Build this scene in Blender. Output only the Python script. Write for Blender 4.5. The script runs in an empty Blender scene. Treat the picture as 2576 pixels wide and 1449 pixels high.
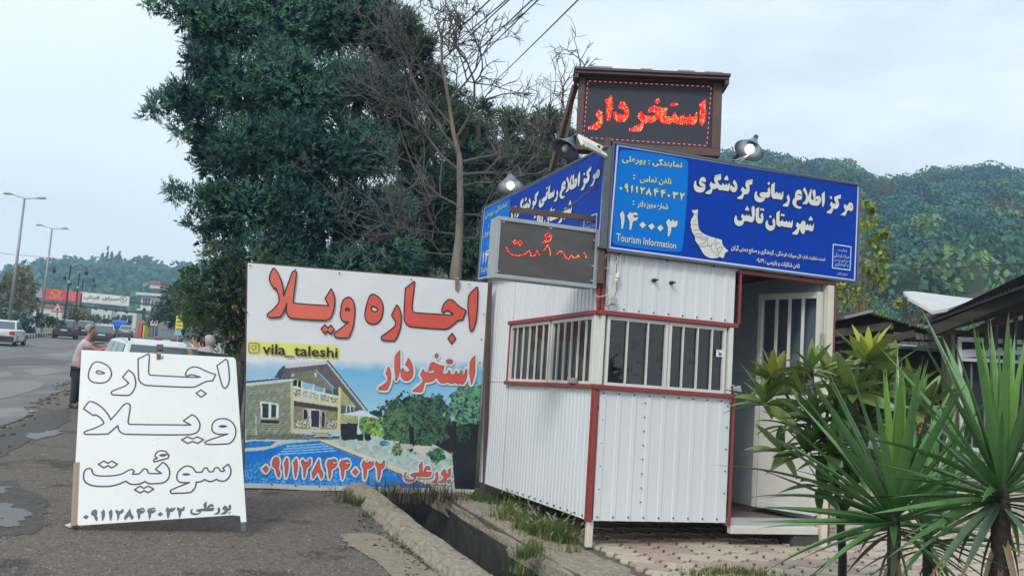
import bpy, bmesh, math, random
import numpy as np
from mathutils import Vector, Matrix
from mathutils.geometry import tessellate_polygon
random.seed(7); RNG = np.random.default_rng(7)
scene = bpy.context.scene
COL = scene.collection

# ------------------------------------------------------------------ camera
F, CX, CY, EYE = 2340.0, 1288.0, 724.5, 1.35      # lens and centre in units of a 2576 px wide picture
def _cr(px, py): return np.array([px - CX, -(py - CY), -F])
_up = np.cross(_cr(7650, 1410), _cr(406, 925)); _up /= np.linalg.norm(_up)
if _up[1] < 0: _up = -_up
_fw = np.array([0, 0, -1.0]); _fw -= _up * _fw.dot(_up); _fw /= np.linalg.norm(_fw)
_rt = np.cross(_fw, _up)
CM = np.array([_rt, _fw, _up])
CPOS = np.array([0, 0, EYE])
cam_d = bpy.data.cameras.new('camera'); cam = bpy.data.objects.new('camera', cam_d); COL.objects.link(cam)
cam_d.sensor_width = 36; cam_d.lens = F / 2576 * 36; cam_d.clip_start = .05; cam_d.clip_end = 20000
cam.matrix_world = Matrix.Translation(CPOS) @ Matrix(CM.tolist()).to_4x4()
scene.camera = cam
def ray(px, py): return CM @ _cr(px, py)
def at(px, py, Y):
    r = ray(px, py); return CPOS + r * (Y / r[1])
G0, GS = -.35, .045                                # the ground climbs gently away from the road side
def gz(y): return G0 + GS * y if y < 190 else G0 + GS * 190
def gnd(px, py, dz=0):
    r = ray(px, py); t = (G0 + dz - EYE) / (r[2] - GS * r[1]); return CPOS + r * t
def pln(px, py, p, n):
    r = ray(px, py); return CPOS + r * (np.dot(n, np.asarray(p) - CPOS) / np.dot(n, r))

# ------------------------------------------------------------------ light
w = bpy.data.worlds.new('World'); scene.world = w; w.use_nodes = True
nt = w.node_tree; N = nt.nodes; L = nt.links; N.clear()
out = N.new('ShaderNodeOutputWorld'); bg = N.new('ShaderNodeBackground'); L.new(bg.outputs[0], out.inputs[0])
SUN_EL, SUN_AZ = 42, 205                           # azimuth of the sun from +Y towards +X, degrees
sky = N.new('ShaderNodeTexSky'); sky.sky_type = 'NISHITA'; sky.sun_disc = False
sky.sun_elevation = math.radians(SUN_EL); sky.sun_rotation = math.radians(SUN_AZ)
sc_ = N.new('ShaderNodeVectorMath'); sc_.operation = 'SCALE'; sc_.inputs['Scale'].default_value = .10
L.new(sky.outputs[0], sc_.inputs[0])
tc = N.new('ShaderNodeTexCoord'); mp = N.new('ShaderNodeMapping'); mp.inputs['Scale'].default_value = (1, 1, 3.2)
L.new(tc.outputs['Generated'], mp.inputs[0])
nz = N.new('ShaderNodeTexNoise'); nz.inputs['Scale'].default_value = 1.7; nz.inputs['Detail'].default_value = 5; nz.inputs['Roughness'].default_value = .58
L.new(mp.outputs[0], nz.inputs['Vector'])
rp = N.new('ShaderNodeValToRGB'); rp.color_ramp.elements[0].position = .38; rp.color_ramp.elements[1].position = .60
rp.color_ramp.elements[0].color = (.49, .585, .70, 1); rp.color_ramp.elements[1].color = (.78, .85, .90, 1)
L.new(nz.outputs['Fac'], rp.inputs[0])
sx = N.new('ShaderNodeSeparateXYZ'); L.new(tc.outputs['Generated'], sx.inputs[0])
mr = N.new('ShaderNodeMapRange'); mr.inputs['From Min'].default_value = -.1; mr.inputs['From Max'].default_value = .75
mr.inputs['To Min'].default_value = 0; mr.inputs['To Max'].default_value = .9
neg = N.new('ShaderNodeMath'); neg.operation = 'MULTIPLY'; neg.inputs[1].default_value = -1; L.new(sx.outputs[0], neg.inputs[0])
ad = N.new('ShaderNodeMath'); ad.operation = 'ADD'; ad.inputs[1].default_value = .25; L.new(neg.outputs[0], ad.inputs[0]); L.new(ad.outputs[0], mr.inputs[0])
lf = N.new('ShaderNodeMix'); lf.data_type = 'RGBA'; L.new(mr.outputs[0], lf.inputs['Factor'])
L.new(rp.outputs[0], lf.inputs['A']); lf.inputs['B'].default_value = (.79, .87, .91, 1)
cl = N.new('ShaderNodeMix'); cl.data_type = 'RGBA'; cl.inputs['Factor'].default_value = .93
L.new(sc_.outputs[0], cl.inputs['A']); L.new(lf.outputs['Result'], cl.inputs['B'])
L.new(cl.outputs['Result'], bg.inputs['Color']); bg.inputs['Strength'].default_value = 1.0
sd = bpy.data.lights.new('sun', 'SUN'); sd.energy = 1.5; sd.angle = math.radians(14); sd.color = (1, .95, .88)
sun = bpy.data.objects.new('sun', sd); COL.objects.link(sun)
a_, e_ = math.radians(SUN_AZ), math.radians(SUN_EL)
sv = Vector((math.sin(a_) * math.cos(e_), math.cos(a_) * math.cos(e_), math.sin(e_)))
sun.rotation_euler = sv.to_track_quat('Z', 'Y').to_euler()
scene.view_settings.view_transform = 'Standard'; scene.view_settings.look = 'None'
scene.view_settings.exposure = .50; scene.view_settings.gamma = 1
scene.view_settings.use_curve_mapping = False
scene.cycles.max_bounces = 6; scene.cycles.transparent_max_bounces = 12; scene.cycles.volume_bounces = 0

# ------------------------------------------------------------------ materials
MATS = {}
def mat(name, c, c2=None, scale=4, rough=.6, metal=0, bump=0, bscale=60, attr=None, emis=0, spec=.5, detail=6, contrast=.25, coat=0, stretch=None, c3=None, s3=.5, w3=.12, alpha=1):
    if name in MATS: return MATS[name]
    m = bpy.data.materials.new(name); m.use_nodes = True; MATS[name] = m
    nt = m.node_tree; N = nt.nodes; L = nt.links; b = N['Principled BSDF']
    b.inputs['Roughness'].default_value = rough; b.inputs['Metallic'].default_value = metal
    b.inputs['Specular IOR Level'].default_value = spec; b.inputs['Coat Weight'].default_value = coat
    b.inputs['Base Color'].default_value = (*c, 1)
    tc = N.new('ShaderNodeTexCoord'); src = tc.outputs['Object']
    if stretch:
        mpn = N.new('ShaderNodeMapping'); mpn.inputs['Scale'].default_value = stretch; L.new(src, mpn.inputs[0]); src = mpn.outputs[0]
    col = None
    if attr:
        a = N.new('ShaderNodeAttribute'); a.attribute_name = attr; col = a.outputs['Color']
    if c2:
        n = N.new('ShaderNodeTexNoise'); n.inputs['Scale'].default_value = scale; n.inputs['Detail'].default_value = detail; n.inputs['Roughness'].default_value = .65
        L.new(src, n.inputs['Vector'])
        r = N.new('ShaderNodeMapRange'); r.inputs['From Min'].default_value = .5 - contrast; r.inputs['From Max'].default_value = .5 + contrast
        L.new(n.outputs['Fac'], r.inputs[0])
        x = N.new('ShaderNodeMix'); x.data_type = 'RGBA'; x.inputs['A'].default_value = (*c, 1); x.inputs['B'].default_value = (*c2, 1)
        L.new(r.outputs[0], x.inputs['Factor'])
        if attr:
            y = N.new('ShaderNodeMix'); y.data_type = 'RGBA'; y.blend_type = 'MULTIPLY'; y.inputs['Factor'].default_value = 1
            L.new(x.outputs['Result'], y.inputs['A']); L.new(col, y.inputs['B']); col = y.outputs['Result']
        else: col = x.outputs['Result']
    if c3:
        n = N.new('ShaderNodeTexNoise'); n.inputs['Scale'].default_value = s3; n.inputs['Detail'].default_value = 8; n.inputs['Roughness'].default_value = .7
        L.new(src, n.inputs['Vector'])
        r = N.new('ShaderNodeMapRange'); r.inputs['From Min'].default_value = .5 + w3; r.inputs['From Max'].default_value = .5 + w3 + .08
        L.new(n.outputs['Fac'], r.inputs[0])
        x = N.new('ShaderNodeMix'); x.data_type = 'RGBA'; x.inputs['B'].default_value = (*c3, 1); L.new(r.outputs[0], x.inputs['Factor'])
        if col: L.new(col, x.inputs['A'])
        else: x.inputs['A'].default_value = (*c, 1)
        col = x.outputs['Result']
    if col: L.new(col, b.inputs['Base Color'])
    if bump:
        n = N.new('ShaderNodeTexNoise'); n.inputs['Scale'].default_value = bscale; n.inputs['Detail'].default_value = 4
        L.new(src, n.inputs['Vector'])
        bp = N.new('ShaderNodeBump'); bp.inputs['Strength'].default_value = bump; bp.inputs['Distance'].default_value = .02
        L.new(n.outputs['Fac'], bp.inputs['Height']); L.new(bp.outputs[0], b.inputs['Normal'])
    if emis:
        if col: L.new(col, b.inputs['Emission Color'])
        else: b.inputs['Emission Color'].default_value = (*c, 1)
        b.inputs['Emission Strength'].default_value = emis
    return m
def leafmat(name, c, c2, scale=1.2, attr=None, trans=.25, rough=.5, contrast=.22, spec=.35):
    m = mat(name, c, c2, scale=scale, rough=rough, attr=attr, contrast=contrast, spec=spec)
    if m.get('done'): return m
    m['done'] = 1
    nt = m.node_tree; N = nt.nodes; L = nt.links; b = N['Principled BSDF']; o = N['Material Output']
    old = b.inputs['Base Color'].links[0].from_socket; oi = N.new('ShaderNodeObjectInfo'); mrn = N.new('ShaderNodeMapRange'); mrn.inputs['To Min'].default_value = .62 if not attr else .97; mrn.inputs['To Max'].default_value = 1.38 if not attr else 1.03
    vm = N.new('ShaderNodeVectorMath'); vm.operation = 'SCALE'; L.new(oi.outputs['Random'], mrn.inputs[0]); L.new(old, vm.inputs[0]); L.new(mrn.outputs[0], vm.inputs['Scale']); L.new(vm.outputs[0], b.inputs['Base Color'])
    t = N.new('ShaderNodeBsdfTranslucent'); mx = N.new('ShaderNodeMixShader'); mx.inputs[0].default_value = trans
    L.new(b.inputs['Base Color'].links[0].from_socket, t.inputs['Color'])
    L.new(b.outputs[0], mx.inputs[1]); L.new(t.outputs[0], mx.inputs[2]); L.new(mx.outputs[0], o.inputs[0])
    return m
def glassmat(name, tint, gl=.12, rough=.03):
    if name in MATS: return MATS[name]
    m = bpy.data.materials.new(name); m.use_nodes = True; MATS[name] = m
    nt = m.node_tree; N = nt.nodes; L = nt.links; N.remove(N['Principled BSDF']); o = N['Material Output']
    t = N.new('ShaderNodeBsdfTransparent'); t.inputs[0].default_value = (*tint, 1)
    g = N.new('ShaderNodeBsdfGlossy'); g.inputs['Roughness'].default_value = rough
    f = N.new('ShaderNodeFresnel'); f.inputs[0].default_value = 1.5
    ma = N.new('ShaderNodeMath'); ma.operation = 'ADD'; ma.inputs[1].default_value = gl; L.new(f.outputs[0], ma.inputs[0])
    mx = N.new('ShaderNodeMixShader'); L.new(ma.outputs[0], mx.inputs[0]); L.new(t.outputs[0], mx.inputs[1]); L.new(g.outputs[0], mx.inputs[2])
    L.new(mx.outputs[0], o.inputs[0]); return m

# ------------------------------------------------------------------ mesh building
ORG = {}
class MB:
    def __init__(s): s.v = []; s.f = []; s.c = None
    def add(s, vs, fs):
        o = len(s.v); s.v.extend([tuple(map(float, v)) for v in vs]); s.f.extend([tuple(i + o for i in f) for f in fs]); return s
    def quad(s, a, b, c, d): return s.add([a, b, c, d], [(0, 1, 2, 3)])
    def obox(s, c, ax, h):
        c = np.asarray(c, float); ax = [np.asarray(a, float) for a in ax]
        vs = [c + ax[0] * h[0] * i + ax[1] * h[1] * j + ax[2] * h[2] * k for i in (-1, 1) for j in (-1, 1) for k in (-1, 1)]
        return s.add(vs, [(0, 1, 3, 2), (4, 6, 7, 5), (0, 4, 5, 1), (2, 3, 7, 6), (0, 2, 6, 4), (1, 5, 7, 3)])
    def box(s, x0, y0, z0, x1, y1, z1):
        return s.obox(((x0+x1)/2, (y0+y1)/2, (z0+z1)/2), ((1,0,0),(0,1,0),(0,0,1)), (abs(x1-x0)/2, abs(y1-y0)/2, abs(z1-z0)/2))
    def bar(s, a, b, w, h, up=(0, 0, 1)):
        a = np.asarray(a, float); b = np.asarray(b, float); d = b - a; l = np.linalg.norm(d); d /= l
        u = np.asarray(up, float); sd = np.cross(d, u)
        if np.linalg.norm(sd) < 1e-3: sd = np.cross(d, (0, 1, 0))
        sd /= np.linalg.norm(sd); u = np.cross(sd, d)
        return s.obox((a + b) / 2, (d, sd, u), (l / 2, w / 2, h / 2))
    def tube(s, pts, r, n=8, cap=True):
        pts = [np.asarray(p, float) for p in pts]; m = len(pts)
        if not hasattr(r, '__len__'): r = [r] * m
        o = len(s.v); prev = None
        for i, p in enumerate(pts):
            d = pts[min(i + 1, m - 1)] - pts[max(i - 1, 0)]; d /= (np.linalg.norm(d) + 1e-12)
            if prev is None:
                ref = np.array([0, 0, 1.]) if abs(d[2]) < .9 else np.array([1., 0, 0])
                a = np.cross(d, ref)
            else: a = prev - d * prev.dot(d)
            a /= (np.linalg.norm(a) + 1e-12); b = np.cross(d, a); prev = a
            for k in range(n):
                t = 2 * math.pi * k / n; s.v.append(tuple(p + r[i] * (a * math.cos(t) + b * math.sin(t))))
        for i in range(m - 1):
            for k in range(n):
                k2 = (k + 1) % n; s.f.append((o + i*n + k, o + i*n + k2, o + (i+1)*n + k2, o + (i+1)*n + k))
        if cap: s.f.append(tuple(o + k for k in range(n))[::-1]); s.f.append(tuple(o + (m-1)*n + k for k in range(n)))
        return s
    def prism(s, poly, z0, z1, M=None):
        n = len(poly); vs = [(x, y, z0) for x, y in poly] + [(x, y, z1) for x, y in poly]
        if M is not None: vs = [tuple(M @ Vector(v)) for v in vs]
        fs = [tuple(range(n))[::-1], tuple(range(n, 2*n))] + [(i, (i+1) % n, n + (i+1) % n, n + i) for i in range(n)]
        return s.add(vs, fs)
    def lathe(s, prof, n=20, c=(0, 0, 0)):
        o = len(s.v); m = len(prof)
        for r, z in prof:
            for k in range(n):
                t = 2*math.pi*k/n; s.v.append((c[0] + r*math.cos(t), c[1] + r*math.sin(t), c[2] + z))
        for i in range(m-1):
            for k in range(n):
                k2 = (k+1) % n; s.f.append((o+i*n+k, o+i*n+k2, o+(i+1)*n+k2, o+(i+1)*n+k))
        return s
    def ball(s, c, r, n=10, m=7):
        if not hasattr(r, '__len__'): r = (r, r, r)
        o = len(s.v)
        for i in range(m+1):
            ph = math.pi*i/m
            for k in range(n):
                t = 2*math.pi*k/n; s.v.append((c[0]+r[0]*math.sin(ph)*math.cos(t), c[1]+r[1]*math.sin(ph)*math.sin(t), c[2]+r[2]*math.cos(ph)))
        for i in range(m):
            for k in range(n):
                k2 = (k+1) % n; s.f.append((o+i*n+k, o+(i+1)*n+k, o+(i+1)*n+k2, o+i*n+k2))
        return s
    def build(s, name, m, parent=None, smooth=False, label=None, bevel=0, M=None, kind=None):
        me = bpy.data.meshes.new(name)
        org = ORG.get(parent.name, (0, 0, 0)) if parent is not None else (0, 0, 0)
        vs = s.v
        if any(org): vs = [(a - org[0], b - org[1], c - org[2]) for a, b, c in vs]
        me.from_pydata(vs, [], s.f); me.update()
        if smooth: me.polygons.foreach_set('use_smooth', [True] * len(me.polygons))
        if m is not None: me.materials.append(m)
        o = bpy.data.objects.new(name, me); COL.objects.link(o)
        if parent is not None: o.parent = parent; ORG[o.name] = org
        if M is not None: o.matrix_local = M
        if label: o['label'] = label
        if kind: o['kind'] = kind
        if bevel:
            b = o.modifiers.new('bevel', 'BEVEL'); b.width = bevel; b.segments = 2; b.limit_method = 'ANGLE'
        return o
def npmesh(name, V, Fc, m, parent=None, color=None, smooth=False, kind=None, attr='tint'):
    """V (n,3), Fc (m,k) numpy; color per vertex (n,3)"""
    me = bpy.data.meshes.new(name); n = len(V); k = Fc.shape[1]
    org = np.array(ORG.get(parent.name, (0, 0, 0))) if parent is not None else np.zeros(3)
    me.vertices.add(n); me.vertices.foreach_set('co', (V - org).astype(np.float32).ravel())
    me.loops.add(Fc.size); me.loops.foreach_set('vertex_index', Fc.astype(np.int32).ravel())
    me.polygons.add(len(Fc)); me.polygons.foreach_set('loop_start', np.arange(0, Fc.size, k, dtype=np.int32))
    me.update(calc_edges=True); me.validate()
    if smooth: me.polygons.foreach_set('use_smooth', [True] * len(me.polygons))
    if color is not None:
        a = me.color_attributes.new(attr, 'FLOAT_COLOR', 'POINT')
        c = np.ones((n, 4), np.float32); c[:, :3] = color; a.data.foreach_set('color', c.ravel())
    me.materials.append(m)
    o = bpy.data.objects.new(name, me); COL.objects.link(o)
    if parent is not None: o.parent = parent; ORG[o.name] = tuple(org)
    if kind: o['kind'] = kind
    return o
def thing(name, label, cat, loc=(0, 0, 0), group=None, world=True):
    o = bpy.data.objects.new(name, None); COL.objects.link(o); o.location = loc; o.empty_display_size = .2
    o['label'] = label; o['category'] = cat
    if group: o['group'] = group
    ORG[o.name] = tuple(map(float, loc)) if world else (0, 0, 0)
    return o
def tag(o, label, cat, group=None):
    o['label'] = label; o['category'] = cat
    if group: o['group'] = group
    return o
def dup(root, loc, rotz=0, label=None, group=None, scale=None):
    r = root.copy(); COL.objects.link(r); r.location = loc; r.rotation_euler = (0, 0, rotz)
    if scale: r.scale = scale
    if label: r['label'] = label
    if group: r['group'] = group
    for ch in list(root.children):
        c = ch.copy(); COL.objects.link(c); c.parent = r
        for g in ch.children:
            d = g.copy(); COL.objects.link(d); d.parent = c
    return r
def smooth_c(pts, n=3, corner=48):
    """round the traced outline between its corners"""
    P = [np.array(p, float) for p in pts]; m = len(P); out = []
    cs = []
    for i in range(m):
        a = P[i] - P[i-1]; b = P[(i+1) % m] - P[i]
        ang = math.degrees(math.acos(max(-1, min(1, a.dot(b) / (np.linalg.norm(a)*np.linalg.norm(b) + 1e-9)))))
        cs.append(ang > corner)
    for i in range(m):
        p0, p1, p2, p3 = P[i-1], P[i], P[(i+1) % m], P[(i+2) % m]
        t1 = (p2 - p1)*.5 if cs[i] else (p2 - p0)*.5
        t2 = (p2 - p1)*.5 if cs[(i+1) % m] else (p3 - p1)*.5
        ln = np.linalg.norm(p2 - p1)
        for t_ in (t1, t2):
            k = np.linalg.norm(t_)
            if k > ln*.6: t_ *= ln*.6/k
        for k in range(n):
            t = k/n; h1 = 2*t**3-3*t**2+1; h2 = -2*t**3+3*t**2; h3 = t**3-2*t**2+t; h4 = t**3-t**2
            out.append(h1*p1 + h2*p2 + h3*2*t1 + h4*2*t2)
    return out
class Plane:
    """a flat face in the world: origin o, in-plane axes u, v, outward normal n"""
    def __init__(s, o, u, v):
        s.o = np.asarray(o, float); s.u = np.asarray(u, float)/np.linalg.norm(u)
        v = np.asarray(v, float); v = v - s.u*v.dot(s.u); s.v = v/np.linalg.norm(v); s.n = np.cross(s.u, s.v)
    def uv(s, px, py):
        q = pln(px, py, s.o, s.n) - s.o; return q.dot(s.u), q.dot(s.v)
    def w(s, u, v, d=0): return s.o + s.u*u + s.v*v + s.n*d
    def M(s): return Matrix(((s.u[0], s.v[0], s.n[0], s.o[0]), (s.u[1], s.v[1], s.n[1], s.o[1]), (s.u[2], s.v[2], s.n[2], s.o[2]), (0, 0, 0, 1)))
def pthing(P, name, label, cat, group=None):
    o = thing(name, label, cat, (0, 0, 0), group, world=False); o.matrix_world = P.M(); ORG[o.name] = (0, 0, 0); return o
K = 2576/3000
def frame(x0, y0, s): return lambda x, y: ((x0 + x/s)*K, (y0 + y/s)*K)
def parse(t): return [tuple(map(float, p.split(','))) for p in t.split()]
def trace(P, fr, text, n=3):
    """'a,b c,d ... | hole' -> list of loops in plane coords"""
    loops = []
    for part in text.split('|'):
        pts = [P.uv(*fr(x, y)) for x, y in parse(part)]
        loops.append([tuple(p) for p in smooth_c(pts, n)])
    return loops
def fill(mb, loops, z, th=0):
    vl = [[Vector((x, y, 0)) for x, y in l] for l in loops]
    flat = [p for l in loops for p in l]
    tris = tessellate_polygon(vl)
    o = len(mb.v); mb.v.extend([(x, y, z) for x, y in flat])
    for t in tris:
        a, b, c = (flat[i] for i in t)
        cr = (b[0]-a[0])*(c[1]-a[1]) - (b[1]-a[1])*(c[0]-a[0])
        mb.f.append(tuple(o+i for i in (t if cr > 0 else t[::-1])))
def stroke(mb, loop, w, z, closed=True):
    n = len(loop); m = n if closed else n-1
    for i in range(m):
        a = np.array(loop[i]); b = np.array(loop[(i+1) % n]); d = b-a; l = np.linalg.norm(d)
        if l < 1e-6: continue
        d /= l; p = np.array((-d[1], d[0]))*w/2
        zz = z + (i % 2)*.00012
        q = [a-p, b-p, b+p, a+p]; o = len(mb.v)
        mb.v.extend([(x[0], x[1], zz) for x in q]); mb.f.append((o, o+1, o+2, o+3))
        o = len(mb.v); k = 7
        mb.v.extend([(b[0]+w/2*math.cos(2*math.pi*j/k), b[1]+w/2*math.sin(2*math.pi*j/k), zz + .00024) for j in range(k)]); mb.f.append(tuple(range(o, o+k)))
# ------------------------------------------------------------------ lettering outlines (zoom-frame coordinates)
BOARD1 = (frame(220, 1000, 4.954), """325,298 400,315 470,355 515,410 528,470 510,530 470,575 410,600 330,602 255,588 205,545 193,490 205,430 235,360 270,315 | 325,425 370,433 430,462 400,470 340,468 305,450
775,415 690,520 780,605 720,650 540,722 525,745 540,772 570,776 770,783 800,770 850,710 878,630 875,560 850,480
915,255 1065,183 1078,200 1068,460 1090,490 1595,517 1740,522 1818,518 1700,485 1660,490 1628,506 1602,485 1610,450 1650,400 1700,375 1770,375 1850,408 1930,445 2040,482 1995,572 1920,578 1860,600 1760,650 1690,665 1050,638 990,622 940,580 922,520
1825,703 1903,757 1830,810 1758,752
2060,352 2185,260 2205,270 2225,350 2238,480 2235,580 2210,650 2175,682 2145,660 2100,520""")
BOARD2 = (frame(220, 1160, 4.954), """125,185 190,95 225,80 280,95 370,150 450,230 500,305 517,345 600,255 710,125 750,108 790,118 802,150 770,370 775,400 800,410 1680,420 1572,358 1695,270 1750,300 1800,370 1812,430 1790,500 1740,540 1620,560 740,552 680,535 635,490 620,425 480,545 440,550 150,553 130,530 150,512 290,465 418,400 400,355 350,300 290,270 265,282
1545,635 1630,590 1705,622 1775,592 1865,632 1778,685 1705,655 1635,687
2150,328 2230,345 2290,395 2328,470 2330,550 2300,630 2250,680 2210,692 1910,698 1882,675 1900,655 2215,550 2080,552 2020,530 1990,490 1988,430 2010,380 2070,338 | 2090,438 2140,428 2200,440 2140,450""")
BOARD3 = (frame(220, 1310, 4.954), """338,245 415,198 478,232 535,198 615,245 535,297 478,265 415,297
1145,212 1145,175 1195,157 1160,130 1170,95 1210,58 1260,50 1320,65 1345,100 1362,108 1350,155 | 1228,118 1270,103 1330,108 1280,125
125,430 130,370 160,320 210,303 240,320 255,370 290,400 370,415 560,410 690,380 770,335 825,318 858,345 832,387 920,385 960,355 990,318 1020,312 1048,330 1065,370 1100,380 1255,378 1168,318 1275,215 1320,250 1365,320 1370,400 1340,470 1280,510 1180,523 1070,523 1015,493 950,525 850,537 790,525 735,488 640,530 520,560 370,565 240,550 160,510 128,465
863,615 940,562 1000,595 1060,560 1140,605 1062,655 1000,627 945,660
2220,245 2145,300 2170,335 2150,350 2110,345 2085,305 2055,293 2025,305 2005,350 1960,355 1935,335 1915,300 1890,298 1862,320 1840,360 1755,362 1710,300 1650,272 1600,275 1540,310 1490,370 1478,440 1500,490 1560,510 1660,510 1400,615 1380,640 1405,665 1450,665 1660,655 1700,635 1745,570 1760,503 1820,498 1885,465 1930,490 1990,490 2050,462 2100,485 2170,485 2220,450 2255,390 2258,310 | 1565,392 1610,383 1660,395 1610,400""")
PHONE = """165,222 202,265 162,312 122,265
300,120 325,140 328,200 318,265 340,300 325,372 305,340 292,290 290,255 255,240 242,200 255,150 275,125 | 265,188 285,172 302,185 282,198
425,128 440,170 440,270 412,375 400,300 400,240 390,190
540,135 555,180 552,280 530,378 515,300 515,240 502,190
615,145 600,190 625,240 630,300 635,380 655,320 662,270 665,245 700,225 718,190 718,140 700,150 690,175 660,185 635,170
822,142 740,300 735,330 745,385 808,290 850,388 873,325 845,270 830,210
940,150 915,205 935,260 938,320 950,390 968,330 972,265 1020,245 1045,195 1010,200 975,190 985,168 1035,172 1030,150 1000,140 965,155
1100,158 1075,213 1095,268 1098,328 1110,398 1128,338 1132,273 1180,253 1205,203 1170,208 1135,198 1145,176 1195,180 1190,158 1160,148 1125,163
1272,255 1308,300 1270,345 1232,300
1375,158 1350,215 1370,260 1372,330 1385,402 1405,340 1412,265 1465,245 1490,200 1492,165 1475,190 1455,195 1450,168 1430,190 1405,195
1530,165 1518,210 1540,260 1545,330 1555,408 1580,330 1585,270 1625,240 1632,200 1630,165 1615,170 1605,200 1575,205 1550,190"""
NAME_ = """2097,168 2055,220 2065,290 2058,308 2000,312 1960,325 1950,345 1975,360 2010,368 1985,395 1930,395 1895,380 1890,345 1900,300 1875,320 1870,380 1895,415 1945,425 1990,410 2020,375 2012,350 2060,355 2150,360 2195,355 2213,302 2150,300 2135,288 2155,265 2195,280 2198,250 2180,228 2150,228 2120,262 2112,300 2100,305
2278,292 2255,335 2270,365 2250,400 2205,430 2265,432 2290,390 2292,330
2365,265 2340,295 2330,335 2350,352 2372,358 2345,395 2300,432 2355,438 2385,412 2402,372 2430,365 2450,330 2450,290 2442,245 2412,288 2424,308 2415,322 2395,320 2388,285 | 2345,322 2362,312 2373,322 2355,331
2412,394 2424,408 2412,422 2400,408
2442,391 2454,405 2442,419 2430,405
2425,422 2437,436 2425,450 2413,436"""
PHONE_FR = frame(740, 1310, 4.223)
BAN1 = (frame(760, 770, 6.039), """175,290 235,108 255,98 275,108 330,190 390,330 418,450 427,590 440,555 580,170 610,143 640,150 655,190 600,640 600,690 625,715 1225,760 1160,630 1268,460 1300,520 1328,620 1330,740 1300,880 1250,980 1190,1012 1130,1018 570,980 520,955 485,900 475,820 485,715 445,830 380,950 340,962 165,967 138,940 145,905 230,835 300,760 345,690 345,620 320,520 285,442 262,465
1090,1165 1160,1092 1210,1155 1262,1098 1325,1180 1255,1262 1203,1203 1155,1257
1575,605 1625,630 1670,710 1688,830 1675,1000 1650,1150 1610,1250 1580,1315 1550,1328 1350,1318 1322,1290 1325,1250 1400,1190 1500,1110 1578,1050 1510,1045 1455,1010 1430,930 1440,820 1460,710 1500,640 | 1518,820 1550,798 1580,812 1592,845 1525,838""")
BAN2 = (frame(1050, 800, 6.586), """275,410 330,425 400,480 450,555 475,650 470,760 445,860 390,940 320,980 240,980 170,940 130,870 122,780 150,640 190,500 235,425 | 275,635 345,675 372,715 345,740 280,735 245,705 250,660
735,615 775,660 815,760 828,880 815,1020 780,1150 730,1260 690,1310 470,1298 440,1270 445,1225 520,1165 620,1095 690,1030 718,970 690,900 635,815 690,700
1070,162 1083,185 1042,560 1038,700 1060,755 1100,765 1595,798 1700,810 1770,808 1828,798 1750,735 1705,725 1670,740 1638,768 1605,745 1605,700 1640,610 1690,545 1740,512 1790,515 1850,555 1940,640 2075,725 2005,908 1940,908 1900,930 1770,1040 1710,1075 1640,1083 1030,1038 960,1015 900,955 877,860 902,295
1805,1162 1875,1265 1795,1365 1722,1260
2280,268 2298,290 2295,560 2275,850 2245,1000 2205,1100 2175,1128 2148,1100 2135,950 2120,460""")
BAN3 = (frame(1080, 1000, 7.576), """437,560 475,630 492,720 488,850 460,960 400,1080 240,1072 215,1048 250,1010 370,920 432,850 425,800 372,708
692,195 693,500 680,650 655,770 612,860 595,830 578,345
880,370 940,460 975,560 985,660 970,770 920,840 850,870 780,855 730,800 715,720 730,630 757,590 785,650 830,680 900,680 925,650 880,590 810,515
1200,610 1145,745 1200,840 1200,890 1150,950 985,1080 990,1110 1160,1122 1200,1060 1240,900 1330,900 1420,870 1515,775 1530,840 1580,900 1640,918 1700,915 1765,880 1800,925 1860,930 1920,890 1955,935 2000,930 2035,890 2060,940 2100,940 2150,860 2175,760 2170,605 2130,660 2140,720 2120,755 2090,750 2060,660 2040,650 2025,720 1990,745 1960,720 1940,650 1915,700 1880,740 1820,730 1785,625 1755,690 1700,725 1600,720 1590,695 1635,695 1672,545 1580,530 1430,458 1370,490 1330,600 1330,660 1380,625 1430,635 1495,670 1400,705 1290,700 1235,670
1505,265 1550,320 1500,383 1460,320
1715,440 1758,390 1792,430 1832,398 1868,452 1828,505 1795,465 1752,497
2355,312 2355,560 2340,760 2275,960 2255,850 2243,458""")
SG1 = (frame(2010, 500, 9.541), """245,290 272,295 278,390 310,440 380,470 485,465 420,440 370,405 355,350 370,270 410,205 470,188 520,220 540,280 535,335 480,320 430,305 420,330 450,350 510,380 525,420 522,500 500,570 440,610 370,620 290,600 225,540 203,450 215,350
690,310 640,405 675,480 675,525 530,620 535,655 670,668 715,590 730,525 800,522 865,480 900,540 970,560 1010,540 1060,575 1100,560 1140,585 1180,580 1210,490 1212,350 1190,350 1160,420 1140,420 1130,370 1110,365 1090,410 1050,410 1030,355 1005,370 985,415 930,410 865,290 965,265 972,150 785,190 775,280 820,375 770,375 720,350
785,178 800,145 975,103 968,142
1125,135 1155,180 1175,260 1150,290 1115,262 1085,285 1050,240 1090,180
1335,262 1395,340 1422,440 1405,550 1340,612 1280,600 1225,540 1222,450 1250,400 1290,455 1365,470 1290,345
1570,450 1515,540 1560,610 1545,670 1415,765 1415,790 1550,810 1600,720 1610,668 1690,665 1750,610 1765,520 1755,400 1835,395 1845,290 1665,330 1645,420 1695,520 1620,515
1660,320 1670,290 1855,250 1850,285
2320,460 2260,545 2285,590 2230,615 2110,612 2055,640 2040,690 2080,740 2165,765 2100,768 2010,740 1975,680 1970,590 1945,580 1905,650 1900,760 1930,840 2000,885 2090,885 2160,850 2195,790 2205,752 2260,765 2310,745 2340,690 2345,540
2300,318 2338,370 2300,412 2260,365""")
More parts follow.
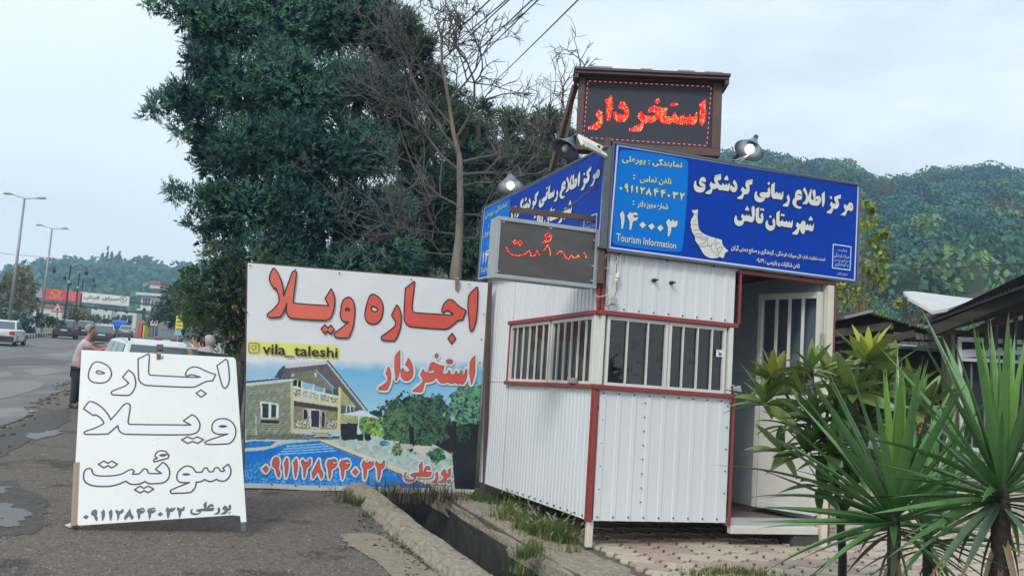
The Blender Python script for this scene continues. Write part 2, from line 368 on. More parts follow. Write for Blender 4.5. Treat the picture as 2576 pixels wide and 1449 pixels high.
SG2 = (frame(2230, 530, 8.587), """335,45 325,310 340,330 365,285 385,280 410,330 430,330 445,295 470,300 480,350 505,355 515,285 545,270 545,380 530,450 490,487 450,465 410,470 375,455 330,462 275,440 245,370 240,230 250,100
670,340 705,420 705,520 680,610 655,655 535,640 540,605 620,555 660,500 628,425
940,230 990,245 1012,290 1012,360 960,345 915,330 900,345 930,365 1025,385 1000,480 930,485 880,520 870,570 890,620 950,650 1005,660 1005,690 960,705 880,690 810,640 778,560 790,480 850,415 840,350 870,270 905,240
1075,165 1125,240 1165,400 1240,203 1262,225 1245,440 1262,482 1315,487 1275,262 1340,220 1362,330 1345,440 1400,385 1450,385 1485,430 1490,510 1460,590 1400,628 1260,610 1200,570 1180,510 1150,590 1030,590 1030,570 1100,500 1120,420 1105,350 1040,235 | 1345,500 1395,462 1425,485 1400,502
1585,265 1592,450 1575,600 1545,662 1525,640 1508,345
2000,345 1985,450 1915,460 1945,560 1940,640 1905,700 1850,710 1800,705 1790,760 1745,830 1640,810 1640,780 1720,730 1755,680 1718,590 1760,525 1800,575 1880,578 1830,480 1840,400
1748,382 1780,430 1745,470 1710,415
2100,575 2060,660 2110,740 2060,800 1980,860 2095,885 2130,830 2150,770 2190,740 2240,770 2290,740 2305,670 2295,590 2250,550 2200,560 2170,620 2120,620 | 2240,630 2262,640 2265,690 2245,665""")
SG3 = (frame(2120, 590, 8.587), """300,355 320,375 325,460 380,495 450,485 460,440 425,395 465,318 510,365 545,370 560,325 585,370 610,370 630,330 650,380 705,395 690,160 750,112 780,230 765,420 740,500 690,532 640,520 600,505 560,505 500,500 485,570 430,615 370,625 300,590 258,510 270,400
580,110 605,160 635,215 610,248 575,225 540,245 530,200 560,160
885,145 875,400 900,430 940,430 915,360 960,285 990,370 990,470 960,540 900,565 840,545 800,480 805,190
905,205 930,175 955,200 985,180 1015,215 990,252 950,220 930,245
1085,475 1105,500 1105,570 1150,612 1210,612 1240,580 1210,500 1255,420 1285,490 1290,590 1265,690 1200,740 1120,730 1060,670 1042,580 1055,510
1165,350 1200,390 1165,430 1130,385
1405,228 1395,480 1410,510 1445,500 1468,455 1490,510 1540,520 1570,485 1590,525 1625,530 1640,490 1665,535 1690,540 1725,465 1728,600 1690,680 1640,655 1600,665 1560,640 1520,655 1475,625 1400,640 1340,610 1315,540 1320,290
1425,350 1450,310 1475,335 1505,320 1530,355 1505,390 1475,365 1450,382
1840,525 1805,610 1845,690 1720,800 1720,830 1840,845 1875,780 1895,715 1925,720 1935,790 1990,828 2030,790 2040,715 2070,735 2110,720 2150,745 2200,762 2245,720 2258,545 2220,632 2195,632 2170,570 2150,605 2120,610 2100,560 2070,610 2045,600 2050,530 2010,495 1960,505 1935,560 1900,580
2180,362 2205,410 2235,465 2205,500 2170,478 2135,492 2125,455 2160,410""")
SGN = (frame(1790, 550, 7.243), """240,492 278,590 275,740 240,880 205,865 210,720 178,565
395,515 440,555 500,525 555,550 565,600 500,580 455,600 490,635 575,625 545,700 460,715 430,860 405,908 380,890 385,720 335,605
670,722 738,800 660,872 592,785
858,752 926,830 848,902 780,815
1045,787 1113,865 1035,937 967,850
1215,660 1265,725 1310,680 1350,735 1385,688 1408,740 1385,820 1330,845 1275,835 1265,940 1220,1048 1190,1020 1200,850 1158,740""")
SGMAP = (frame(1990, 590, 7.626), "280,185 330,210 360,190 412,195 405,270 398,350 410,460 420,560 440,630 510,710 640,775 810,825 940,860 950,920 975,1000 1090,1110 1010,1160 1000,1230 960,1275 900,1240 830,1265 700,1272 570,1210 500,1120 420,970 350,880 345,790 280,690 265,600 240,575 262,540 245,480 270,390 310,330 315,270 280,225")
SGMAPL = """310,295 385,292
305,658 380,640 440,632
335,745 400,728 490,738 480,810 400,805 360,780
440,820 500,855 620,850 640,815 500,800
620,850 625,985 540,1015 455,1010
445,975 530,950 590,880
625,985 665,1005 720,960 810,945 900,930
810,825 808,890 760,905
710,985 700,1070 770,1150 860,1225 875,1165 835,1130 840,1070 805,1040 805,960
835,1070 900,1030 950,1020 940,1080 875,1165
300,440 365,450
305,515 400,530"""
LED1 = (frame(1680, 210, 5.795), """430,650 490,690 500,780 490,900 410,995 250,985 250,950 370,890 430,810 375,745
650,400 670,540 655,740 600,855 560,830 560,600 535,490
810,505 870,520 940,640 945,760 880,850 760,865 680,800 690,700 715,670 760,730 880,735 850,660 755,610
1145,675 1075,765 1150,850 1150,880 940,985 950,1025 1130,1030 1190,950 1200,885 1330,880 1440,810 1500,880 1640,890 1690,860 1740,905 1830,905 1880,890 1940,905 1990,900 2060,910 2100,840 2115,690 2080,690 2060,760 2010,790 1985,720 1960,760 1900,780 1870,715 1840,760 1770,770 1710,685 1680,760 1600,765 1560,740 1610,630 1430,600 1380,580 1290,620 1250,710 1340,690 1400,710 1370,750 1200,740
1435,455 1480,505 1430,555 1370,510
1640,555 1690,530 1710,550 1770,535 1780,560 1730,590 1670,605
2240,465 2255,700 2230,850 2190,920 2145,900 2150,650 2130,560""")
LED2 = (frame(1390, 430, 3.534), """325,1040 340,1080 380,1120 440,1132 510,1120 560,1080 580,1110 575,1135 620,1130 645,1080 672,1135
395,985 415,970 435,990 415,1012 395,985
445,995 468,975 490,1000 468,1028 445,995
700,1000 780,975 795,930 760,890 725,920 740,960 705,1000
745,935 775,930 790,950
710,1080 755,1022 780,1080 780,1140
850,1110 880,1080 915,1100 940,1150 970,1165 1000,1125 1020,1150 1050,1150 1070,1120 1080,1150
1130,1100 1150,1130 1150,1160""")
LED2OFF = """315,1090 320,1150 360,1200 450,1215 520,1190 560,1215 640,1225 700,1220 760,1170 775,1120
835,1130 825,1190 870,1225 920,1220 870,1260 800,1300
900,1300 930,1260 990,1230 1030,1260 1090,1260 1130,1220 1140,1170
850,1150 880,1145 900,1165 870,1175 850,1150"""
# ------------------------------------------------------------------ ground
ND = np.array([.9332, .3593]); DD = np.array([-.3593, .9332])       # across and along the ditch and the road
def ST(s, t, dz=0):
    x = s*ND[0] + t*DD[0]; y = 8 + s*ND[1] + t*DD[1]; return np.array([x, y, gz(max(y, -25)) + dz])
def st_of(x, y): return (x*ND[0] + (y-8)*ND[1], x*DD[0] + (y-8)*DD[1])
M_soil = mat('soil', (.055, .05, .045), (.13, .115, .095), scale=1.3, rough=.9, bump=.8, bscale=30, c3=(.17, .14, .10), s3=.9, w3=.1)
M_gravel = mat('gravel_dirt', (.040, .035, .031), (.200, .166, .138), scale=26, rough=.82, bump=1.0, bscale=60, contrast=.22, detail=12, c3=(.045, .039, .035), s3=1.3, w3=.05)
M_asph = mat('asphalt', (.075, .073, .078), (.19, .183, .183), scale=.7, rough=.75, bump=.8, bscale=70, contrast=.2, detail=14, c3=(.24, .225, .215), s3=.5, w3=.09, stretch=(1, .4, 1))
M_conc = mat('old_concrete', (.13, .115, .09), (.36, .31, .24), scale=22, detail=10, rough=.92, bump=1, bscale=30, contrast=.22, c3=(.07, .065, .045), s3=3, w3=.08)
M_dconc = mat('dark_concrete', (.014, .015, .016), (.05, .048, .046), scale=6, rough=.85, bump=1, bscale=22, stretch=(1, 1, .35))  # much darker concrete for the ditch wall
M_sand = mat('sand', (.17, .14, .105), (.30, .25, .19), scale=16, detail=10, rough=.95, bump=.6, bscale=70)
sa = [-3000, -900, -300, -120, -60, -30, -16, -11, -8, -6, -4.75, -3.5, -2.5, -1.8, -1.2, -.8, -.44, -.43, .37, .38, .6, .9, 1.5, 2.5, 4, 6, 9, 14, 30, 60, 120, 300, 900, 3000]
ta = [-3000, -300, -60, -25, -10, -4, -2, -1, 0, 1, 2, 3, 4, 5, 6, 7, 8, 9, 10, 12, 15, 20, 30, 50, 80, 120, 160, 190, 197, 230, 300, 500, 1000, 3000]
mb = MB(); nS = len(sa)
for t in ta:
    for s in sa:
        p = ST(s, t)
        if s in (-.43, .37) and -9 < t < 11: p[2] -= .75
        mb.v.append(tuple(p))
for j in range(len(ta)-1):
    for i in range(nS-1):
        a = j*nS+i; mb.f.append((a, a+1, a+1+nS, a+nS))
g = mb.build('ground', M_gravel); g['kind'] = 'structure'
def rough_strip(s0, s1, t0, t1, prof, nt, name, m, amp=.012, seed=1):
    """a cast strip along the ditch; prof = list of (s, z) across"""
    r = np.random.default_rng(seed); q_ = []
    for (a, za), (b, zb_) in zip(prof, prof[1:]): q_ += [(a+(b-a)*k/3, za+(zb_-za)*k/3) for k in range(3)]
    prof = q_ + [prof[-1]]; nt = int(nt*2.4); n = len(prof); mb = MB()
    def sn(cell, a): g = r.normal(0, a, (int(nt/cell)+3, int(n/cell*1.4)+3)); return lambda j, i: (lambda y, x: (g[int(y), int(x)]*(1-y%1)*(1-x%1)+g[int(y)+1, int(x)]*(y%1)*(1-x%1)+g[int(y), int(x)+1]*(1-y%1)*(x%1)+g[int(y)+1, int(x)+1]*(y%1)*(x%1)))(j/cell, i/cell*1.4)
    N1, N2 = sn(7, amp*.9), sn(2.2, amp*.55)
    for j in range(nt+1):
        t = t0 + (t1-t0)*j/nt; wob = .014*math.sin(t*2.1+seed) + .007*math.sin(t*5.7+1)
        for i, (s, z) in enumerate(prof):
            h_ = N1(j, i)+N2(j, i)+r.normal(0, amp*.22); q = ST(s + wob + h_*.7*(1 if s > 0 else -1), t + r.normal(0, .004), z + (h_*1.1 if z > -.05 else 0))
            mb.v.append(tuple(q))
    for j in range(nt):
        for i in range(n-1):
            a = j*n+i; mb.f.append((a, a+1, a+1+n, a+n))
    o = mb.build(name, m, smooth=False); o['kind'] = 'structure'; return o
rough_strip(0, 0, -4.5, 3.2, [(-.72, -.04), (-.70, .02), (-.67, .07), (-.63, .095), (-.58, .105), (-.52, .108), (-.47, .10), (-.435, .08), (-.42, .04), (-.418, -.1), (-.416, -.75)], 110, 'ditch_lip', M_conc, .0065, 3)
rough_strip(0, 0, -4.5, 11, [(.345, -.16), (.347, -.10), (.36, -.04), (.40, .0), (.48, .02), (.58, .025), (.70, .02), (.82, .015), (.95, -.02)], 150, 'ditch_bank', M_conc, .009, 5)
rough_strip(0, 0, -4.5, 11, [(.325, -.74), (.33, -.5), (.333, -.3), (.337, -.16), (.342, -.09)], 120, 'ditch_wall', M_dconc, .007, 8)
mb = MB(); n = 40
for j in range(n+1):
    t = -4.5 + 15.5*j/n
    for s in (-.42, .0, .33): mb.v.append(tuple(ST(s, t, -.68 + .03*math.sin(t*3+s*5))))
for j in range(n):
    for i in range(2): a = j*3+i; mb.f.append((a, a+1, a+4, a+3))
o = mb.build('ditch_bed', mat('ditch_mud', (.012, .012, .012), (.03, .028, .025), rough=.4)); o['kind'] = 'structure'
# road with a ragged edge
mb = MB(); r = np.random.default_rng(4); tt = list(np.arange(-12, 40, .35)) + list(np.arange(40, 192, 3))
for t in tt:
    e = -4.75 + .12*math.sin(t*1.3) + (r.normal(0, .07) if t < 40 else 0)
    for s in (e, -6.2, -8.5, -11.55 if t > 62 else -11.55 - (62-t)*.25): mb.v.append(tuple(ST(s, t, .012)))
for j in range(len(tt)-1):
    for i in range(3): a = j*4+i; mb.f.append((a, a+4, a+5, a+1))
o = mb.build('road', M_asph); o['kind'] = 'structure'
# crumbled edge pieces
mb = MB()
for _ in range(90):
    t = r.uniform(-2, 22); s = -4.75 + r.normal(.12, .14); c = ST(s, t, .02); a = r.uniform(0, 3); h = r.uniform(.02, .055); mb.ball(c, (h, h*.8, .018), 5, 3)
mb.build('asphalt_crumbs', M_gravel, kind='stuff')
def flat_patch(name, pts, m, dz=.008, n=9, jit=.03):
    P = [gnd(x, y, dz) for x, y in pts]; q = smooth_c([(p[0], p[1]) for p in P], n); rj = np.random.default_rng(len(pts)); k_ = len(q); w1, w2 = rj.normal(0, jit, k_), rj.normal(0, jit, k_); q = [tuple(np.array(p)+(w1[i]+.7*w1[i-1], (w2[i]+.7*w2[i-1]))) for i, p in enumerate(q)]
    vl = [Vector((x, y, 0)) for x, y in q]; tr = tessellate_polygon([vl]); mb = MB()
    mb.v = [(x, y, gz(y)+dz) for x, y in q]
    for t in tr:
        a, b, c = (q[i] for i in t); cr = (b[0]-a[0])*(c[1]-a[1]) - (b[1]-a[1])*(c[0]-a[0]); mb.f.append(t if cr > 0 else t[::-1])
    o = mb.build(name, m); o['kind'] = 'structure'; return o
flat_patch('sand_patch', [(855, 1343), (900, 1338), (965, 1345), (1000, 1372), (1050, 1410), (1110, 1462), (1040, 1500), (1000, 1462), (955, 1420), (905, 1385), (868, 1362)], M_sand, jit=.008)
M_wet = mat('wet_mud', (.05, .048, .048), (.11, .10, .095), scale=14, rough=.38, spec=.4, bump=.4, bscale=14)
M_wet2 = mat('damp_mud', (.030, .027, .025), (.085, .075, .066), scale=9, rough=.75, bump=.6, bscale=40, detail=10)
flat_patch('puddle', [(-60, 1262), (20, 1268), (70, 1290), (60, 1318), (10, 1325), (-60, 1318)], M_wet)
flat_patch('puddle', [(-60, 1222), (-5, 1222), (22, 1232), (0, 1241), (-60, 1240)], M_wet)
flat_patch('puddle', [(70, 1092), (110, 1085), (150, 1079), (155, 1086), (120, 1098), (80, 1106)], M_wet, .009)
flat_patch('damp_margin', [(-60, 1205), (30, 1212), (110, 1262), (120, 1310), (70, 1345), (-60, 1350)], M_wet2, .004); flat_patch('wet_track', [(-60, 1110), (60, 1060), (170, 1022), (178, 1050), (90, 1100), (-60, 1180)], M_wet2, .006)
flat_patch('dirt_pull_in', [(520, 905), (600, 905), (640, 880), (600, 868), (520, 868), (430, 862), (430, 875)], mat('pale_dirt', (.30, .26, .21), (.40, .36, .30), scale=1, rough=.95), .03)
M_rp = mat('road_patch_pale', (.15, .145, .145), (.25, .24, .235), scale=6, detail=12, rough=.8, bump=.6, bscale=80); M_rd = mat('road_patch_dark', (.05, .05, .055), (.11, .105, .11), scale=6, detail=12, rough=.7, bump=.6, bscale=80)
for pts, m_ in (([(60, 930), (120, 925), (150, 935), (90, 945)], M_rp), ([(-20, 905), (60, 898), (150, 905), (170, 915), (60, 918), (-20, 922)], M_rd), ([(-30, 975), (60, 955), (110, 965), (40, 995), (-30, 1010)], M_rp), ([(120, 890), (180, 886), (186, 896), (130, 900)], M_rp), ([(-30, 940), (20, 935), (30, 945), (-30, 955)], M_rp)): flat_patch('road_patch', pts, m_, .018, jit=.02)
# stones and gravel on the near ground
def scatter_stones(n, px0, px1, py0, py1, smin, smax, name, m, seed):
    r = np.random.default_rng(seed); V = []; Fc = []
    base = np.array([(1, 0, 0), (-.5, .8, 0), (-.5, -.8, 0), (0, 0, .7)])
    for _ in range(n):
        p = gnd(r.uniform(px0, px1), r.uniform(py0, py1)); s, t = st_of(p[0], p[1])
        if -.74 < s < .45: continue
        h = smin + (smax-smin)*r.random()**3; a = r.uniform(0, 6.3); ca, sa_ = math.cos(a), math.sin(a)
        q = base*h*r.uniform(.6, 1.2, 3); q = np.c_[q[:, 0]*ca - q[:, 1]*sa_, q[:, 0]*sa_ + q[:, 1]*ca, q[:, 2]] + p + (0, 0, -.002)
        o = len(V); V.extend(q); Fc += [(o, o+1, o+3), (o+1, o+2, o+3), (o+2, o, o+3)]
    c = np.repeat(r.uniform(.45, 1.35, len(V)//4), 4)[:, None]*np.array([1, .97, .93])
    npmesh(name, np.array(V), np.array(Fc), m, color=c, kind='stuff')
M_stone = mat('pebbles', (.13, .11, .095), (.27, .24, .21), attr='tint', rough=.9)
scatter_stones(17000, -40, 1080, 1180, 1460, .003, .018, 'gravel', M_stone, 11)
scatter_stones(2500, -40, 700, 980, 1200, .006, .022, 'gravel', M_stone, 12)
# black and white kerb with the grass strip behind it
kb = MB(); M_w = mat('kerb_white', (.62, .62, .60), (.45, .45, .43), rough=.8); M_k = mat('kerb_black', (.03, .03, .03), (.06, .06, .06), rough=.8)
kerb = thing('painted_kerb', 'black and white striped kerb beside the grass of the median', 'kerb', tuple(ST(-11.7, 75)))
t = 44.0; i = 0
while t < 175:
    s = -11.7 if t > 62 else -11.7 - (62-t)*.25; s2 = -11.7 if t+1 > 62 else -11.7 - (61-t)*.25
    MB().bar(ST(s, t, .1), ST(s2, t+.98, .1), .35, .45).build('kerb_stone', M_w if i % 2 else M_k, kerb); t += 1.0; i += 1
M_grass0 = mat('median_grass', (.07, .11, .03), (.15, .19, .06), scale=2, rough=.95, bump=1, bscale=20)
mb = MB()
for j, t in enumerate([40, 62, 100, 180]):
    s = -11.87 if t >= 62 else -17.3
    for ss, z in ((s, .25), (s-2, .3), (s-9, .3)): mb.v.append(tuple(ST(ss, t, z)))
for j in range(3):
    for i in range(2): a = j*3+i; mb.f.append((a, a+3, a+4, a+1))
o = mb.build('median_strip', M_grass0); o['kind'] = 'structure'

# ------------------------------------------------------------------ paving
U1 = np.array([.9384, .34554, 0]); U2 = np.array([-.34545, .93844, 0]); ZZ = np.array([0, 0, 1.])
KC = np.array([.795, 8.264, .02])
def kw(a, b, z): """a along the front face, b along the left face (into the kiosk)"""; return np.array([KC[0] + U1[0]*a + U2[0]*b, KC[1] + U1[1]*a + U2[1]*b, z])
M_pink = mat('paver_pink', (.33, .235, .205), (.42, .32, .27), scale=3, rough=.9, bump=.4, bscale=80, c3=(.23, .19, .16), s3=2.2, w3=.14)
M_cream = mat('paver_cream', (.41, .345, .27), (.50, .43, .345), scale=3, rough=.9, bump=.4, bscale=80, c3=(.27, .24, .19), s3=2.2, w3=.14)
PW, PH, AM = .285, .265, .042
def paver_mb():
    nn = 8; gp = .014; pts = []
    f = lambda k: AM*math.sin(2*math.pi*k)
    gx, gy = gp/PW, gp/PH; R_ = lambda k, g: g + (1-2*g)*k
    for k in range(nn): x = R_(k/nn, gx); pts.append((x*PW, f(k/nn) + gp))
    for k in range(nn): y = R_(k/nn, gy); pts.append((PW - gp - f(k/nn)*.9, y*PH))
    for k in range(nn): x = R_(1-k/nn, gx); pts.append((x*PW, PH + f(1-k/nn) - gp))
    for k in range(nn): y = R_(1-k/nn, gy); pts.append((gp - f(1-k/nn)*.9, y*PH))
    m = MB(); n = len(pts); vl = [Vector((x, y, 0)) for x, y in pts]; tr = tessellate_polygon([vl])
    c = np.mean(pts, 0); ins = [tuple(np.array(p) + (c-np.array(p))*.05) for p in pts]
    m.v = [(x, y, .030) for x, y in ins] + [(x, y, .023) for x, y in pts] + [(x, y, 0) for x, y in pts]
    for t in tr:
        a, b, d = (pts[i] for i in t); cr = (b[0]-a[0])*(d[1]-a[1]) - (b[1]-a[1])*(d[0]-a[0]); m.f.append(t if cr > 0 else t[::-1])
    for i in range(n): j = (i+1) % n; m.f += [(i+n, j+n, j, i), (i+2*n, j+2*n, j+n, i+n)]
    return m
pav = thing('paving', 'cream and pink wavy interlocking paving around the kiosk', 'paving', (0, 0, 0)); pav['kind'] = 'structure'
bed = []
for a_, b_ in ((.1, -4.2), (12, -4.2), (12, 11), (-.9, 11)): q_ = kw(a_ - (b_*0), b_, 0); q_[2] = gz(q_[1])+.010; bed.append(tuple(q_))
bd_ = MB(); nb_ = 40
for j in range(nb_+1):
    t_ = -6 + 19*j/nb_
    for s_ in (1.02, 4, 14): bd_.v.append(tuple(ST(s_, t_, .010)))
for j in range(nb_):
    for i in range(2): a = j*3+i; bd_.f.append((a, a+1, a+4, a+3))
o = bd_.build('paving_bed', mat('joint_soil', (.018, .013, .010), (.05, .038, .03), scale=9, rough=.95)); o['kind'] = 'structure'
proto = [paver_mb().build('paving_stone', m, pav) for m in (M_pink, M_cream)]
tilt = Matrix(((U1[0], U2[0], 0), (U1[1], U2[1], 0), (GS*U1[1], GS*U2[1], 1))).to_4x4()
cells = []; r = np.random.default_rng(9)
for i in range(-3, 42):
    for j in range(-14, 40):
        a, b = i*PW + .12, j*PH; c = kw(a+PW/2, b+PH/2, 0); s, t = st_of(c[0], c[1])
        if s < .98: continue
        d = np.array([c[0], c[1], gz(c[1])]) - CPOS; q = CM.T @ d; px = CX + F*q[0]/-q[2]; py = CY - F*q[1]/-q[2]
        if q[2] > -3 or px > 2680 or px < 1300 or py > 1540: continue
        hid = 1520 < px < 1830 and py < 1310
        cells.append((c[1] + (6 if hid else 0) + (3 if py < 1225 else 0), i, j, a, b))
cells.sort(); used = 0; far = {0: MB(), 1: MB()}
for _, i, j, a, b in cells:
    k = 0 if r.random() < .36 else 1; p = kw(a, b, 0); p[2] = gz(p[1]) + r.uniform(-.004, .004)
    Mx = Matrix.Translation(p) @ tilt
    if used < 298:
        if used < 2: o = proto[used]; o.data.materials[0] = (M_pink, M_cream)[used]
        else: o = proto[k].copy(); COL.objects.link(o)
        o.matrix_local = Mx; used += 1
    else:
        far[k].add([tuple(Mx @ Vector(v)) for v in paver_mb().v], paver_mb().f) if False else far[k].__dict__.setdefault('q', []).append(Mx)
src = paver_mb(); sv_ = [Vector(v) for v in src.v]
for k, m in ((0, M_pink), (1, M_cream)):
    for Mx in far[k].__dict__.get('q', []): far[k].add([tuple(Mx @ v) for v in sv_], src.f)
    if far[k].v: far[k].build('paving_stones_beyond', m, pav, kind='stuff')

# ------------------------------------------------------------------ kiosk
def wmat(name, c, c2=None, **k): return mat(name, c, c2, **k)
M_sheet = mat('white_sheet', (.70, .73, .745), (.61, .64, .66), scale=1.5, rough=.38, contrast=.3, stretch=(1, 1, .3), c3=(.44, .42, .38), s3=5, w3=.15, bump=.22, bscale=2.6)
M_red = mat('red_trim', (.22, .035, .03), (.29, .05, .04), rough=.45, c3=(.10, .04, .03), s3=6, w3=.15)
M_cr = mat('cream_paint', (.66, .63, .53), (.56, .53, .44), scale=4, rough=.55, c3=(.16, .08, .04), s3=7, w3=.17)
M_crw = mat('white_paint_old', (.68, .68, .64), (.58, .58, .54), scale=4, rough=.5, c3=(.20, .13, .08), s3=6, w3=.19)
M_in = mat('inner_panel', (.70, .78, .86), (.62, .70, .78), scale=2, rough=.6)
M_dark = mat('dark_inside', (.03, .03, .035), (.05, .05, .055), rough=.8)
M_screw = mat('dark_screw', (.03, .03, .035), rough=.5)
M_brown = mat('brown_steel', (.075, .045, .04), (.12, .07, .055), rough=.6, c3=(.17, .09, .05), s3=5, w3=.12)
M_glass = glassmat('window_glass', (.32, .30, .30), .02)
kio = thing('kiosk', 'white corrugated metal kiosk with red corner trim standing on legs', 'kiosk', tuple(KC))
Z0, ZS, ZT, ZR = .28, 1.44, 2.09, 2.72
def sheet(name, pos, a0, a1, z0, z1, pitch, prof, label=None, side=0, dent=0):
    """profiled sheet; prof = [(fraction of pitch, depth)]; pos(a, d, z) maps along / outward / up"""
    xs = [(a0, 0)]; k = 0
    while True:
        b = a0 + k*pitch
        if b > a1: break
        for f, d in prof:
            x = b + f*pitch
            if a0 < x < a1: xs.append((x, d))
        k += 1
    xs.append((a1, 0)); zs = [z0, z0 + (z1-z0)*.33, z0 + (z1-z0)*.66, z1]; mb = MB(); r = np.random.default_rng(int(a0*100+z0*10)+5)
    for z in zs:
        for x, d in xs: mb.v.append(tuple(pos(x, d + (r.normal(0, .0007) if z0 < z < z1 else 0), z)))
    n = len(xs)
    for j in range(len(zs)-1):
        for i in range(n-1):
            a = j*n+i; mb.f.append((a, a+1, a+1+n, a+n) if side == 0 else (a, a+n, a+1+n, a+1))
    o = mb.build(name, M_sheet, kio, label=label); o.modifiers.new('s', 'SOLIDIFY').thickness = .002; return o
FR = lambda a, d, z: kw(a, -d, z)          # front (right-hand) face
LFc = lambda b, d, z: kw(-d, b, z)         # left face
trap = [(.0, 0), (.32, 0), (.36, .008), (.62, .008), (.66, 0)]
fine = [(.0, 0), (.40, 0), (.50, .006), (.80, .006), (.90, 0)]
sheet('corrugated_panel', FR, .045, 1.40, Z0, ZS-.02, .152, [(.0, 0), (.12, 0), (.16, .009), (.40, .009), (.44, 0)], 'lower front panel of wide ribbed white sheet')
sheet('corrugated_panel', FR, .045, 1.40, ZT+.02, ZR, .152, [(.0, 0), (.12, 0), (.16, .009), (.40, .009), (.44, 0)], 'upper front panel shaded under the blue sign')
sheet('corrugated_panel', FR, 1.40, 2.50, 2.62, ZR, .152, [(.0, 0), (.12, 0), (.16, .009), (.40, .009), (.44, 0)], 'narrow panel strip above the doorway')
sheet('corrugated_panel', LFc, .045, 2.20, Z0, ZS-.02, .082, fine, 'lower side panel of fine ribbed white sheet', 1)
sheet('corrugated_panel', LFc, 2.21, 2.98, Z0, ZS-.0, .078, trap, 'darker narrow side panel at the far end', 1)
sheet('corrugated_panel', LFc, 2.21, 2.98, ZS+.005, ZR, .078, trap, 'tall side panel left of the window', 1)
sheet('corrugated_panel', LFc, .045, 2.205, ZT+.02, ZR, .082, trap, 'upper side panel above the barred window', 1)
# screws
for a0, a1, z, fn, st in ((.08, 1.38, Z0+.035, FR, .152), (.08, 1.38, ZS-.05, FR, .152), (.08, 1.38, ZT+.055, FR, .152), (.1, 2.15, Z0+.03, LFc, .16)):
    a = a0
    while a < a1: MB().obox(fn(a, .012, z), (U1, U2, ZZ), (.006, .006, .006)).build('screw', M_screw, kio); a += st
for z in np.arange(.45, 1.4, .125): MB().obox(FR(.50, .011, z), (U1, U2, ZZ), (.005, .004, .005)).build('screw', M_screw, kio)
for z in np.arange(.55, 1.4, .2):
    MB().obox(FR(1.37, .006, z), (U1, U2, ZZ), (.005, .004, .005)).build('screw', M_screw, kio)
    MB().obox(FR(.085, .006, z), (U1, U2, ZZ), (.005, .004, .005)).build('screw', M_screw, kio)
for a, z in ((.52, 2.44), (.70, 2.435)):
    MB().tube([FR(a, .0, z), FR(a, .035, z)], .018, 12).tube([FR(a, .035, z), FR(a+.02, .06, z+.003)], .009, 8).build('bolt', M_screw, kio, smooth=True)
# trims
def trim(a, b, w=.05, h=.05, m=M_red, nm='trim', up=(0, 0, 1), bev=.006): return MB().bar(a, b, w, h, up).build(nm, m, kio, bevel=bev)
trim(FR(.0, .0, Z0), FR(.0, .0, ZS-.02), .03, .03, nm='corner_post')
for z0, z1 in ((Z0-.01, ZS-.03), (ZT+.035, ZR)):
    trim(FR(.014, .012, z0), FR(.014, .012, z1), .028, .024, nm='corner_trim', up=U1)
    trim(LFc(.016, .012, z0), LFc(.016, .012, z1), .024, .032, nm='corner_trim', up=U1)
trim(FR(-.02, .02, ZS), FR(1.40, .02, ZS), .05, .04, nm='sill_trim')
trim(LFc(-.0, .02, ZS), LFc(2.25, .02, ZS), .05, .04, nm='sill_trim')
trim(FR(-.02, .02, ZT+.01), FR(1.43, .02, ZT+.01), .05, .042, nm='window_head_trim')
trim(LFc(-.0, .02, ZT+.01), LFc(2.25, .02, ZT+.01), .05, .04, nm='window_head_trim')
trim(LFc(2.225, .012, ZS+.02), LFc(2.225, .012, ZT-.01), .03, .03, nm='window_side_trim')
trim(FR(1.425, .016, Z0-.02), FR(1.425, .016, ZS-.02), .028, .022, nm='door_side_trim', up=U1)
trim(FR(1.445, .016, ZT+.03), FR(1.445, .016, 2.60), .03, .022, nm='door_side_trim', up=U1)
trim(FR(1.42, .016, 2.615), FR(2.50, .016, 2.615), .04, .035, nm='door_head_trim')
trim(FR(2.545, -.01, .10), FR(2.545, -.01, 2.63), .03, .06, nm='edge_trim', up=U1)
trim(FR(2.475, .005, .05), FR(2.475, .005, 2.59), .10, .07, M_cr, 'door_post', up=U1)
trim(FR(1.44, .0, .22), FR(2.42, .0, .22), .07, .07, M_cr, 'base_beam')
trim(FR(.03, -.03, .05), FR(.03, -.03, Z0), .055, .055, M_cr, 'leg', up=U1)
trim(FR(2.43, -.05, .05), FR(2.43, -.05, .2), .05, .05, M_cr, 'leg', up=U1)
trim(LFc(2.93, -.03, .08), LFc(2.93, -.03, Z0), .06, .06, mat('old_wood', (.10, .085, .07), (.17, .14, .11), rough=.9), 'leg', up=U1)
trim(kw(2.4, 2.9, .1), kw(2.4, 2.9, Z0), .06, .06, M_cr, 'leg', up=U1)
trim(FR(1.36, .004, ZS+.02), FR(1.36, .004, ZT-.01), .07, .045, M_crw, 'window_post', up=U1)
trim(FR(.03, .004, ZS+.02), FR(.03, .004, ZT-.01), .05, .04, M_crw, 'window_post', up=U1)
trim(LFc(.035, .004, ZS+.02), LFc(.035, .004, ZT-.01), .04, .06, M_crw, 'window_post', up=U1)
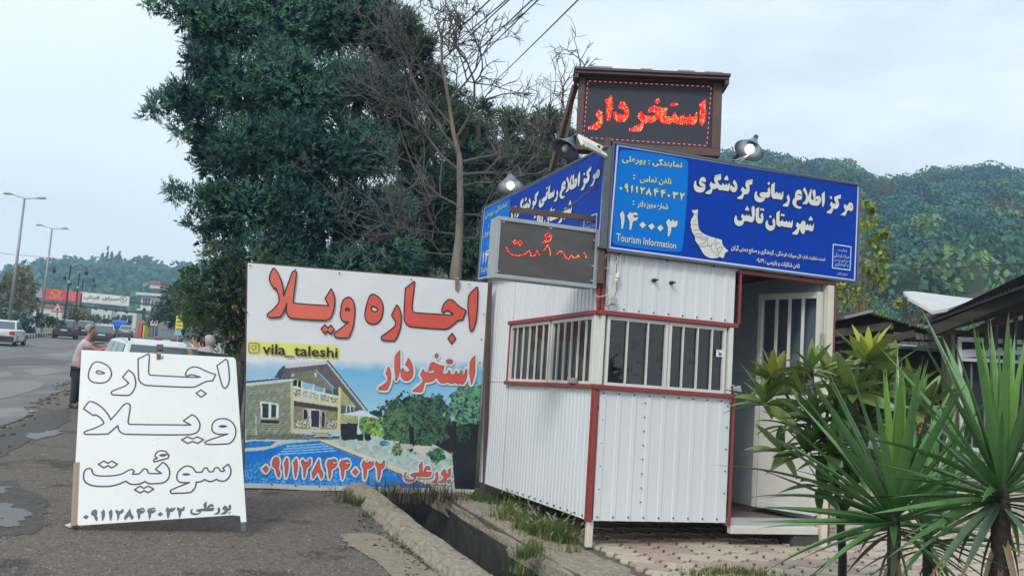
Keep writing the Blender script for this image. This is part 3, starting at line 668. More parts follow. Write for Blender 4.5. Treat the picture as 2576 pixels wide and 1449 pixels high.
# front window: two framed casements with bars
def casement(fn, a0, a1, nb, d=0.0, w=.032, side=0):
    f = MB(); z0, z1 = ZS+.03, ZT-.03
    f.bar(fn(a0, d, z0), fn(a1, d, z0), .03, w); f.bar(fn(a0, d, z1), fn(a1, d, z1), .03, w)
    f.bar(fn(a0+w/2, d, z0+w/2), fn(a0+w/2, d, z1-w/2), w, .028, up=U1 if side == 0 else U2); f.bar(fn(a1-w/2, d, z0+w/2), fn(a1-w/2, d, z1-w/2), w, .028, up=U1 if side == 0 else U2)
    fr_ = f.build('window_frame', M_crw, kio)
    for k in range(nb):
        a = a0 + (a1-a0)*(k+1)/(nb+1)
        MB().bar(fn(a, d+.004, z0+.012), fn(a, d+.004, z1-.012), .024 if side == 0 else .016, .012, up=U1 if side == 0 else U2).build('bar', M_crw, fr_)
    p = [fn(a0+w, d-.012, z0+.01), fn(a1-w, d-.012, z0+.01), fn(a1-w, d-.012, z1-.01), fn(a0+w, d-.012, z1-.01)]
    MB().quad(*(p if side == 0 else p[::-1])).build('pane', M_glass, fr_)
casement(FR, .075, .70, 2); casement(FR, .705, 1.32, 3)
casement(LFc, .09, 1.05, 5, side=1); casement(LFc, 1.09, 2.20, 5, side=1)
# fine perforated post beside the corner, small card on the glass
for z in np.arange(1.56, 2.0, .055): MB().obox(FR(.117, .012, z), (U1, U2, ZZ), (.007, .004, .010)).build('lock_hole', M_screw, kio)
MB().obox(FR(1.255, .006, 1.83), (U1, U2, ZZ), (.036, .002, .032)).build('card', mat('card_white', (.72, .75, .78), rough=.5), kio, label='small white card stuck on the window glass')
MB().obox(FR(1.262, .0085, 1.822), (U1, U2, ZZ), (.016, .001, .014)).obox(FR(1.24, .0085, 1.846), (U1, U2, ZZ), (.016, .001, .003)).build('card_print', mat('card_blue', (.05, .10, .2)), kio)
# inside
KD = 2.95; KWd = 2.42
mb = MB()
p = [kw(.03, .03, .3), kw(KWd, .03, .3), kw(KWd, KD, .3), kw(.03, KD, .3)]; mb.quad(*p); mb.build('floor', mat('lino', (.12, .10, .08), (.17, .14, .11), scale=3, rough=.7), kio)
MB().obox(kw(1.26, 1.48, ZR+.03), (U1, U2, ZZ), (1.30, 1.52, .03)).build('roof', M_brown, kio)
MB().quad(kw(.03, 2.30, .31), kw(KWd, 2.30, .31), kw(KWd, 2.30, ZR), kw(.03, 2.30, ZR)).build('inner_wall', M_in, kio)
MB().quad(kw(KWd, .04, .31), kw(KWd, 2.3, .31), kw(KWd, 2.3, ZR), kw(KWd, .04, ZR)).build('inner_wall', M_in, kio)
MB().obox(kw(KWd+.05, 1.5, 1.48), (U1, U2, ZZ), (.02, 1.45, 1.2)).build('side_wall', M_sheet, kio)
MB().obox(kw(1.2, KD+.01, 1.48), (U1, U2, ZZ), (1.2, .02, 1.2)).build('rear_wall', M_sheet, kio)
for q in range(7): MB().obox(kw(.35+.3*q, 2.29, 1.2), (U1, U2, ZZ), (.006, .004, .88)).build('seam', mat('seam_grey', (.16, .19, .22)), kio)
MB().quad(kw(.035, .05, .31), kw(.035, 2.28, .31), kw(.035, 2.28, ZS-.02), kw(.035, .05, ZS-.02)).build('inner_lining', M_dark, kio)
MB().obox(FR(1.92, -.05, .285), (U1, U2, ZZ), (.49, .045, .035)).build('threshold', mat('grey_step', (.30, .32, .33), (.42, .43, .43), rough=.6, c3=(.6, .6, .58), s3=5, w3=.14), kio)
MB().box(0,0,0,0,0,0) if False else None
for k in range(14): MB().obox(kw(.1+.165*k, 1.35, .12), (U1, U2, ZZ), (.075, .012, .17)).build('shade_board', M_dark, kio)  # dark boards added to deepen the shadow under the kiosk
for k in range(8): MB().obox(kw(2.3, .35+.13*k, .12), (U1, U2, ZZ), (.012, .055, .10)).build('shade_board', M_dark, kio)
# counter and dim shapes behind the glass
MB().obox(kw(.75, .55, 1.25), (U1, U2, ZZ), (.6, .25, .02)).obox(kw(1.3, .55, .8), (U1, U2, ZZ), (.02, .25, .45)).build('counter', mat('counter_brown', (.12, .07, .05), rough=.5), kio)
M_pA = mat('poster_blue', (.22, .42, .66), (.42, .58, .72), scale=6, rough=.6, contrast=.12)
M_pB = mat('poster_pale', (.62, .68, .74), (.5, .58, .66), scale=9, rough=.6)
M_pK = mat('poster_ink', (.03, .04, .07), rough=.6)
rr = random.Random(3)
def poster(a, z, w, h, m, cells=0, blot=0):
    o = MB().quad(kw(a, 2.285, z), kw(a+w, 2.285, z), kw(a+w, 2.285, z+h), kw(a, 2.285, z+h)).build('poster', m, kio)
    b = MB()
    for _ in range(cells):
        x = a + .02 + rr.random()*(w-.1); y = z + .02 + rr.random()*(h-.08); b.quad(kw(x, 2.281, y), kw(x+.07, 2.281, y), kw(x+.07, 2.281, y+.045), kw(x, 2.281, y+.045))
    for k in range(blot):
        y = z+h-.03-k*.018; b.quad(kw(a+w*.45, 2.2815, y), kw(a+w*.92, 2.2815, y), kw(a+w*.92, 2.2815, y+.006), kw(a+w*.45, 2.2815, y+.006))
    if b.v: b.build('print', M_pK, o)
poster(1.50, 2.12, .42, .42, M_pB, 9, 12); poster(1.93, 2.22, .20, .36, M_pB, 4); poster(2.14, 2.3, .26, .30, M_pA, 2)
poster(1.45, 1.55, .24, .52, M_pB, 6, 8); poster(1.70, 1.50, .52, .58, M_pA, 5, 0); poster(1.2, 1.6, .22, .4, M_pA, 3); poster(2.24, 1.7, .16, .5, M_pB, 3)
# the opened door leaf, hinged on the right-hand post
HG = kw(2.405, -.015, 0); LE = np.array(at(1912, 730, 9.62)); dv = np.array([LE[0]-HG[0], LE[1]-HG[1], 0]); LW = np.linalg.norm(dv); dv /= LW; dn = np.cross(dv, ZZ)
DP = lambda a, z, d=0: np.array([HG[0], HG[1], 0]) + dv*a + ZZ*z + dn*d
door = MB(); zb, zt = .36, 2.52
for a in (.03, LW-.03): door.bar(DP(a, zb), DP(a, zt), .06, .04, up=dv)
for z in (zb+.03, 1.47, zt-.03): door.bar(DP(.06, z), DP(LW-.06, z), .04, .06)
door = door.build('door', M_crw, kio, label='white door leaf swung open into the kiosk')
MB().obox((DP(.06, .39)+DP(LW-.06, 1.44))/2, (dv, dn, ZZ), ((LW-.12)/2, .012, .525)).build('door_panel', M_crw, door)
for k in range(1, 4): MB().bar(DP(.06+(LW-.12)*k/4, 1.5), DP(.06+(LW-.12)*k/4, zt-.06), .02, .03, up=dv).build('bar', M_crw, door)
MB().quad(DP(.06, 1.5), DP(LW-.06, 1.5), DP(LW-.06, zt-.06), DP(.06, zt-.06)).build('pane', glassmat('door_glass', (.45, .5, .55), .05), door)
for z in (.75, 2.05): MB().tube([DP(-.012, z-.06, -.01), DP(-.012, z+.06, -.01)], .013, 8).build('hinge', mat('hinge_steel', (.35, .34, .32), metal=.7, rough=.5), door)
# padlocks
M_lock = mat('lock_steel', (.45, .46, .46), (.35, .36, .36), metal=.6, rough=.4)
pk = thing('padlock', 'grey padlock hanging by the door edge of the front window', 'padlock', tuple(FR(1.43, .05, 1.50)))
MB().obox(FR(1.435, .05, 1.50), (U1*.96+ZZ*.28, U2, ZZ*.96-U1*.28), (.042, .012, .038)).build('lock_body', M_lock, pk, bevel=.006)
MB().tube([FR(1.375, .03, 1.50), FR(1.372, .045, 1.535), FR(1.395, .05, 1.545), FR(1.405, .05, 1.515)], .006, 6).build('shackle', M_lock, pk)
MB().tube([FR(1.37, .03, 1.42), FR(1.375, .05, 1.40), FR(1.36, .05, 1.37)], .012, 6).build('chain', M_brown, pk)
pk = thing('padlock', 'small silver padlock lying on the sill of the side window', 'padlock', tuple(LFc(.42, .05, 1.49)))
MB().obox(LFc(.40, .05, 1.485), (U1, U2, ZZ), (.018, .075, .025)).build('lock_body', M_lock, pk, bevel=.005)
MB().tube([LFc(.42, .06, 1.50), LFc(.42, .06, 1.54), LFc(.47, .06, 1.54), LFc(.47, .06, 1.50)], .006, 6).build('shackle', M_lock, pk)
# cable with connectors below the sign
cb = thing('power_cable', 'white extension cable with joined plug and socket hanging below the blue sign', 'cable', tuple(FR(.12, .03, 2.5)))
fr = frame(1740, 740, 6.585)
FP = Plane(FR(0, .03, 0), U1, ZZ)
def fpt(x, y, d=0): u, v = FP.uv(*fr(x, y)); return FP.w(u, v, d)
M_cab = mat('white_cable', (.6, .6, .57), rough=.5); M_cabk = mat('black_cable', (.02, .02, .022), rough=.5)
MB().tube([fpt(x, y, .01) for x, y in ((510, 30), (495, 200), (465, 370))], .0045, 6).build('wire', M_cab, cb)
MB().tube([fpt(x, y, .012) for x, y in ((395, 630), (360, 720), (290, 790), (190, 835), (90, 860), (0, 815))], .004, 6).build('wire', M_cab, cb)
MB().tube([fpt(x, y, .012) for x, y in ((245, 30), (180, 130), (145, 215), (190, 300), (260, 315), (340, 285), (420, 210), (460, 60))], .0035, 6).build('wire', M_cab, cb)
for off in (0, 22): MB().tube([fpt(x+off, y, .006) for x, y in ((275, 60), (255, 300), (215, 520), (235, 740), (195, 1000), (230, 1040), (330, 1000))], .0022, 5).build('wire', M_cabk, cb)
MB().tube([fpt(x, y, .008) for x, y in ((430, 80), (425, 400), (435, 700), (390, 860))], .0025, 5).build('wire', M_cabk, cb)
a, b = fpt(460, 370, .012), fpt(432, 492, .012); c, d = fpt(424, 505, .012), fpt(392, 632, .012)
M_pl = mat('ivory_plastic', (.70, .68, .60), rough=.45)
MB().tube([a, a*.75+b*.25, a*.4+b*.6, b], [.007, .010, .021, .022], 10).build('socket', M_pl, cb); MB().tube([c, c*.6+d*.4, c*.3+d*.7, d], [.019, .018, .009, .006], 10).build('plug', M_pl, cb)
e, f_ = fpt(395, 875, .014), fpt(350, 1000, .014)
MB().bar(e, f_, .045, .03, up=U2).build('junction_box', mat('grimy_plastic', (.45, .43, .36), (.3, .28, .22), rough=.6), cb, bevel=.006)
# concrete block under the door post
bl = MB().obox(FR(2.30, -.10, .085), (U1, U2, ZZ), (.16, .12, .10)).build('concrete_block', mat('block_dark', (.035, .037, .035), (.08, .08, .07), rough=.95, bump=1, bscale=20), bevel=.025)
tag(bl, 'dark weathered concrete block propping the kiosk beside its door post', 'block')
bl = MB().obox(FR(2.52, -.22, .10), (U1, U2, ZZ), (.12, .12, .09)).build('concrete_block', mat('block_grey', (.12, .125, .11), (.2, .2, .18), rough=.95, bump=1, bscale=20), bevel=.025)
tag(bl, 'mossy grey concrete block behind the yellowed leg of the kiosk', 'block')
# ------------------------------------------------------------------ lettering from the built-in font (joined letter forms)
_AR = {'ا': 'ﺍﺎ', 'ب': 'ﺏﺐﺑﺒ', 'پ': 'ﭖﭗﭘﭙ', 'ت': 'ﺕﺖﺗﺘ', 'ث': 'ﺙﺚﺛﺜ', 'ج': 'ﺝﺞﺟﺠ', 'چ': 'ﭺﭻﭼﭽ', 'ح': 'ﺡﺢﺣﺤ', 'خ': 'ﺥﺦﺧﺨ',
       'د': 'ﺩﺪ', 'ر': 'ﺭﺮ', 'ز': 'ﺯﺰ', 'س': 'ﺱﺲﺳﺴ', 'ش': 'ﺵﺶﺷﺸ', 'ص': 'ﺹﺺﺻﺼ', 'ظ': 'ﻅﻆﻇﻈ', 'ط': 'ﻁﻂﻃﻄ', 'ع': 'ﻉﻊﻋﻌ', 'ف': 'ﻑﻒﻓﻔ',
       'ک': 'ﮎﮏﮐﮑ', 'گ': 'ﮒﮓﮔﮕ', 'ل': 'ﻝﻞﻟﻠ', 'م': 'ﻡﻢﻣﻤ', 'ن': 'ﻥﻦﻧﻨ', 'و': 'ﻭﻮ', 'ه': 'ﻩﻪﻫﻬ', 'ی': 'ﯼﯽﯾﯿ', 'ئ': 'ﺉﺊﺋﺌ'}
def shape_fa(t):
    t = t.replace('لا', '\x01'); A = dict(_AR); A['\x01'] = 'ﻻﻼ'; out = []
    for i, c in enumerate(t):
        if c not in A: out.append(c); continue
        p = i > 0 and t[i-1] in A and len(A[t[i-1]]) == 4; n = i+1 < len(t) and t[i+1] in A; f = A[c]
        if len(f) == 4: out.append(f[3] if p and n else f[1] if p else f[2] if n else f[0])
        else: out.append(f[1] if p else f[0])
    s = ''.join(out[::-1]); r = ''; num = ''
    for c in s:
        if '۰' <= c <= '۹': num = c + num
        else: r += num + c; num = ''
    return r + num
_tc = {}
def text_tris(s, bold=.012):
    if (s, bold) in _tc: return _tc[(s, bold)]
    c = bpy.data.curves.new('t', 'FONT'); c.body = s; c.offset = bold; c.resolution_u = 2
    o = bpy.data.objects.new('t', c); COL.objects.link(o); bpy.context.view_layer.update()
    me = bpy.data.meshes.new_from_object(o.evaluated_get(bpy.context.evaluated_depsgraph_get()))
    V = np.array([v.co[:] for v in me.vertices]) if len(me.vertices) else np.zeros((0, 3)); Fs = [tuple(p.vertices) for p in me.polygons]
    bpy.data.objects.remove(o); bpy.data.curves.remove(c); bpy.data.meshes.remove(me)
    if len(V):
        V[:, 0] -= V[:, 0].min(); V[:, 0] /= V[:, 0].max(); V[:, 1] -= V[:, 1].min(); V[:, 1] /= V[:, 1].max()
    _tc[(s, bold)] = (V, Fs); return V, Fs
def text_quad(mb, s, quad, z, bold=.012, fa=True):
    """quad = bottom-left, bottom-right, top-right, top-left in plane coords"""
    V, Fs = text_tris(shape_fa(s) if fa else s, bold); a, b, c, d = (np.array(q) for q in quad); o = len(mb.v)
    for x, y, _ in V:
        p = (a*(1-x) + b*x)*(1-y) + (d*(1-x) + c*x)*y; mb.v.append((p[0], p[1], z))
    mb.f += [tuple(i+o for i in f) for f in Fs]
def letters(P, src, parent, m, z, outline=None, mo=None, zo=None, name='letter', n=3, shadow=None, onlyo=False, hw=None, mh=None):
    fr, tx = src; out = []
    for line in tx.strip().split('\n'):
        lp = trace(P, fr, line, n)
        if hw:
            h = MB(); fill(h, [lp[0]], z-.0016); stroke(h, lp[0], hw, z-.0016); h.build('letter_halo', mh, parent)
        if outline:
            for l in lp: e = MB(); stroke(e, l, outline, zo); e.build('letter_outline', mo, parent)
        if not onlyo:
            b = MB(); fill(b, lp, z); b.build(name, m, parent)
def qd(P, fr, *pts): return [P.uv(*fr(x, y)) for x, y in pts]

# ------------------------------------------------------------------ the two blue signs
M_blue = mat('sign_blue', (.0, .038, .33), (.0, .048, .40), scale=2, rough=.45, spec=.15, c3=(.01, .07, .33), s3=1.2, w3=.2)
M_lblue = mat('sign_light_blue', (.0, .17, .62), (.0, .19, .66), scale=5, rough=.45, spec=.15)
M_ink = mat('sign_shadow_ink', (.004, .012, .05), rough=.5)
M_lt = mat('sign_white', (.66, .67, .63), rough=.4); M_cl = mat('sign_border', (.55, .62, .78), rough=.4)
M_ly = mat('sign_pale_yellow', (.60, .66, .35), rough=.4)
M_fr = mat('sign_frame_steel', (.10, .11, .14), (.16, .17, .19), rough=.45, metal=.5)
PF = Plane(kw(0, -.06, 2.6), U1, ZZ)
def face_sign(P, root):
    c = [P.uv(*p) for p in ((1525, 632), (2155, 713), (2168, 460), (1540, 360))]
    x0 = (c[0][0]+c[3][0])/2; x1 = (c[1][0]+c[2][0])/2; y0 = (c[0][1]+c[1][1])/2; y1 = (c[2][1]+c[3][1])/2
    MB().box(x0+.01, y0+.01, -.05, x1-.01, y1-.01, -.001).build('box', M_fr, root)
    b = MB()
    for a in ((x0, y0, x1, y0+.022), (x0, y1-.022, x1, y1), (x0, y0+.022, x0+.022, y1-.022), (x1-.022, y0+.022, x1, y1-.022)): b.box(a[0], a[1], -.052, a[2], a[3], .012)
    b.build('frame', M_fr, root, bevel=.003)
    n = 24; g = MB()
    for i in range(n):
        xa = x0+.022+(x1-x0-.044)*i/n; xb = x0+.022+(x1-x0-.044)*(i+1)/n; g.quad((xa, y0+.022, 0), (xb, y0+.022, 0), (xb, y1-.022, 0), (xa, y1-.022, 0))
    g.build('face', M_blue, root)
    f5 = frame(1750, 400, 3.15)
    q = [P.uv(*f5(x, y)) for x, y in ((112, 1025), (2372, 1328), (2408, 450), (187, 82))]
    b = MB()
    for i in range(4): stroke(b, [q[i], q[(i+1) % 4]], .016, .002, False)
    b.build('border_line', M_cl, root)
    pts = [(140, 960), (165, 1000), (740, 1066), (785, 1030), (838, 250), (800, 210), (245, 125), (200, 165)]
    l = [P.uv(*f5(x, y)) for x, y in pts]; b = MB(); fill(b, [smooth_c(l, 4, 200)], .002); b.build('info_panel', M_lblue, root)
    sh = .016
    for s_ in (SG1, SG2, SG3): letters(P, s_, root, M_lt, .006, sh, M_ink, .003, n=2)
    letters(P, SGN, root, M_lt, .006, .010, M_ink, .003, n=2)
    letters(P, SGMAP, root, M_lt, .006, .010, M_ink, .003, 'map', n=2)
    b = MB()
    for line in SGMAPL.strip().split('\n'): stroke(b, [P.uv(*SGMAP[0](x, y)) for x, y in parse(line)], .0035, .008, False)
    b.build('map_line', M_ink, root, kind='stuff')
    # phone row, small rows
    fp = frame(1790, 430, 11.148); A = np.array
    def fmap(x, y):   # phone outline frame -> number row of the sign
        u = (x-122)/(1632-122); v = (y-265)/(265.)
        p0 = A((165., 12.)); p1 = A((1555., 190.)); return SGN[0](*(p0 + (p1-p0)*u + A((-4*v, v*205.))))
    ph = '\n'.join(PHONE.strip().split('\n'))
    letters(P, (fmap, ph), root, M_ly, .006, .008, M_ink, .003, n=1)
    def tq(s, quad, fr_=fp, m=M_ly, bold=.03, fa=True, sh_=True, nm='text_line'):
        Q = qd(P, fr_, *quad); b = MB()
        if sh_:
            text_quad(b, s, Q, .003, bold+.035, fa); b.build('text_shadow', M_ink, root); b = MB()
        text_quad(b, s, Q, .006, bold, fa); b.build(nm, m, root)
    tq('نمایندگی : پورعلی', ((345, 560), (2300, 765), (2320, 490), (370, 250)))
    tq('تلفن تماس', ((930, 1200), (1960, 1290), (1975, 1040), (945, 940)))
    tq(':', ((700, 1072), (775, 1080), (785, 930), (710, 922)), fa=False)
    fn = SGN[0]
    tq('شماره مجوز دفتر', ((555, 440), (1205, 500), (1205, 345), (560, 265)), fn, M_lt)
    tq(':', ((452, 372), (485, 375), (492, 285), (460, 280)), fn, M_lt, fa=False)
    tq('Tourism Information', ((105, 1135), (1372, 1300), (1378, 1165), (110, 965)), fn, M_lt, .012, False)
    f7 = frame(2120, 700, 6.779)
    tq('تحت نظارت اداره کل میراث فرهنگی ، گردشگری و صنایع دستی گیلان', ((140, 262), (2000, 475), (2008, 365), (145, 110)), f7, M_lt)
    tq('تلفن شکایات و بازرسی : ۰۹۶۲۹', ((640, 490), (1500, 608), (1506, 500), (645, 375)), f7, M_lt)
    b = MB(); q = qd(P, f7, (2155, 575), (2505, 620), (2525, 160), (2172, 108)); stroke(b, q, .011, .004); b.build('emblem_frame', M_cl, root)
    for s_, Q in (('وزارت', ((2260, 250), (2440, 265), (2445, 215), (2262, 195))), ('میراث فرهنگی', ((2180, 375), (2480, 410), (2485, 300), (2190, 265))), ('صنایع دستی', ((2180, 450), (2470, 480), (2475, 420), (2185, 385))),
                  ('و گردشگری', ((2200, 545), (2465, 570), (2480, 470), (2210, 445))), ('استان گیلان', ((2240, 715), (2445, 740), (2450, 680), (2245, 655)))):
        tq(s_, Q, f7, M_cl, .005, sh_=False, nm='emblem_text')
    for k in range(6): MB().box(x0+.15+k*(x1-x0-.3)/5-.004, y0-.012, -.05, x0+.15+k*(x1-x0-.3)/5+.004, y0+.0, -.03).build('rivet', M_screw, root)
    return x0, x1, y0, y1
sF = pthing(PF, 'tourism_sign', 'blue tourism information sign with white map, facing the road above the kiosk door', 'sign')
sx0, sx1, sy0, sy1 = face_sign(PF, sF)
# the copy on the side face
c = [np.array(at(1203, 703, 11.55)), np.array(at(1507, 634, 8.25))]
PLq = Plane(kw(-.06, 3.6, 2.6), -U2, ZZ)
q = [PLq.uv(*p) for p in ((1203, 703), (1506, 634), (1533, 383), (1215, 508))]
lx0, lx1 = (q[0][0]+q[3][0])/2, (q[1][0]+q[2][0])/2; ly0 = (q[0][1]+q[1][1])/2; ly1 = (q[2][1]+q[3][1])/2
kx = (lx1-lx0)/(sx1-sx0); ky = (ly1-ly0)/(sy1-sy0)
sL = sF.copy(); COL.objects.link(sL); sL['label'] = 'matching blue sign on the side face, partly hidden by the hanging light box'
for ch in list(sF.children):
    d = ch.copy(); COL.objects.link(d); d.parent = sL
sL.matrix_world = PLq.M() @ Matrix.Translation((lx0-sx0*kx, ly0-sy0*ky, 0)) @ Matrix.Diagonal((kx, ky, 1, 1))

# ------------------------------------------------------------------ light-dot signs
M_ledr = mat('led_red', (.9, .008, .012), rough=.6, spec=0, emis=.9); M_ledo = mat('led_orange', (.95, .11, .02), rough=.6, spec=0, emis=.9); M_ledp = mat('led_pink', (.95, .14, .20), rough=.6, spec=0, emis=.8)
M_ledy = mat('led_yellow', (1, .50, .12), rough=.6, spec=0, emis=1.0)
M_scr = mat('led_screen', (.016, .020, .036), (.026, .030, .05), scale=140, rough=.6, detail=1, contrast=.1)
def inside(lps, x, y):
    k = False
    for l in lps:
        n = len(l)
        for i in range(n):
            (x1, y1), (x2, y2) = l[i], l[(i+1) % n]
            if (y1 > y) != (y2 > y) and x < (x2-x1)*(y-y1)/(y2-y1)+x1: k = not k
    return k
a = np.array(at(1448, 378, 9.35)); b = np.array(at(1805, 395, 9.3)); tpl = np.array(at(1456, 186, 9.35))
PT = Plane(a, (b-a)*(1, 1, 1), tpl-a)
led = pthing(PT, 'led_display', 'dark roofed LED display with glowing red letters on top of the kiosk', 'LED sign')
q = [PT.uv(*p) for p in ((1448, 378), (1805, 395), (1822, 205), (1456, 186))]
X0, X1, Y0, Y1 = 0, (q[1][0]+q[2][0])/2, 0, (q[2][1]+q[3][1])/2
fz = LED1[0]
s0, s1 = PT.uv(*fz(165, 1130)), PT.uv(*fz(2345, 250)); sX0, sY0 = PT.uv(*fz(150, 1210)); sX1, sY1 = PT.uv(*fz(2370, 225))
bw = .045
b = MB()
for r_ in ((X0, Y0, X1, sY0-.0), (X0, sY1+.0, X1, Y1), (X0, sY0, sX0, sY1), (sX1, sY0, X1, sY1)): b.box(r_[0], r_[1], -.16, r_[2], r_[3], .03)
b.build('frame', M_brown, led, bevel=.004)
MB().box(sX0-.005, sY0-.005, -.14, sX1+.005, sY1+.005, 0).build('screen', M_scr, led)
b = MB()
for r_, (za, zb_) in (((X0-.05, Y1-.03, X1+.05, Y1+.0), (-.22, .13)), ((X0-.06, Y1+.0, X1+.06, Y1+.028), (-.24, .15))): b.box(r_[0], r_[1], za, r_[2], r_[3], zb_)
rf = b.build('roof', M_brown, led, bevel=.004)
for x_, w_, h_ in ((X0+.08, .25, .022), (X0+.62, .12, .018), (X0+1.0, .17, .02), (X1-.2, .18, .016)): MB().box(x_, Y1+.028, -.1, x_+w_, Y1+.028+h_, .13).build('roof_flap', mat('roof_sheet', (.22, .20, .19), (.35, .34, .33), rough=.5), rf)
MB().box(X0-.05, Y1-.075, -.2, X0-.01, Y1-.03, .12).box(X1+.01, Y1-.075, -.2, X1+.05, Y1-.03, .12).build('eave_bracket', M_brown, led)
loops = [l for line in LED1[1].strip().split('\n') for l in trace(PT, fz, line, 1)]
pitch = .0098; banks = {k: MB() for k in 'royp'}; r = random.Random(5)
u = sX0
while u < sX1:
    v = sY0
    while v < sY1:
        if inside(loops, u, v):
            k = r.choices('royp', (60, 20, 6, 14))[0]
            if int(u/pitch) % 4 == 0: k = r.choices('ry', (2, 1))[0]
            banks[k].quad((u-.0036, v-.0036, .003), (u+.0036, v-.0036, .003), (u+.0036, v+.0036, .003), (u-.0036, v+.0036, .003))
        v += pitch
    u += pitch
bx = [PT.uv(*fz(x, y)) for x, y in ((245, 165), (2340, 262), (2265, 1262), (170, 1120))]
for i, n in ((0, 24), (1, 12), (2, 24), (3, 12)):
    p0, p1 = np.array(bx[i]), np.array(bx[(i+1) % 4])
    for k in range(n):
        for e_ in (-.0085, 0, .0085):
            c_ = p0 + (p1-p0)*(k+.4)/n + (p1-p0)/np.linalg.norm(p1-p0)*e_; kk = 'p'
            banks[kk].quad((c_[0]-.0034, c_[1]-.0034, .003), (c_[0]+.0034, c_[1]-.0034, .003), (c_[0]+.0034, c_[1]+.0034, .003), (c_[0]-.0034, c_[1]+.0034, .003))
for k, m_, nm in (('r', M_ledr, 'red_lights'), ('o', M_ledo, 'orange_lights'), ('y', M_ledy, 'yellow_lights'), ('p', M_ledp, 'pink_lights')): banks[k].build(nm, m_, led, kind='stuff')
for x_ in (X0+.15, X1-.15): MB().bar(tuple(Vector((x_, 0, -.08))), tuple(Vector((x_, -.85, -.08))), .04, .04).build('support_leg', M_brown, led)
st = MB().bar(at(1447, 215, 9.6), at(1386, 432, 9.9), .05, .05).build('steel_strut', M_brown); tag(st, 'brown slanting steel strut bracing the LED display from the left', 'strut')
# hanging light box with its bracket
PB = Plane(kw(-1.06, 0, 2.29), U1, ZZ)
q = [PB.uv(*p) for p in ((1240, 700), (1497, 725), (1508, 577), (1250, 546))]
X0, X1, Y0, Y1 = (q[0][0]+q[3][0])/2, (q[1][0]+q[2][0])/2, (q[0][1]+q[1][1])/2, (q[2][1]+q[3][1])/2
bxs = pthing(PB, 'hanging_light_box', 'square grey framed light box with a thin red dotted word, hanging from a brown arm', 'LED sign')
M_al = mat('dull_aluminium', (.42, .45, .46), (.30, .33, .35), scale=6, rough=.45, metal=.25, c3=(.18, .12, .09), s3=8, w3=.17)
b = MB(); tw = .035
for r_ in ((X0, Y0, X1, Y0+tw), (X0, Y1-tw, X1, Y1), (X0, Y0+tw, X0+tw, Y1-tw), (X1-tw, Y0+tw, X1, Y1-tw)): b.box(r_[0], r_[1], -.0, r_[2], r_[3], .02)
b.build('front_frame', M_al, bxs, bevel=.004)
MB().box(X0+.004, Y0+.004, -.17, X0+.012, Y1-.004, 0).box(X1-.012, Y0+.004, -.17, X1-.004, Y1-.004, 0).box(X0+.012, Y0+.004, -.17, X1-.012, Y0+.012, 0).box(X0+.012, Y1-.012, -.17, X1-.012, Y1-.004, 0).box(X0+.012, Y0+.012, -.17, X1-.012, Y1-.012, -.165).build('casing', M_al, bxs)
MB().quad((X0+tw, Y0+tw, .006), (X1-tw, Y0+tw, .006), (X1-tw, Y1-tw, .006), (X0+tw, Y1-tw, .006)).build('panel', mat('smoky_panel', (.042, .036, .033), (.085, .076, .070), scale=2.5, rough=.35, contrast=.2, stretch=(1, 2.5, 1), c3=(.19, .175, .14), s3=3, w3=.2, coat=.3), bxs)
for x_, y_ in ((X0+.06, Y1-tw-.01), (X0+.5, Y1-tw-.01), (X1-tw-.01, Y1-.1), (X1-tw-.01, Y0+.2), (X1-tw-.01, Y0+.07), (X0+.04, Y0+.06)): MB().box(x_-.012, y_-.006, .006, x_+.012, y_+.006, .014).build('clip', M_al, bxs)
dots = MB(); doty = MB(); r = random.Random(8)
for line in LED2[1].strip().split('\n'):
    pts = [np.array(PB.uv(*LED2[0](x, y))) for x, y in parse(line)]
    for i in range(len(pts)-1):
        n = max(1, int(np.linalg.norm(pts[i+1]-pts[i])/.0062))
        for k in range(n):
            p_ = pts[i] + (pts[i+1]-pts[i])*k/n; (dots if r.random() < .72 else doty).ball((p_[0], p_[1], .011), .0040, 5, 3)
dots.build('red_lights', mat('led_red2', (1, .012, .008), spec=0, emis=1.1), bxs, kind='stuff'); doty.build('yellow_lights', mat('led_y2', (1, .30, .08), spec=0, emis=1.0), bxs, kind='stuff')
b = MB()
for line in LED2OFF.strip().split('\n'): stroke(b, [PB.uv(*LED2[0](x, y)) for x, y in parse(line)], .003, .009, False)
b.build('unlit_lettering', mat('unlit', (.12, .11, .11)), bxs)
ax0 = PB.uv(1296, 524)[0]; ay = PB.uv(1296, 524)[1]; aw = PB.uv(1528, 550)
MB().bar((ax0-.02, ay, -.08), (aw[0]+.03, aw[1], -.08), .045, .045).build('arm', M_brown, bxs)
for px in (1299, 1473):
    h = PB.uv(px, 560)[0]; MB().bar((h, Y1, -.08), (h, ay+.035, -.08), .012, .012, up=(1, 0, 0)).build('hanger', M_brown, bxs)
z1_ = PB.uv(1530, 450); z0_ = PB.uv(1410, 540)
MB().tube([(z0_[0], z0_[1], -.085), (z1_[0], z1_[1], -.085)], .006, 6).build('stay_rod', M_brown, bxs)
mast = MB().bar(kw(-.03, -.03, 2.35), kw(-.03, -.03, 3.68), .055, .055).build('corner_mast', M_brown, bevel=.004); tag(mast, 'rusty brown square post between the two blue signs at the kiosk corner', 'post')

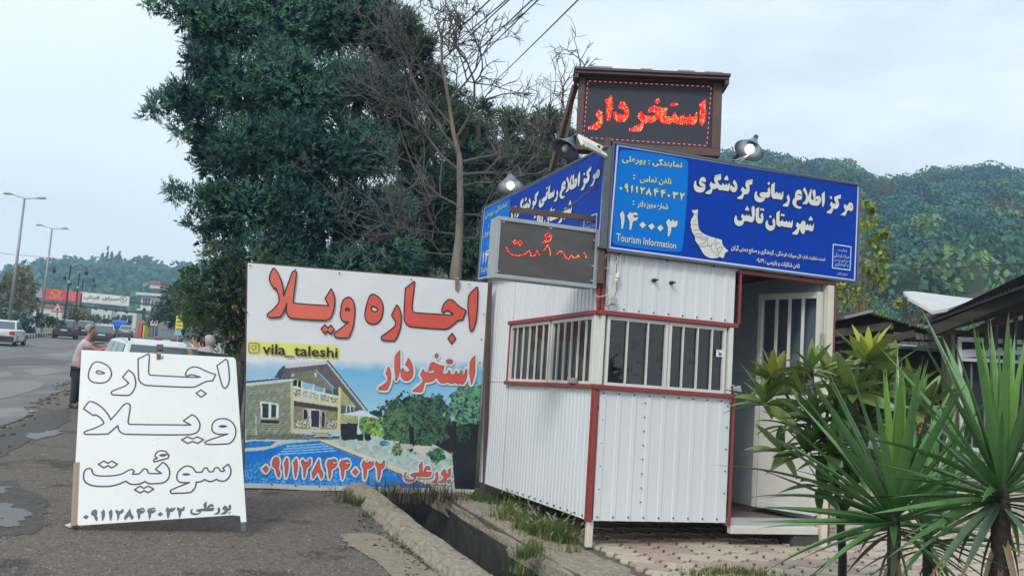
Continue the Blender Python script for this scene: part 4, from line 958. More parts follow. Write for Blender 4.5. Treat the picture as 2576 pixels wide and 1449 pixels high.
# ------------------------------------------------------------------ lamps on the roof
M_tin = mat('grey_tin', (.13, .165, .20), (.20, .235, .27), scale=5, rough=.45, metal=.4); M_tind = mat('tin_inside', (.045, .05, .055), rough=.7)
M_bulb = mat('lit_bulb', (1, .98, .94), emis=5); M_bulb0 = mat('unlit_bulb', (.62, .58, .45), rough=.3)
def cone_lamp(label, apex, axis, length, rad, bulb_m, arm_pts=None, glow=0):
    apex = np.asarray(apex, float); ax = Vector(axis).normalized(); q = ax.to_track_quat('Z', 'Y').to_matrix().to_4x4(); M = Matrix.Translation(apex) @ q
    t = thing('lamp', label, 'lamp', tuple(apex), 'cone-shaped lamps on the kiosk roof')
    def put(mb, nm, m, sm=True):
        mb.v = [tuple(M @ Vector(v)) for v in mb.v]; return mb.build(nm, m, t, smooth=sm)
    o = put(MB().lathe([(.028, -.0), (.035, .01), (rad*.52, length*.5), (rad, length)], 28), 'lamp_shade', M_tin); s_ = o.modifiers.new('s', 'SOLIDIFY'); s_.thickness = .004
    put(MB().lathe([(.024, .004), (rad*.50, length*.49), (rad*.975, length*.985)], 28), 'shade_lining', M_tind)
    put(MB().lathe([(0, -.05), (.022, -.05), (.026, .02), (.03, .05), (0, .05)], 12), 'cap', M_tind)
    put(MB().lathe([(.018, .04), (.022, length*.45), (.018, length*.5)], 12), 'bulb_holder', M_tind)
    put(MB().ball((0, 0, length*.86), (.042, .042, .048), 16, 10), 'bulb', bulb_m)
    if arm_pts: MB().tube(arm_pts, .02, 8).build('arm', M_tind, t)
    if glow:
        ld = bpy.data.lights.new('bulb_light', 'POINT'); ld.energy = glow; ld.shadow_soft_size = .04; ld.color = (1, .97, .9)
        lo = bpy.data.objects.new('bulb_light', ld); COL.objects.link(lo); lo.location = M @ Vector((0, 0, length*.86+.06))
    return t
cone_lamp('cone lamp with a lit bulb over the right end of the front blue sign', at(1898, 352, 8.75), (-.42, -.34, -.84), .15, .145, M_bulb,
          [at(1876, 372, 8.8), at(1845, 402, 8.95), at(1830, 415, 9.0)], .5)
w_ = MB()
for a_, b_ in (((1880, 392), (1836, 404)), ((1885, 388), (1852, 412))): w_.tube([at(*a_, 8.7), at((a_[0]+b_[0])/2, (a_[1]+b_[1])/2+3, 8.75), at(*b_, 8.8)], .003, 5)
tag(w_.build('lamp_wire', M_cab), 'thin white wires looping from the right cone lamp to the blue sign', 'wire')
cone_lamp('unlit cone lamp with a bulb under its shade left of the LED display', at(1440, 350, 9.4), (-.45, -.30, -.84), .16, .16, M_bulb0, [at(1440, 350, 9.4), at(1455, 345, 9.5), at(1465, 370, 9.5)])
cone_lamp('cone lamp with a glowing bulb over the side sign, near the dead tree', at(1283, 441, 10.7), (.10, -.30, -.95), .16, .16, M_bulb, [at(1288, 450, 10.7), at(1318, 442, 10.75), at(1322, 470, 10.8)], 1.0)
fl = thing('flood_light', 'flat ivory flood light on a bracket at the kiosk corner', 'flood light', tuple(at(1490, 370, 8.15)))
PFl = Plane(at(1456, 352, 8.05), at(1526, 388, 8.25)-at(1456, 352, 8.05), np.cross(U1, (0, -.6, .8))+(0, 0, .9))
MB().bar(at(1458, 352, 8.05), at(1522, 384, 8.2), .16, .03, up=(-.2, -.75, .6)).build('housing', M_pl, fl, bevel=.008)
MB().bar(at(1470, 362, 8.0), at(1512, 383, 8.12), .11, .012, up=(-.2, -.75, .6)).build('lens', mat('flood_lens', (.5, .5, .46), rough=.3), fl)
MB().tube([at(1500, 376, 8.2), at(1515, 388, 8.25), at(1532, 392, 8.28)], .012, 8).build('bracket', M_tind, fl)
for x_, y_ in ((1506, 370), (1518, 376), (1525, 372)): MB().ball(at(x_, y_, 8.15), .016, 8, 6).build('knob', M_tind, fl)

# ------------------------------------------------------------------ white board on the ground
PBd = Plane(at(192, 1322, 7.72), at(612, 1312, 7.92)-at(192, 1322, 7.72), at(205, 880, 8.30)-at(192, 1322, 7.72))
bd = pthing(PBd, 'painted_board', 'white leaning board with outlined black lettering and a phone number', 'sign board')
M_bd = mat('board_white', (.60, .63, .62), (.54, .57, .565), scale=2.5, rough=.45, c3=(.42, .42, .38), s3=14, w3=.27)
O = [PBd.uv(*p) for p in ((195, 1320), (190, 1160), (205, 880), (400, 889), (588, 899), (593, 905), (602, 1040), (620, 1312), (606, 1313), (604, 1297), (585, 1295), (200, 1321))]
b = MB(); n = len(O); fill(b, [O], 0.0); k0 = len(b.v); b.v += [(x, y, -.022) for x, y in O]
for i in range(n): j = (i+1) % n; b.f.append((j, i, i+k0, j+k0))
b.f += [tuple(reversed([v+k0 for v in f])) for f in b.f[:len(b.f)-n]]
b.build('board', M_bd, bd)
M_blk = mat('black_paint', (.012, .014, .016), rough=.5); M_slate = mat('slate_paint', (.035, .06, .085), rough=.5); M_lav = mat('letter_pale', (.56, .59, .63), rough=.45)
for s_ in (BOARD1, BOARD2, BOARD3): letters(PBd, s_, bd, M_lav, .0015, .012, M_blk, .003, n=4)
fc = BOARD3[0]
def fmb(x, y):
    u = (x-122)/(1632-122); v = (y-265)/265.; p0 = np.array((118., 1010.)); p1 = np.array((1588., 925.)); return fc(*(p0 + (p1-p0)*u + np.array((0, v*175.))))
letters(PBd, (fmb, PHONE), bd, M_slate, .003, .004, M_blk, .0015, n=2)
def fmn(x, y): return fc(1672 + (x-1866)*1.01, 985 + (y-430)*.72 - (x-1866)*.045)
letters(PBd, (fmn, '\n'.join(NAME_.strip().split('\n')[:3])), bd, M_slate, .003, .004, M_blk, .0015, n=2)
letters(PBd, (fmn, '\n'.join(NAME_.strip().split('\n')[3:])), bd, M_slate, .003, n=1)
sp = MB(); r = random.Random(2)
for _ in range(55):
    c_ = PBd.uv(r.uniform(215, 580), r.uniform(900, 1290)); h = r.uniform(.0008, .003); sp.quad((c_[0]-h, c_[1]-h, .0008), (c_[0]+h, c_[1]-h, .0008), (c_[0]+h, c_[1]+h, .0008), (c_[0]-h, c_[1]+h, .0008))
sp.build('dirt_specks', mat('speck', (.12, .11, .1)), bd, kind='stuff')
def bq(px, py, d): u, v = PBd.uv(px, py); return (u, v, d)
M_wood = mat('weathered_wood', (.24, .18, .13), (.36, .28, .21), scale=3, stretch=(1, .15, 1), rough=.9, bump=.6, bscale=40, c3=(.08, .06, .05), s3=5, w3=.12)
MB().bar(bq(186, 1322, -.02), bq(193, 1163, -.02), .045, .05, up=(0, 0, 1)).build('wooden_stake', M_wood, bd)
MB().bar(bq(398, 902, .006), bq(397, 878, .004), .022, .006, up=(0, 0, 1)).build('strap', mat('dark_strap', (.03, .02, .015)), bd)
MB().box(bq(392, 880, 0)[0], bq(392, 880, 0)[1], -.03, bq(408, 880, 0)[0], bq(392, 866, 0)[1], .0).build('clamp', M_blk, bd)
MB().bar(bq(612, 1312, -.02), bq(613, 1336, -.02), .04, .03, up=(0, 0, 1)).build('foot', mat('foot_dark', (.07, .075, .08)), bd)
bb = MB().bar(at(400, 888, 8.34), at(380, 1245, 9.3), .03, .03).build('rear_leg', M_wood, bd); bb.matrix_local = PBd.M().inverted()
rag = MB().ball(gnd(182, 1328)+(0, 0, .02), (.05, .035, .022), 10, 6).ball(gnd(172, 1325)+(0, 0, .012), (.03, .02, .012), 8, 5).build('stone', mat('white_stone', (.6, .6, .58), (.45, .44, .42), rough=.8), smooth=True); tag(rag, 'small white stone wedged under the wooden stake of the white board', 'stone')

# ------------------------------------------------------------------ banner
pa, pb_, pc_ = at(605, 1225, 10.25), at(1195, 1243, 10.85), at(622, 665, 10.2)
PN = Plane(pa, pb_-pa, pc_-pa)
bn = pthing(PN, 'rental_banner', 'large printed banner with red lettering over a villa and pool photo', 'banner')
# the photograph printed on the banner, as a colour grid on its cloth
IW, IH = 1573, 1449; IS = .75
iw, ih = int(IW*IS), int(IH*IS)
img = np.zeros((ih, iw, 3)); yy, xx = np.mgrid[0:ih, 0:iw]; X_ = xx/IS; Y_ = yy/IS
def srgb(*c): return np.array([((v/255+.055)/1.055)**2.4 if v > 10 else v/3294. for v in c])
def noise2(cell, seed, oct_=4):
    r = np.random.default_rng(seed); o = np.zeros((ih, iw)); amp = 1; tot = 0
    for k in range(oct_):
        gh, gw = int(ih/cell)+3, int(iw/cell)+3; g = r.random((gh, gw)); fy = yy/cell; fx = xx/cell
        iy, ix = fy.astype(int), fx.astype(int); ty, tx = fy-iy, fx-ix; ty = ty*ty*(3-2*ty); tx = tx*tx*(3-2*tx)
        o += amp*((g[iy, ix]*(1-tx)+g[iy, ix+1]*tx)*(1-ty)+(g[iy+1, ix]*(1-tx)+g[iy+1, ix+1]*tx)*ty); tot += amp; amp *= .6; cell = max(cell/2.1, 1.01)
    return o/tot
def pmask(pts):
    m = np.zeros((ih, iw), bool); n = len(pts)
    for i in range(n):
        (x1, y1), (x2, y2) = pts[i], pts[(i+1) % n]
        if y1 == y2: continue
        c = ((y1 > Y_) != (y2 > Y_)) & (X_ < (x2-x1)*(Y_-y1)/(y2-y1)+x1); m ^= c
    return m
def V2(x, y): return ((720+x/5.795-680)*2.07, (1050+y/5.795-760)*2.07)
def vp(*p): return [V2(*q) for q in p]
def paint(pts, c, nz_=None, amt=0): 
    m = pmask(pts); col = srgb(*c)
    img[m] = col*(1 + (amt*(nz_[m]-.5)*2)[:, None]) if nz_ is not None else col
n1, n2, n3, n4 = noise2(60, 1), noise2(14, 2, 3), noise2(6, 3, 2), noise2(26, 5, 4)
top = srgb(226, 228, 230); sk1 = srgb(120, 190, 226); sk2 = srgb(170, 210, 232)
t = np.clip((Y_-590-40*n1)/70, 0, 1)[..., None]; s2 = np.clip((Y_-640)/260, 0, 1)[..., None]
img[:] = top*(1-t) + (sk1*(1-s2)+sk2*s2)*t
lm = np.clip((500-X_)/300, 0, 1)[..., None]*t*.6; img[:] = img*(1-lm) + srgb(190, 212, 222)*lm
# garden and patio
paint([(40, 1075), (660, 1060), (900, 1080), (1330, 1080), (1345, 1420), (60, 1420)], (186, 204, 198), n2, .35)
paint([(1320, 980), (1510, 960), (1500, 1420), (1350, 1400)], (42, 48, 62), n2, .3)
paint([(1160, 1000), (1340, 1010), (1330, 1180), (1170, 1090)], (52, 50, 62), n2, .3)
def blob(cx, cy, rx, ry, c1, c2, dens=.5, seed=1):
    d = ((X_-cx)/rx)**2 + ((Y_-cy)/ry)**2 + (n4-.5)*1.5 + (n2-.5)*.8; m = d < 1
    f = np.clip((n2*.5+n3*.7-.42)*3.2, 0, 1)[m][:, None]; img[m] = srgb(*c1)*(1-f) + srgb(*c2)*f
blob(1110, 975, 225, 165, (12, 34, 42), (92, 134, 108)); blob(1000, 1000, 110, 110, (24, 52, 50), (110, 150, 110)); blob(1210, 900, 100, 85, (16, 40, 50), (90, 130, 110))
blob(1430, 880, 125, 140, (26, 66, 66), (130, 176, 150)); blob(1480, 800, 45, 55, (30, 80, 70), (120, 180, 140)); blob(1400, 1060, 50, 60, (20, 50, 52), (60, 110, 90))
blob(840, 1000, 75, 60, (40, 78, 60), (150, 185, 110)); blob(870, 935, 50, 22, (16, 46, 60), (50, 90, 90)); blob(880, 1050, 45, 28, (80, 130, 60), (170, 205, 110))
blob(1240, 1190, 55, 45, (24, 70, 60), (110, 160, 120)); blob(1000, 1150, 35, 40, (50, 90, 60), (170, 190, 130)); blob(930, 1115, 35, 14, (30, 90, 150), (130, 180, 190))
paint([(1070, 1010), (1100, 1010), (1105, 1130), (1080, 1130)], (30, 30, 40)); paint([(1105, 1125), (1210, 1130), (1160, 1190), (1110, 1160)], (214, 208, 194)); paint([(1020, 1115), (1095, 1120), (1085, 1150), (1030, 1150)], (200, 196, 184))
# pool
paint([(50, 1100), (150, 1085), (290, 1095), (300, 1115), (200, 1150), (60, 1160)], (214, 210, 200)); paint([(58, 1110), (150, 1096), (270, 1102), (230, 1130), (62, 1145)], (20, 140, 210), n2, .4)
pool = [(60, 1165), (190, 1155), (340, 1115), (515, 1098), (1235, 1395), (70, 1365)]
paint([(500, 1090), (560, 1090), (1290, 1365), (1230, 1400)], (222, 214, 196)); m = pmask(pool)
f = np.clip((n3-.45)*5, 0, 1)*np.clip((Y_-1180)/100, 0, 1)*np.clip(1-(X_-750)/300, 0, 1); b1 = srgb(14, 134, 214); b2 = srgb(130, 200, 232)
img[m] = (b1*(1-f[..., None]*.75) + b2*f[..., None]*.75)[m]*(1+(n1[m]-.5)*.5)[:, None]
for k in range(4): paint([(330-18*k, 1128+16*k), (560+22*k, 1112+14*k), (575+22*k, 1118+14*k), (330-18*k, 1136+16*k)], (150, 205, 232))
paint([(520, 1098), (526, 1094), (1240, 1388), (1232, 1393)], (20, 60, 90))
# the villa
def wall(pts, c, sl=.0, per=11, dark=.42):
    m = pmask(pts); ph = ((Y_ + sl*(X_-60)) % per)/per; st_ = np.where(ph < .28, dark, 1.0)*(1+(n2-.5)*.5); img[m] = (srgb(*c)[None, None]*st_[..., None])[m]
wall(vp((0, 465), (790, 385), (790, 1270), (0, 1320)), (160, 168, 150), -.03, 10.5, .42)
paint(vp((470, 330), (650, 110), (1380, 30), (2070, 880), (1900, 880), (1480, 470), (1200, 190), (800, 250), (800, 320)), (112, 108, 114), n2, .25)
wall(vp((820, 250), (1180, 190), (1470, 500), (1470, 630), (820, 490)), (146, 148, 126), -.3, 8)
paint(vp((650, 110), (1380, 30), (1385, 90), (680, 165)), (206, 212, 214)); paint(vp((1360, 60), (1400, 50), (2060, 885), (2010, 880)), (206, 206, 196)); paint(vp((1372, 32), (1400, 30), (2078, 880), (2055, 885)), (50, 62, 84))
paint(vp((480, 330), (560, 200), (640, 120), (655, 150), (600, 330)), (74, 88, 104)); paint(vp((0, 385), (835, 308), (835, 335), (0, 415)), (74, 88, 100)); paint(vp((0, 415), (838, 335), (835, 375), (0, 468)), (206, 212, 210))
wall(vp((1600, 490), (1900, 850), (1890, 1100), (1600, 1090)), (190, 196, 150), .1, 9)
paint(vp((1480, 480), (1570, 560), (1570, 650), (1480, 630)), (88, 90, 98)); paint(vp((760, 300), (800, 230), (805, 310)), (190, 195, 190))
paint(vp((805, 355), (945, 385), (940, 495), (805, 465)), (30, 34, 56)); paint(vp((870, 365), (885, 368), (883, 480), (868, 478)), (200, 205, 205))
for a_, b_, c_ in (((960, 390), (1140, 440), (150, 196, 224)), ((1165, 450), (1315, 500), (130, 180, 212)), ((1345, 515), (1465, 555), (70, 120, 130))): paint(vp(a_, b_, (b_[0], b_[1]+95), (a_[0], a_[1]+100)), c_, n3, .25)
paint(vp((940, 375), (960, 378), (960, 500), (940, 500)), (226, 230, 228)); paint(vp((1140, 430), (1165, 440), (1160, 560), (1140, 550)), (220, 226, 222)); paint(vp((1315, 490), (1343, 500), (1340, 600), (1315, 590)), (210, 216, 210))
paint(vp((810, 462), (1580, 635), (1580, 665), (810, 500)), (224, 226, 214))
wall(vp((810, 715), (1560, 825), (1560, 1210), (810, 1210)), (158, 154, 128), -.1, 8, .7); paint(vp((810, 715), (1560, 825), (1560, 900), (810, 800)), (92, 78, 84), n2, .2)
def lattice(p, c1=(226, 224, 206), c2=(44, 52, 66)):
    m = pmask(vp(*p)); k = ((X_+Y_) % 9 < 2.6) | ((X_-Y_) % 9 < 2.6); img[m & k] = srgb(*c1); img[m & ~k] = srgb(*c2)
lattice(((815, 500), (950, 520), (940, 650), (815, 625))); lattice(((960, 530), (1230, 590), (1240, 700), (960, 640)), c2=(130, 150, 160)); lattice(((1280, 600), (1570, 670), (1570, 770), (1275, 710)))
for x in (950, 1060, 1250, 1425): paint(vp((x-14, 490+(x-810)*.23), (x+14, 495+(x-810)*.23), (x+14, 650+(x-810)*.19), (x-14, 648+(x-810)*.19)), (224, 220, 196))
paint(vp((755, 625), (1600, 760), (1600, 825), (760, 705)), (214, 212, 176))
paint(vp((1075, 850), (1260, 870), (1260, 1180), (1075, 1170)), (222, 226, 224)); paint(vp((1105, 872), (1250, 885), (1248, 1165), (1105, 1160)), (62, 58, 92)); paint(vp((965, 845), (1060, 855), (1060, 1035), (968, 1030)), (210, 214, 206)); paint(vp((978, 860), (1048, 868), (1048, 1030), (980, 1025)), (40, 54, 62))
paint(vp((1275, 880), (1350, 890), (1345, 1165), (1275, 1160)), (190, 196, 188)); paint(vp((1288, 895), (1338, 900), (1335, 1160), (1288, 1155)), (44, 56, 62))
lattice(((838, 1040), (1080, 1045), (1090, 1180), (838, 1175))); lattice(((1380, 1050), (1550, 1060), (1550, 1175), (1380, 1170)))
paint(vp((755, 400), (805, 395), (805, 1275), (765, 1275)), (206, 202, 160)); paint(vp((1575, 470), (1615, 500), (1600, 1200), (1555, 1200)), (222, 212, 156))
paint(vp((810, 1190), (1600, 1195), (1600, 1240), (800, 1270)), (206, 206, 176)); paint(vp((240, 722), (555, 762), (553, 1010), (258, 1015)), (226, 232, 226)); paint(vp((275, 755), (390, 770), (388, 1000), (280, 1000)), (48, 76, 84), n3, .5); paint(vp((425, 775), (515, 785), (515, 1000), (428, 1000)), (48, 84, 84), n3, .5)
paint(vp((260, 1040), (560, 1050), (560, 1095), (260, 1090)), (40, 52, 56), n3, .6); paint(vp((160, 960), (175, 960), (185, 1300), (170, 1300)), (200, 206, 196)); paint(vp((1165, 240), (1205, 240), (1190, 310), (1170, 310)), (220, 222, 226))
paint(vp((0, 1300), (790, 1265), (1560, 1330), (1600, 1370), (700, 1370), (0, 1375)), (120, 132, 128), n3, .7)
for k, (x0, x1, y) in enumerate(((1100, 1400, 1235), (1120, 1440, 1265), (1140, 1600, 1300))): paint(vp((x0, y), (x1, y), (x1+10, y+22), (x0+15, y+28)), (212, 212, 198)); paint(vp((x0+15, y+22), (x1+10, y+18), (x1, y+34), (x0+30, y+38)), (34, 36, 50))
paint(vp((1615, 785), (1905, 830), (1900, 905), (1615, 935)), (78, 110, 124), n3, .5)
for x in (1700, 1765, 1825): paint(vp((x, 800), (x+18, 803), (x+16, 920), (x, 920)), (216, 220, 216))
paint(vp((1600, 1100), (1890, 1100), (1890, 1370), (1620, 1370)), (44, 46, 66), n2, .5); paint([(655, 938), (792, 914), (897, 962), (800, 950)], (220, 224, 228)); paint([(764, 950), (772, 950), (768, 1090), (760, 1090)], (226, 226, 214))
for x in (665, 755, 800): paint([(x, 1060), (x+40, 1055), (x+42, 1095), (x+5, 1098)], (40, 44, 62)); paint([(x+3, 1095), (x+9, 1095), (x+2, 1125), (x-3, 1125)], (210, 210, 210))
# yellow glow round the account name
gx = np.clip(1-np.maximum(np.maximum(98-X_, X_-648)/12, np.maximum(500+(X_-98)*.05-Y_, Y_-(566+(X_-98)*.062))/12), 0, 1)
lp = ((X_ > 98) & (X_ < 648)); gl = np.clip(gx, 0, 1)*.8; gl[~lp & (gx <= 0)] = 0
img[:] = img*(1-gl[..., None]) + srgb(232, 226, 90)*gl[..., None]
fz3 = frame(680, 760, 2.07)
NU, NV = 390, 360
cq = [PN.uv(*fz3(x, y)) for x, y in ((75, 1383), (1450, 1428), (1553, 142), (95, 22))]
uu, vv = np.meshgrid(np.linspace(0, 1, NU+1), np.linspace(0, 1, NV+1))
A_, B_, C_, D_ = (np.array(q) for q in cq)
# straight right edge: cloth reaches the frame post down to the bottom
B_ = np.array(PN.uv(*fz3(1470, 1400)))
P2 = ((A_[None, None]*(1-uu[..., None]) + B_*uu[..., None])*(1-vv[..., None]) + (D_*(1-uu[..., None]) + C_*uu[..., None])*vv[..., None])
Mi = np.array([list(PN.u), list(PN.v), list(PN.n)])
W3 = PN.o + P2[..., :1]*PN.u + P2[..., 1:]*PN.v; cq_ = (W3-CPOS) @ CM; pxx = CX + F*cq_[..., 0]/-cq_[..., 2]; pyy = CY - F*cq_[..., 1]/-cq_[..., 2]
zx = (pxx/K-680)*2.07; zy = (pyy/K-760)*2.07
ix = np.clip((zx*IS).astype(int), 0, iw-1); iy = np.clip((zy*IS).astype(int), 0, ih-1); colr = img[iy, ix]**1.22
rk = np.random.default_rng(3)
wv = .012*np.sin(uu*9+vv*3)*np.exp(-((1-vv)*5)**2) + .006*np.sin(uu*23-vv*11)*np.exp(-((1-vv)*9)**2) + .007*np.sin(uu*4+vv*6) + .006*np.exp(-((1-uu)*9)**2)*np.sin(vv*21)
Vv = np.stack([P2[..., 0], P2[..., 1], wv*.6], -1).reshape(-1, 3); idx = np.arange((NU+1)*(NV+1)).reshape(NV+1, NU+1)
Fq = np.stack([idx[:-1, :-1], idx[:-1, 1:], idx[1:, 1:], idx[1:, :-1]], -1).reshape(-1, 4)
M_print = mat('banner_print', (1, 1, 1), (.93, .94, .95), scale=3, attr='tint', rough=.42, bump=.3, bscale=5)
npmesh('printed_cloth', Vv, Fq, M_print, bn, color=colr.reshape(-1, 3), smooth=True)
M_bred = mat('banner_red', (.62, .075, .055), (.66, .12, .08), scale=1.2, rough=.42); M_bred2 = mat('banner_red_light', (.72, .16, .10), (.66, .11, .08), scale=1.5, rough=.42)
M_bw = mat('banner_white', (.66, .68, .70), rough=.45)
letters(PN, BAN1, bn, M_bred2, .014, .013, M_blk, .016, n=3); letters(PN, BAN2, bn, M_bred, .014, .013, M_blk, .016, n=3)
letters(PN, BAN3, bn, M_bred, .014, .0045, mat('thin_navy', (.03, .04, .07)), .016, n=2, hw=.055, mh=M_bw)
letters(PN, (PHONE_FR, PHONE), bn, M_bred, .014, .0045, MATS['thin_navy'], .016, n=2, hw=.045, mh=M_bw)
letters(PN, (PHONE_FR, NAME_), bn, M_bred, .014, .0035, MATS['thin_navy'], .016, n=1, hw=.040, mh=M_bw)
b = MB(); text_quad(b, 'vila_taleshi', [PN.uv(*fz3(x, y)) for x, y in ((182, 585), (638, 606), (640, 535), (185, 508))], .016, .018, False); b.build('account_name', M_blk, bn)
b = MB(); o_ = [PN.uv(*fz3(x, y)) for x, y in ((110, 505), (158, 507), (164, 514), (163, 560), (156, 567), (108, 565), (101, 557), (102, 512))]
stroke(b, o_, .007, .016); c0 = np.array(PN.uv(*fz3(133, 536))); stroke(b, [tuple(c0 + .022*np.array((math.cos(a), math.sin(a)))) for a in np.linspace(0, 6.1, 14)], .006, .016)
e_ = PN.uv(*fz3(150, 522)); b.quad((e_[0]-.004, e_[1]-.004, .016), (e_[0]+.004, e_[1]-.004, .016), (e_[0]+.004, e_[1]+.004, .016), (e_[0]-.004, e_[1]+.004, .016)); b.build('camera_icon', M_blk, bn)
hq = [PN.uv(*fz3(x, y)) for x, y in ((70, 1355), (1472, 1392), (1445, 1424), (78, 1384))]
b = MB(); nn = 24
for i in range(nn+1):
    f = i/nn
    for p0, p1, z in ((hq[3], hq[2], .010), (hq[0], hq[1], .016)): b.v.append((p0[0]*(1-f)+p1[0]*f, p0[1]*(1-f)+p1[1]*f + .004*math.sin(f*17), z + .004*math.sin(f*25)))
for i in range(nn): b.f.append((2*i, 2*i+2, 2*i+3, 2*i+1))
b.build('hem', mat('hem_white', (.62, .63, .62), (.48, .49, .48), scale=6, rough=.6), bn)
for x, y in ((110, 38), (385, 62), (650, 84), (1085, 122), (1435, 152), (1525, 335), (1510, 485), (1500, 625), (62, 655), (74, 485), (92, 322), (240, 1362), (385, 1368), (530, 1374), (950, 1390), (1100, 1372)):
    u, v = PN.uv(*fz3(x, y)); MB().ball((u, v, .018), (.009, .009, .006), 8, 4).build('nail', M_screw, bn)
P3 = [PN.uv(*fz3(x, y)) for x, y in ((1556, 140), (1505, 1440))]
MB().bar((P3[0][0]+.02, P3[0][1], -.02), (P3[1][0]+.05, P3[1][1], -.02), .045, .045, up=(0, 0, 1)).build('frame_post', M_brown, bn)
for (x0, y0), (x1, y1) in (((97, 24), (1553, 144)), ((97, 24), (76, 1383)), ((76, 1375), (1480, 1410)), ((88, 650), (1500, 690))):
    a_, b_ = PN.uv(*fz3(x0, y0)), PN.uv(*fz3(x1, y1)); MB().bar((a_[0], a_[1], -.045), (b_[0], b_[1], -.045), .04, .04, up=(0, 0, 1)).build('frame_bar', M_brown, bn)
for px in (700, 1150): b_ = MB().bar(at(px, 700, 10.7), at(px, 1225, 11.9), .04, .04).build('prop', M_wood, bn); b_.matrix_local = PN.M().inverted()
chn = MB(); r = random.Random(4)
for k in range(46):
    p0 = at(1226 - k*.35, 800 + k*6.5, 10.72); chn.ball(p0, (.012, .012, .016), 6, 4)
tag(chn.build('chain', M_brown), 'rusty chain hanging down the gap between the banner and the kiosk wall', 'chain')
# ------------------------------------------------------------------ foliage tools
def unit(v): return v/(np.linalg.norm(v, axis=-1, keepdims=True)+1e-9)
def spray_mesh(C, D, size, rng, k=9, wid=.17, droop=.0):
    """feathery twigs: C centres, D directions, size per twig -> verts, tris"""
    n = len(C); D = unit(D); ref = unit(rng.normal(size=(n, 3))); S = unit(np.cross(D, ref)); Nn = np.cross(D, S)
    V = np.zeros((n, k*3, 3)); 
    for j in range(k):
        f = (j+.5)/k; side = 1 if j % 2 else -1; an = 1.0 - .55*f
        b = C + D*(size*f*.9)[:, None]; sd = S*math.cos(j*2.1)*side + Nn*math.sin(j*2.1)
        L = size*(.52-.22*f)*rng.uniform(.7, 1.2, n); tip = b + (D*(.75)+sd*an)*L[:, None]; tip[:, 2] -= droop*L
        w = unit(np.cross(D, tip-b))*(wid*L)[:, None]
        V[:, j*3] = b - w; V[:, j*3+1] = b + w; V[:, j*3+2] = tip
    return V.reshape(-1, 3), np.arange(n*k*3).reshape(-1, 3)
def leaf_mesh(C, D, size, rng, asp=.45):
    n = len(C); D = unit(D); S = unit(np.cross(D, unit(rng.normal(size=(n, 3))))); s = size[:, None]
    V = np.stack([C - D*s*.5, C + S*s*asp*.5, C + D*s*.5, C - S*s*asp*.5], 1); return V.reshape(-1, 3), np.arange(n*4).reshape(-1, 4)
def ell_points(c, r, n, rng, lo=.7, hi=1.0):
    u = unit(rng.normal(size=(n, 3))); return c + u*r*rng.uniform(lo, hi, (n, 1)), u
def lobe_px(px, py, rp, Y, ry=None):
    c = at(px, py, Y); r = rp/F*Y; return c, r
T_=0
def conifer(name, label, lobes, trunk, dens, seed, ca, cb, group=None, size=.19, up=.5, cat='tree', k=8, m=None, root=None):
    """lobes = (px, py, radius px, Y)"""
    rng = np.random.default_rng(seed); base = np.array([trunk[0], trunk[1], gz(trunk[1])])
    t = thing(name, label, cat, tuple(base), group); V = []; Fc = []; Cc = []; o = 0
    for px, py, rp, Y in lobes:
        c, r = lobe_px(px, py, rp, Y); nsub = max(3, int(rp/22)); subs = [(c, r*.78)]
        for _ in range(nsub):
            u = unit(rng.normal(size=3)*np.array([1, .8, .8])); subs.append((c + u*r*.62, r*rng.uniform(.28, .46)))
        for sc, sr in subs:
            n = int(dens*sr*sr*12); P, u = ell_points(sc, np.array([sr, sr*.9, sr*.8]), n, rng, .55, 1.02)
            d = u + (0, 0, up) + rng.normal(size=(n, 3))*.3; sz = size*rng.uniform(.6, 1.25, n)
            v, f = spray_mesh(P, d, sz, rng, k); V.append(v); Fc.append(f+o); o += len(v)
            q = rng.random()**1.4*.75 + .25*rng.random((n, 1)); tone = (np.array(ca)*(1-q) + np.array(cb)*q)*rng.uniform(.7, 1.25, (n, 1)); Cc.append(np.repeat(tone, k*3, 0))
    for px, py, rp, Y in lobes:
        if rp < 50: continue
        c, r = lobe_px(px, py, rp, Y); n = int(90*r*r); P, u = ell_points(c, np.array([r, r*.9, r*.8]), n, rng, .15, .5); v, f = spray_mesh(P, u+rng.normal(size=(n, 3)), np.full(n, .4), rng, k, .3); V.append(v); Fc.append(f+o); o += len(v); Cc.append(np.tile(np.array(ca)*.8, (len(v), 1)))
    npmesh('crown', np.concatenate(V), np.concatenate(Fc), m or M_con, t, color=np.concatenate(Cc))
    if trunk[2] > 0:
        top = at(*lobes[0][:2], lobes[0][3]) if False else base + (trunk[4] if len(trunk) > 4 else 0, 0, trunk[3])
        p = [base - (0, 0, .2), base*.6+top*.4, top]; tb = MB().tube(p, [trunk[2], trunk[2]*.7, trunk[2]*.25], 9)
        rr_ = np.random.default_rng(seed+1)
        for li in rr_.choice(len(lobes), min(len(lobes), 9), replace=False):
            c, r = lobe_px(*lobes[li]); zz = rr_.uniform(.3, .8); s_ = base*(1-zz)+top*zz; tb.tube([s_, (s_+c)/2+(0, 0, .15), c], [trunk[2]*.35, trunk[2]*.2, .02], 6)
        tb.build('trunk', M_bark, t)
    return t
M_con = leafmat('conifer_green', (.8, .8, .8), (1.15, 1.15, 1.1), scale=1.1, attr='tint', trans=.22, rough=.6)
M_lf = leafmat('leaf_green', (.8, .8, .8), (1.15, 1.12, 1.0), scale=.8, attr='tint', trans=.3, rough=.5)
M_bark = mat('bark', (.07, .055, .045), (.14, .11, .09), scale=6, stretch=(1, 1, .2), rough=.95, bump=1, bscale=25)
DKA, DKB = (.012, .052, .095), (.12, .28, .17)
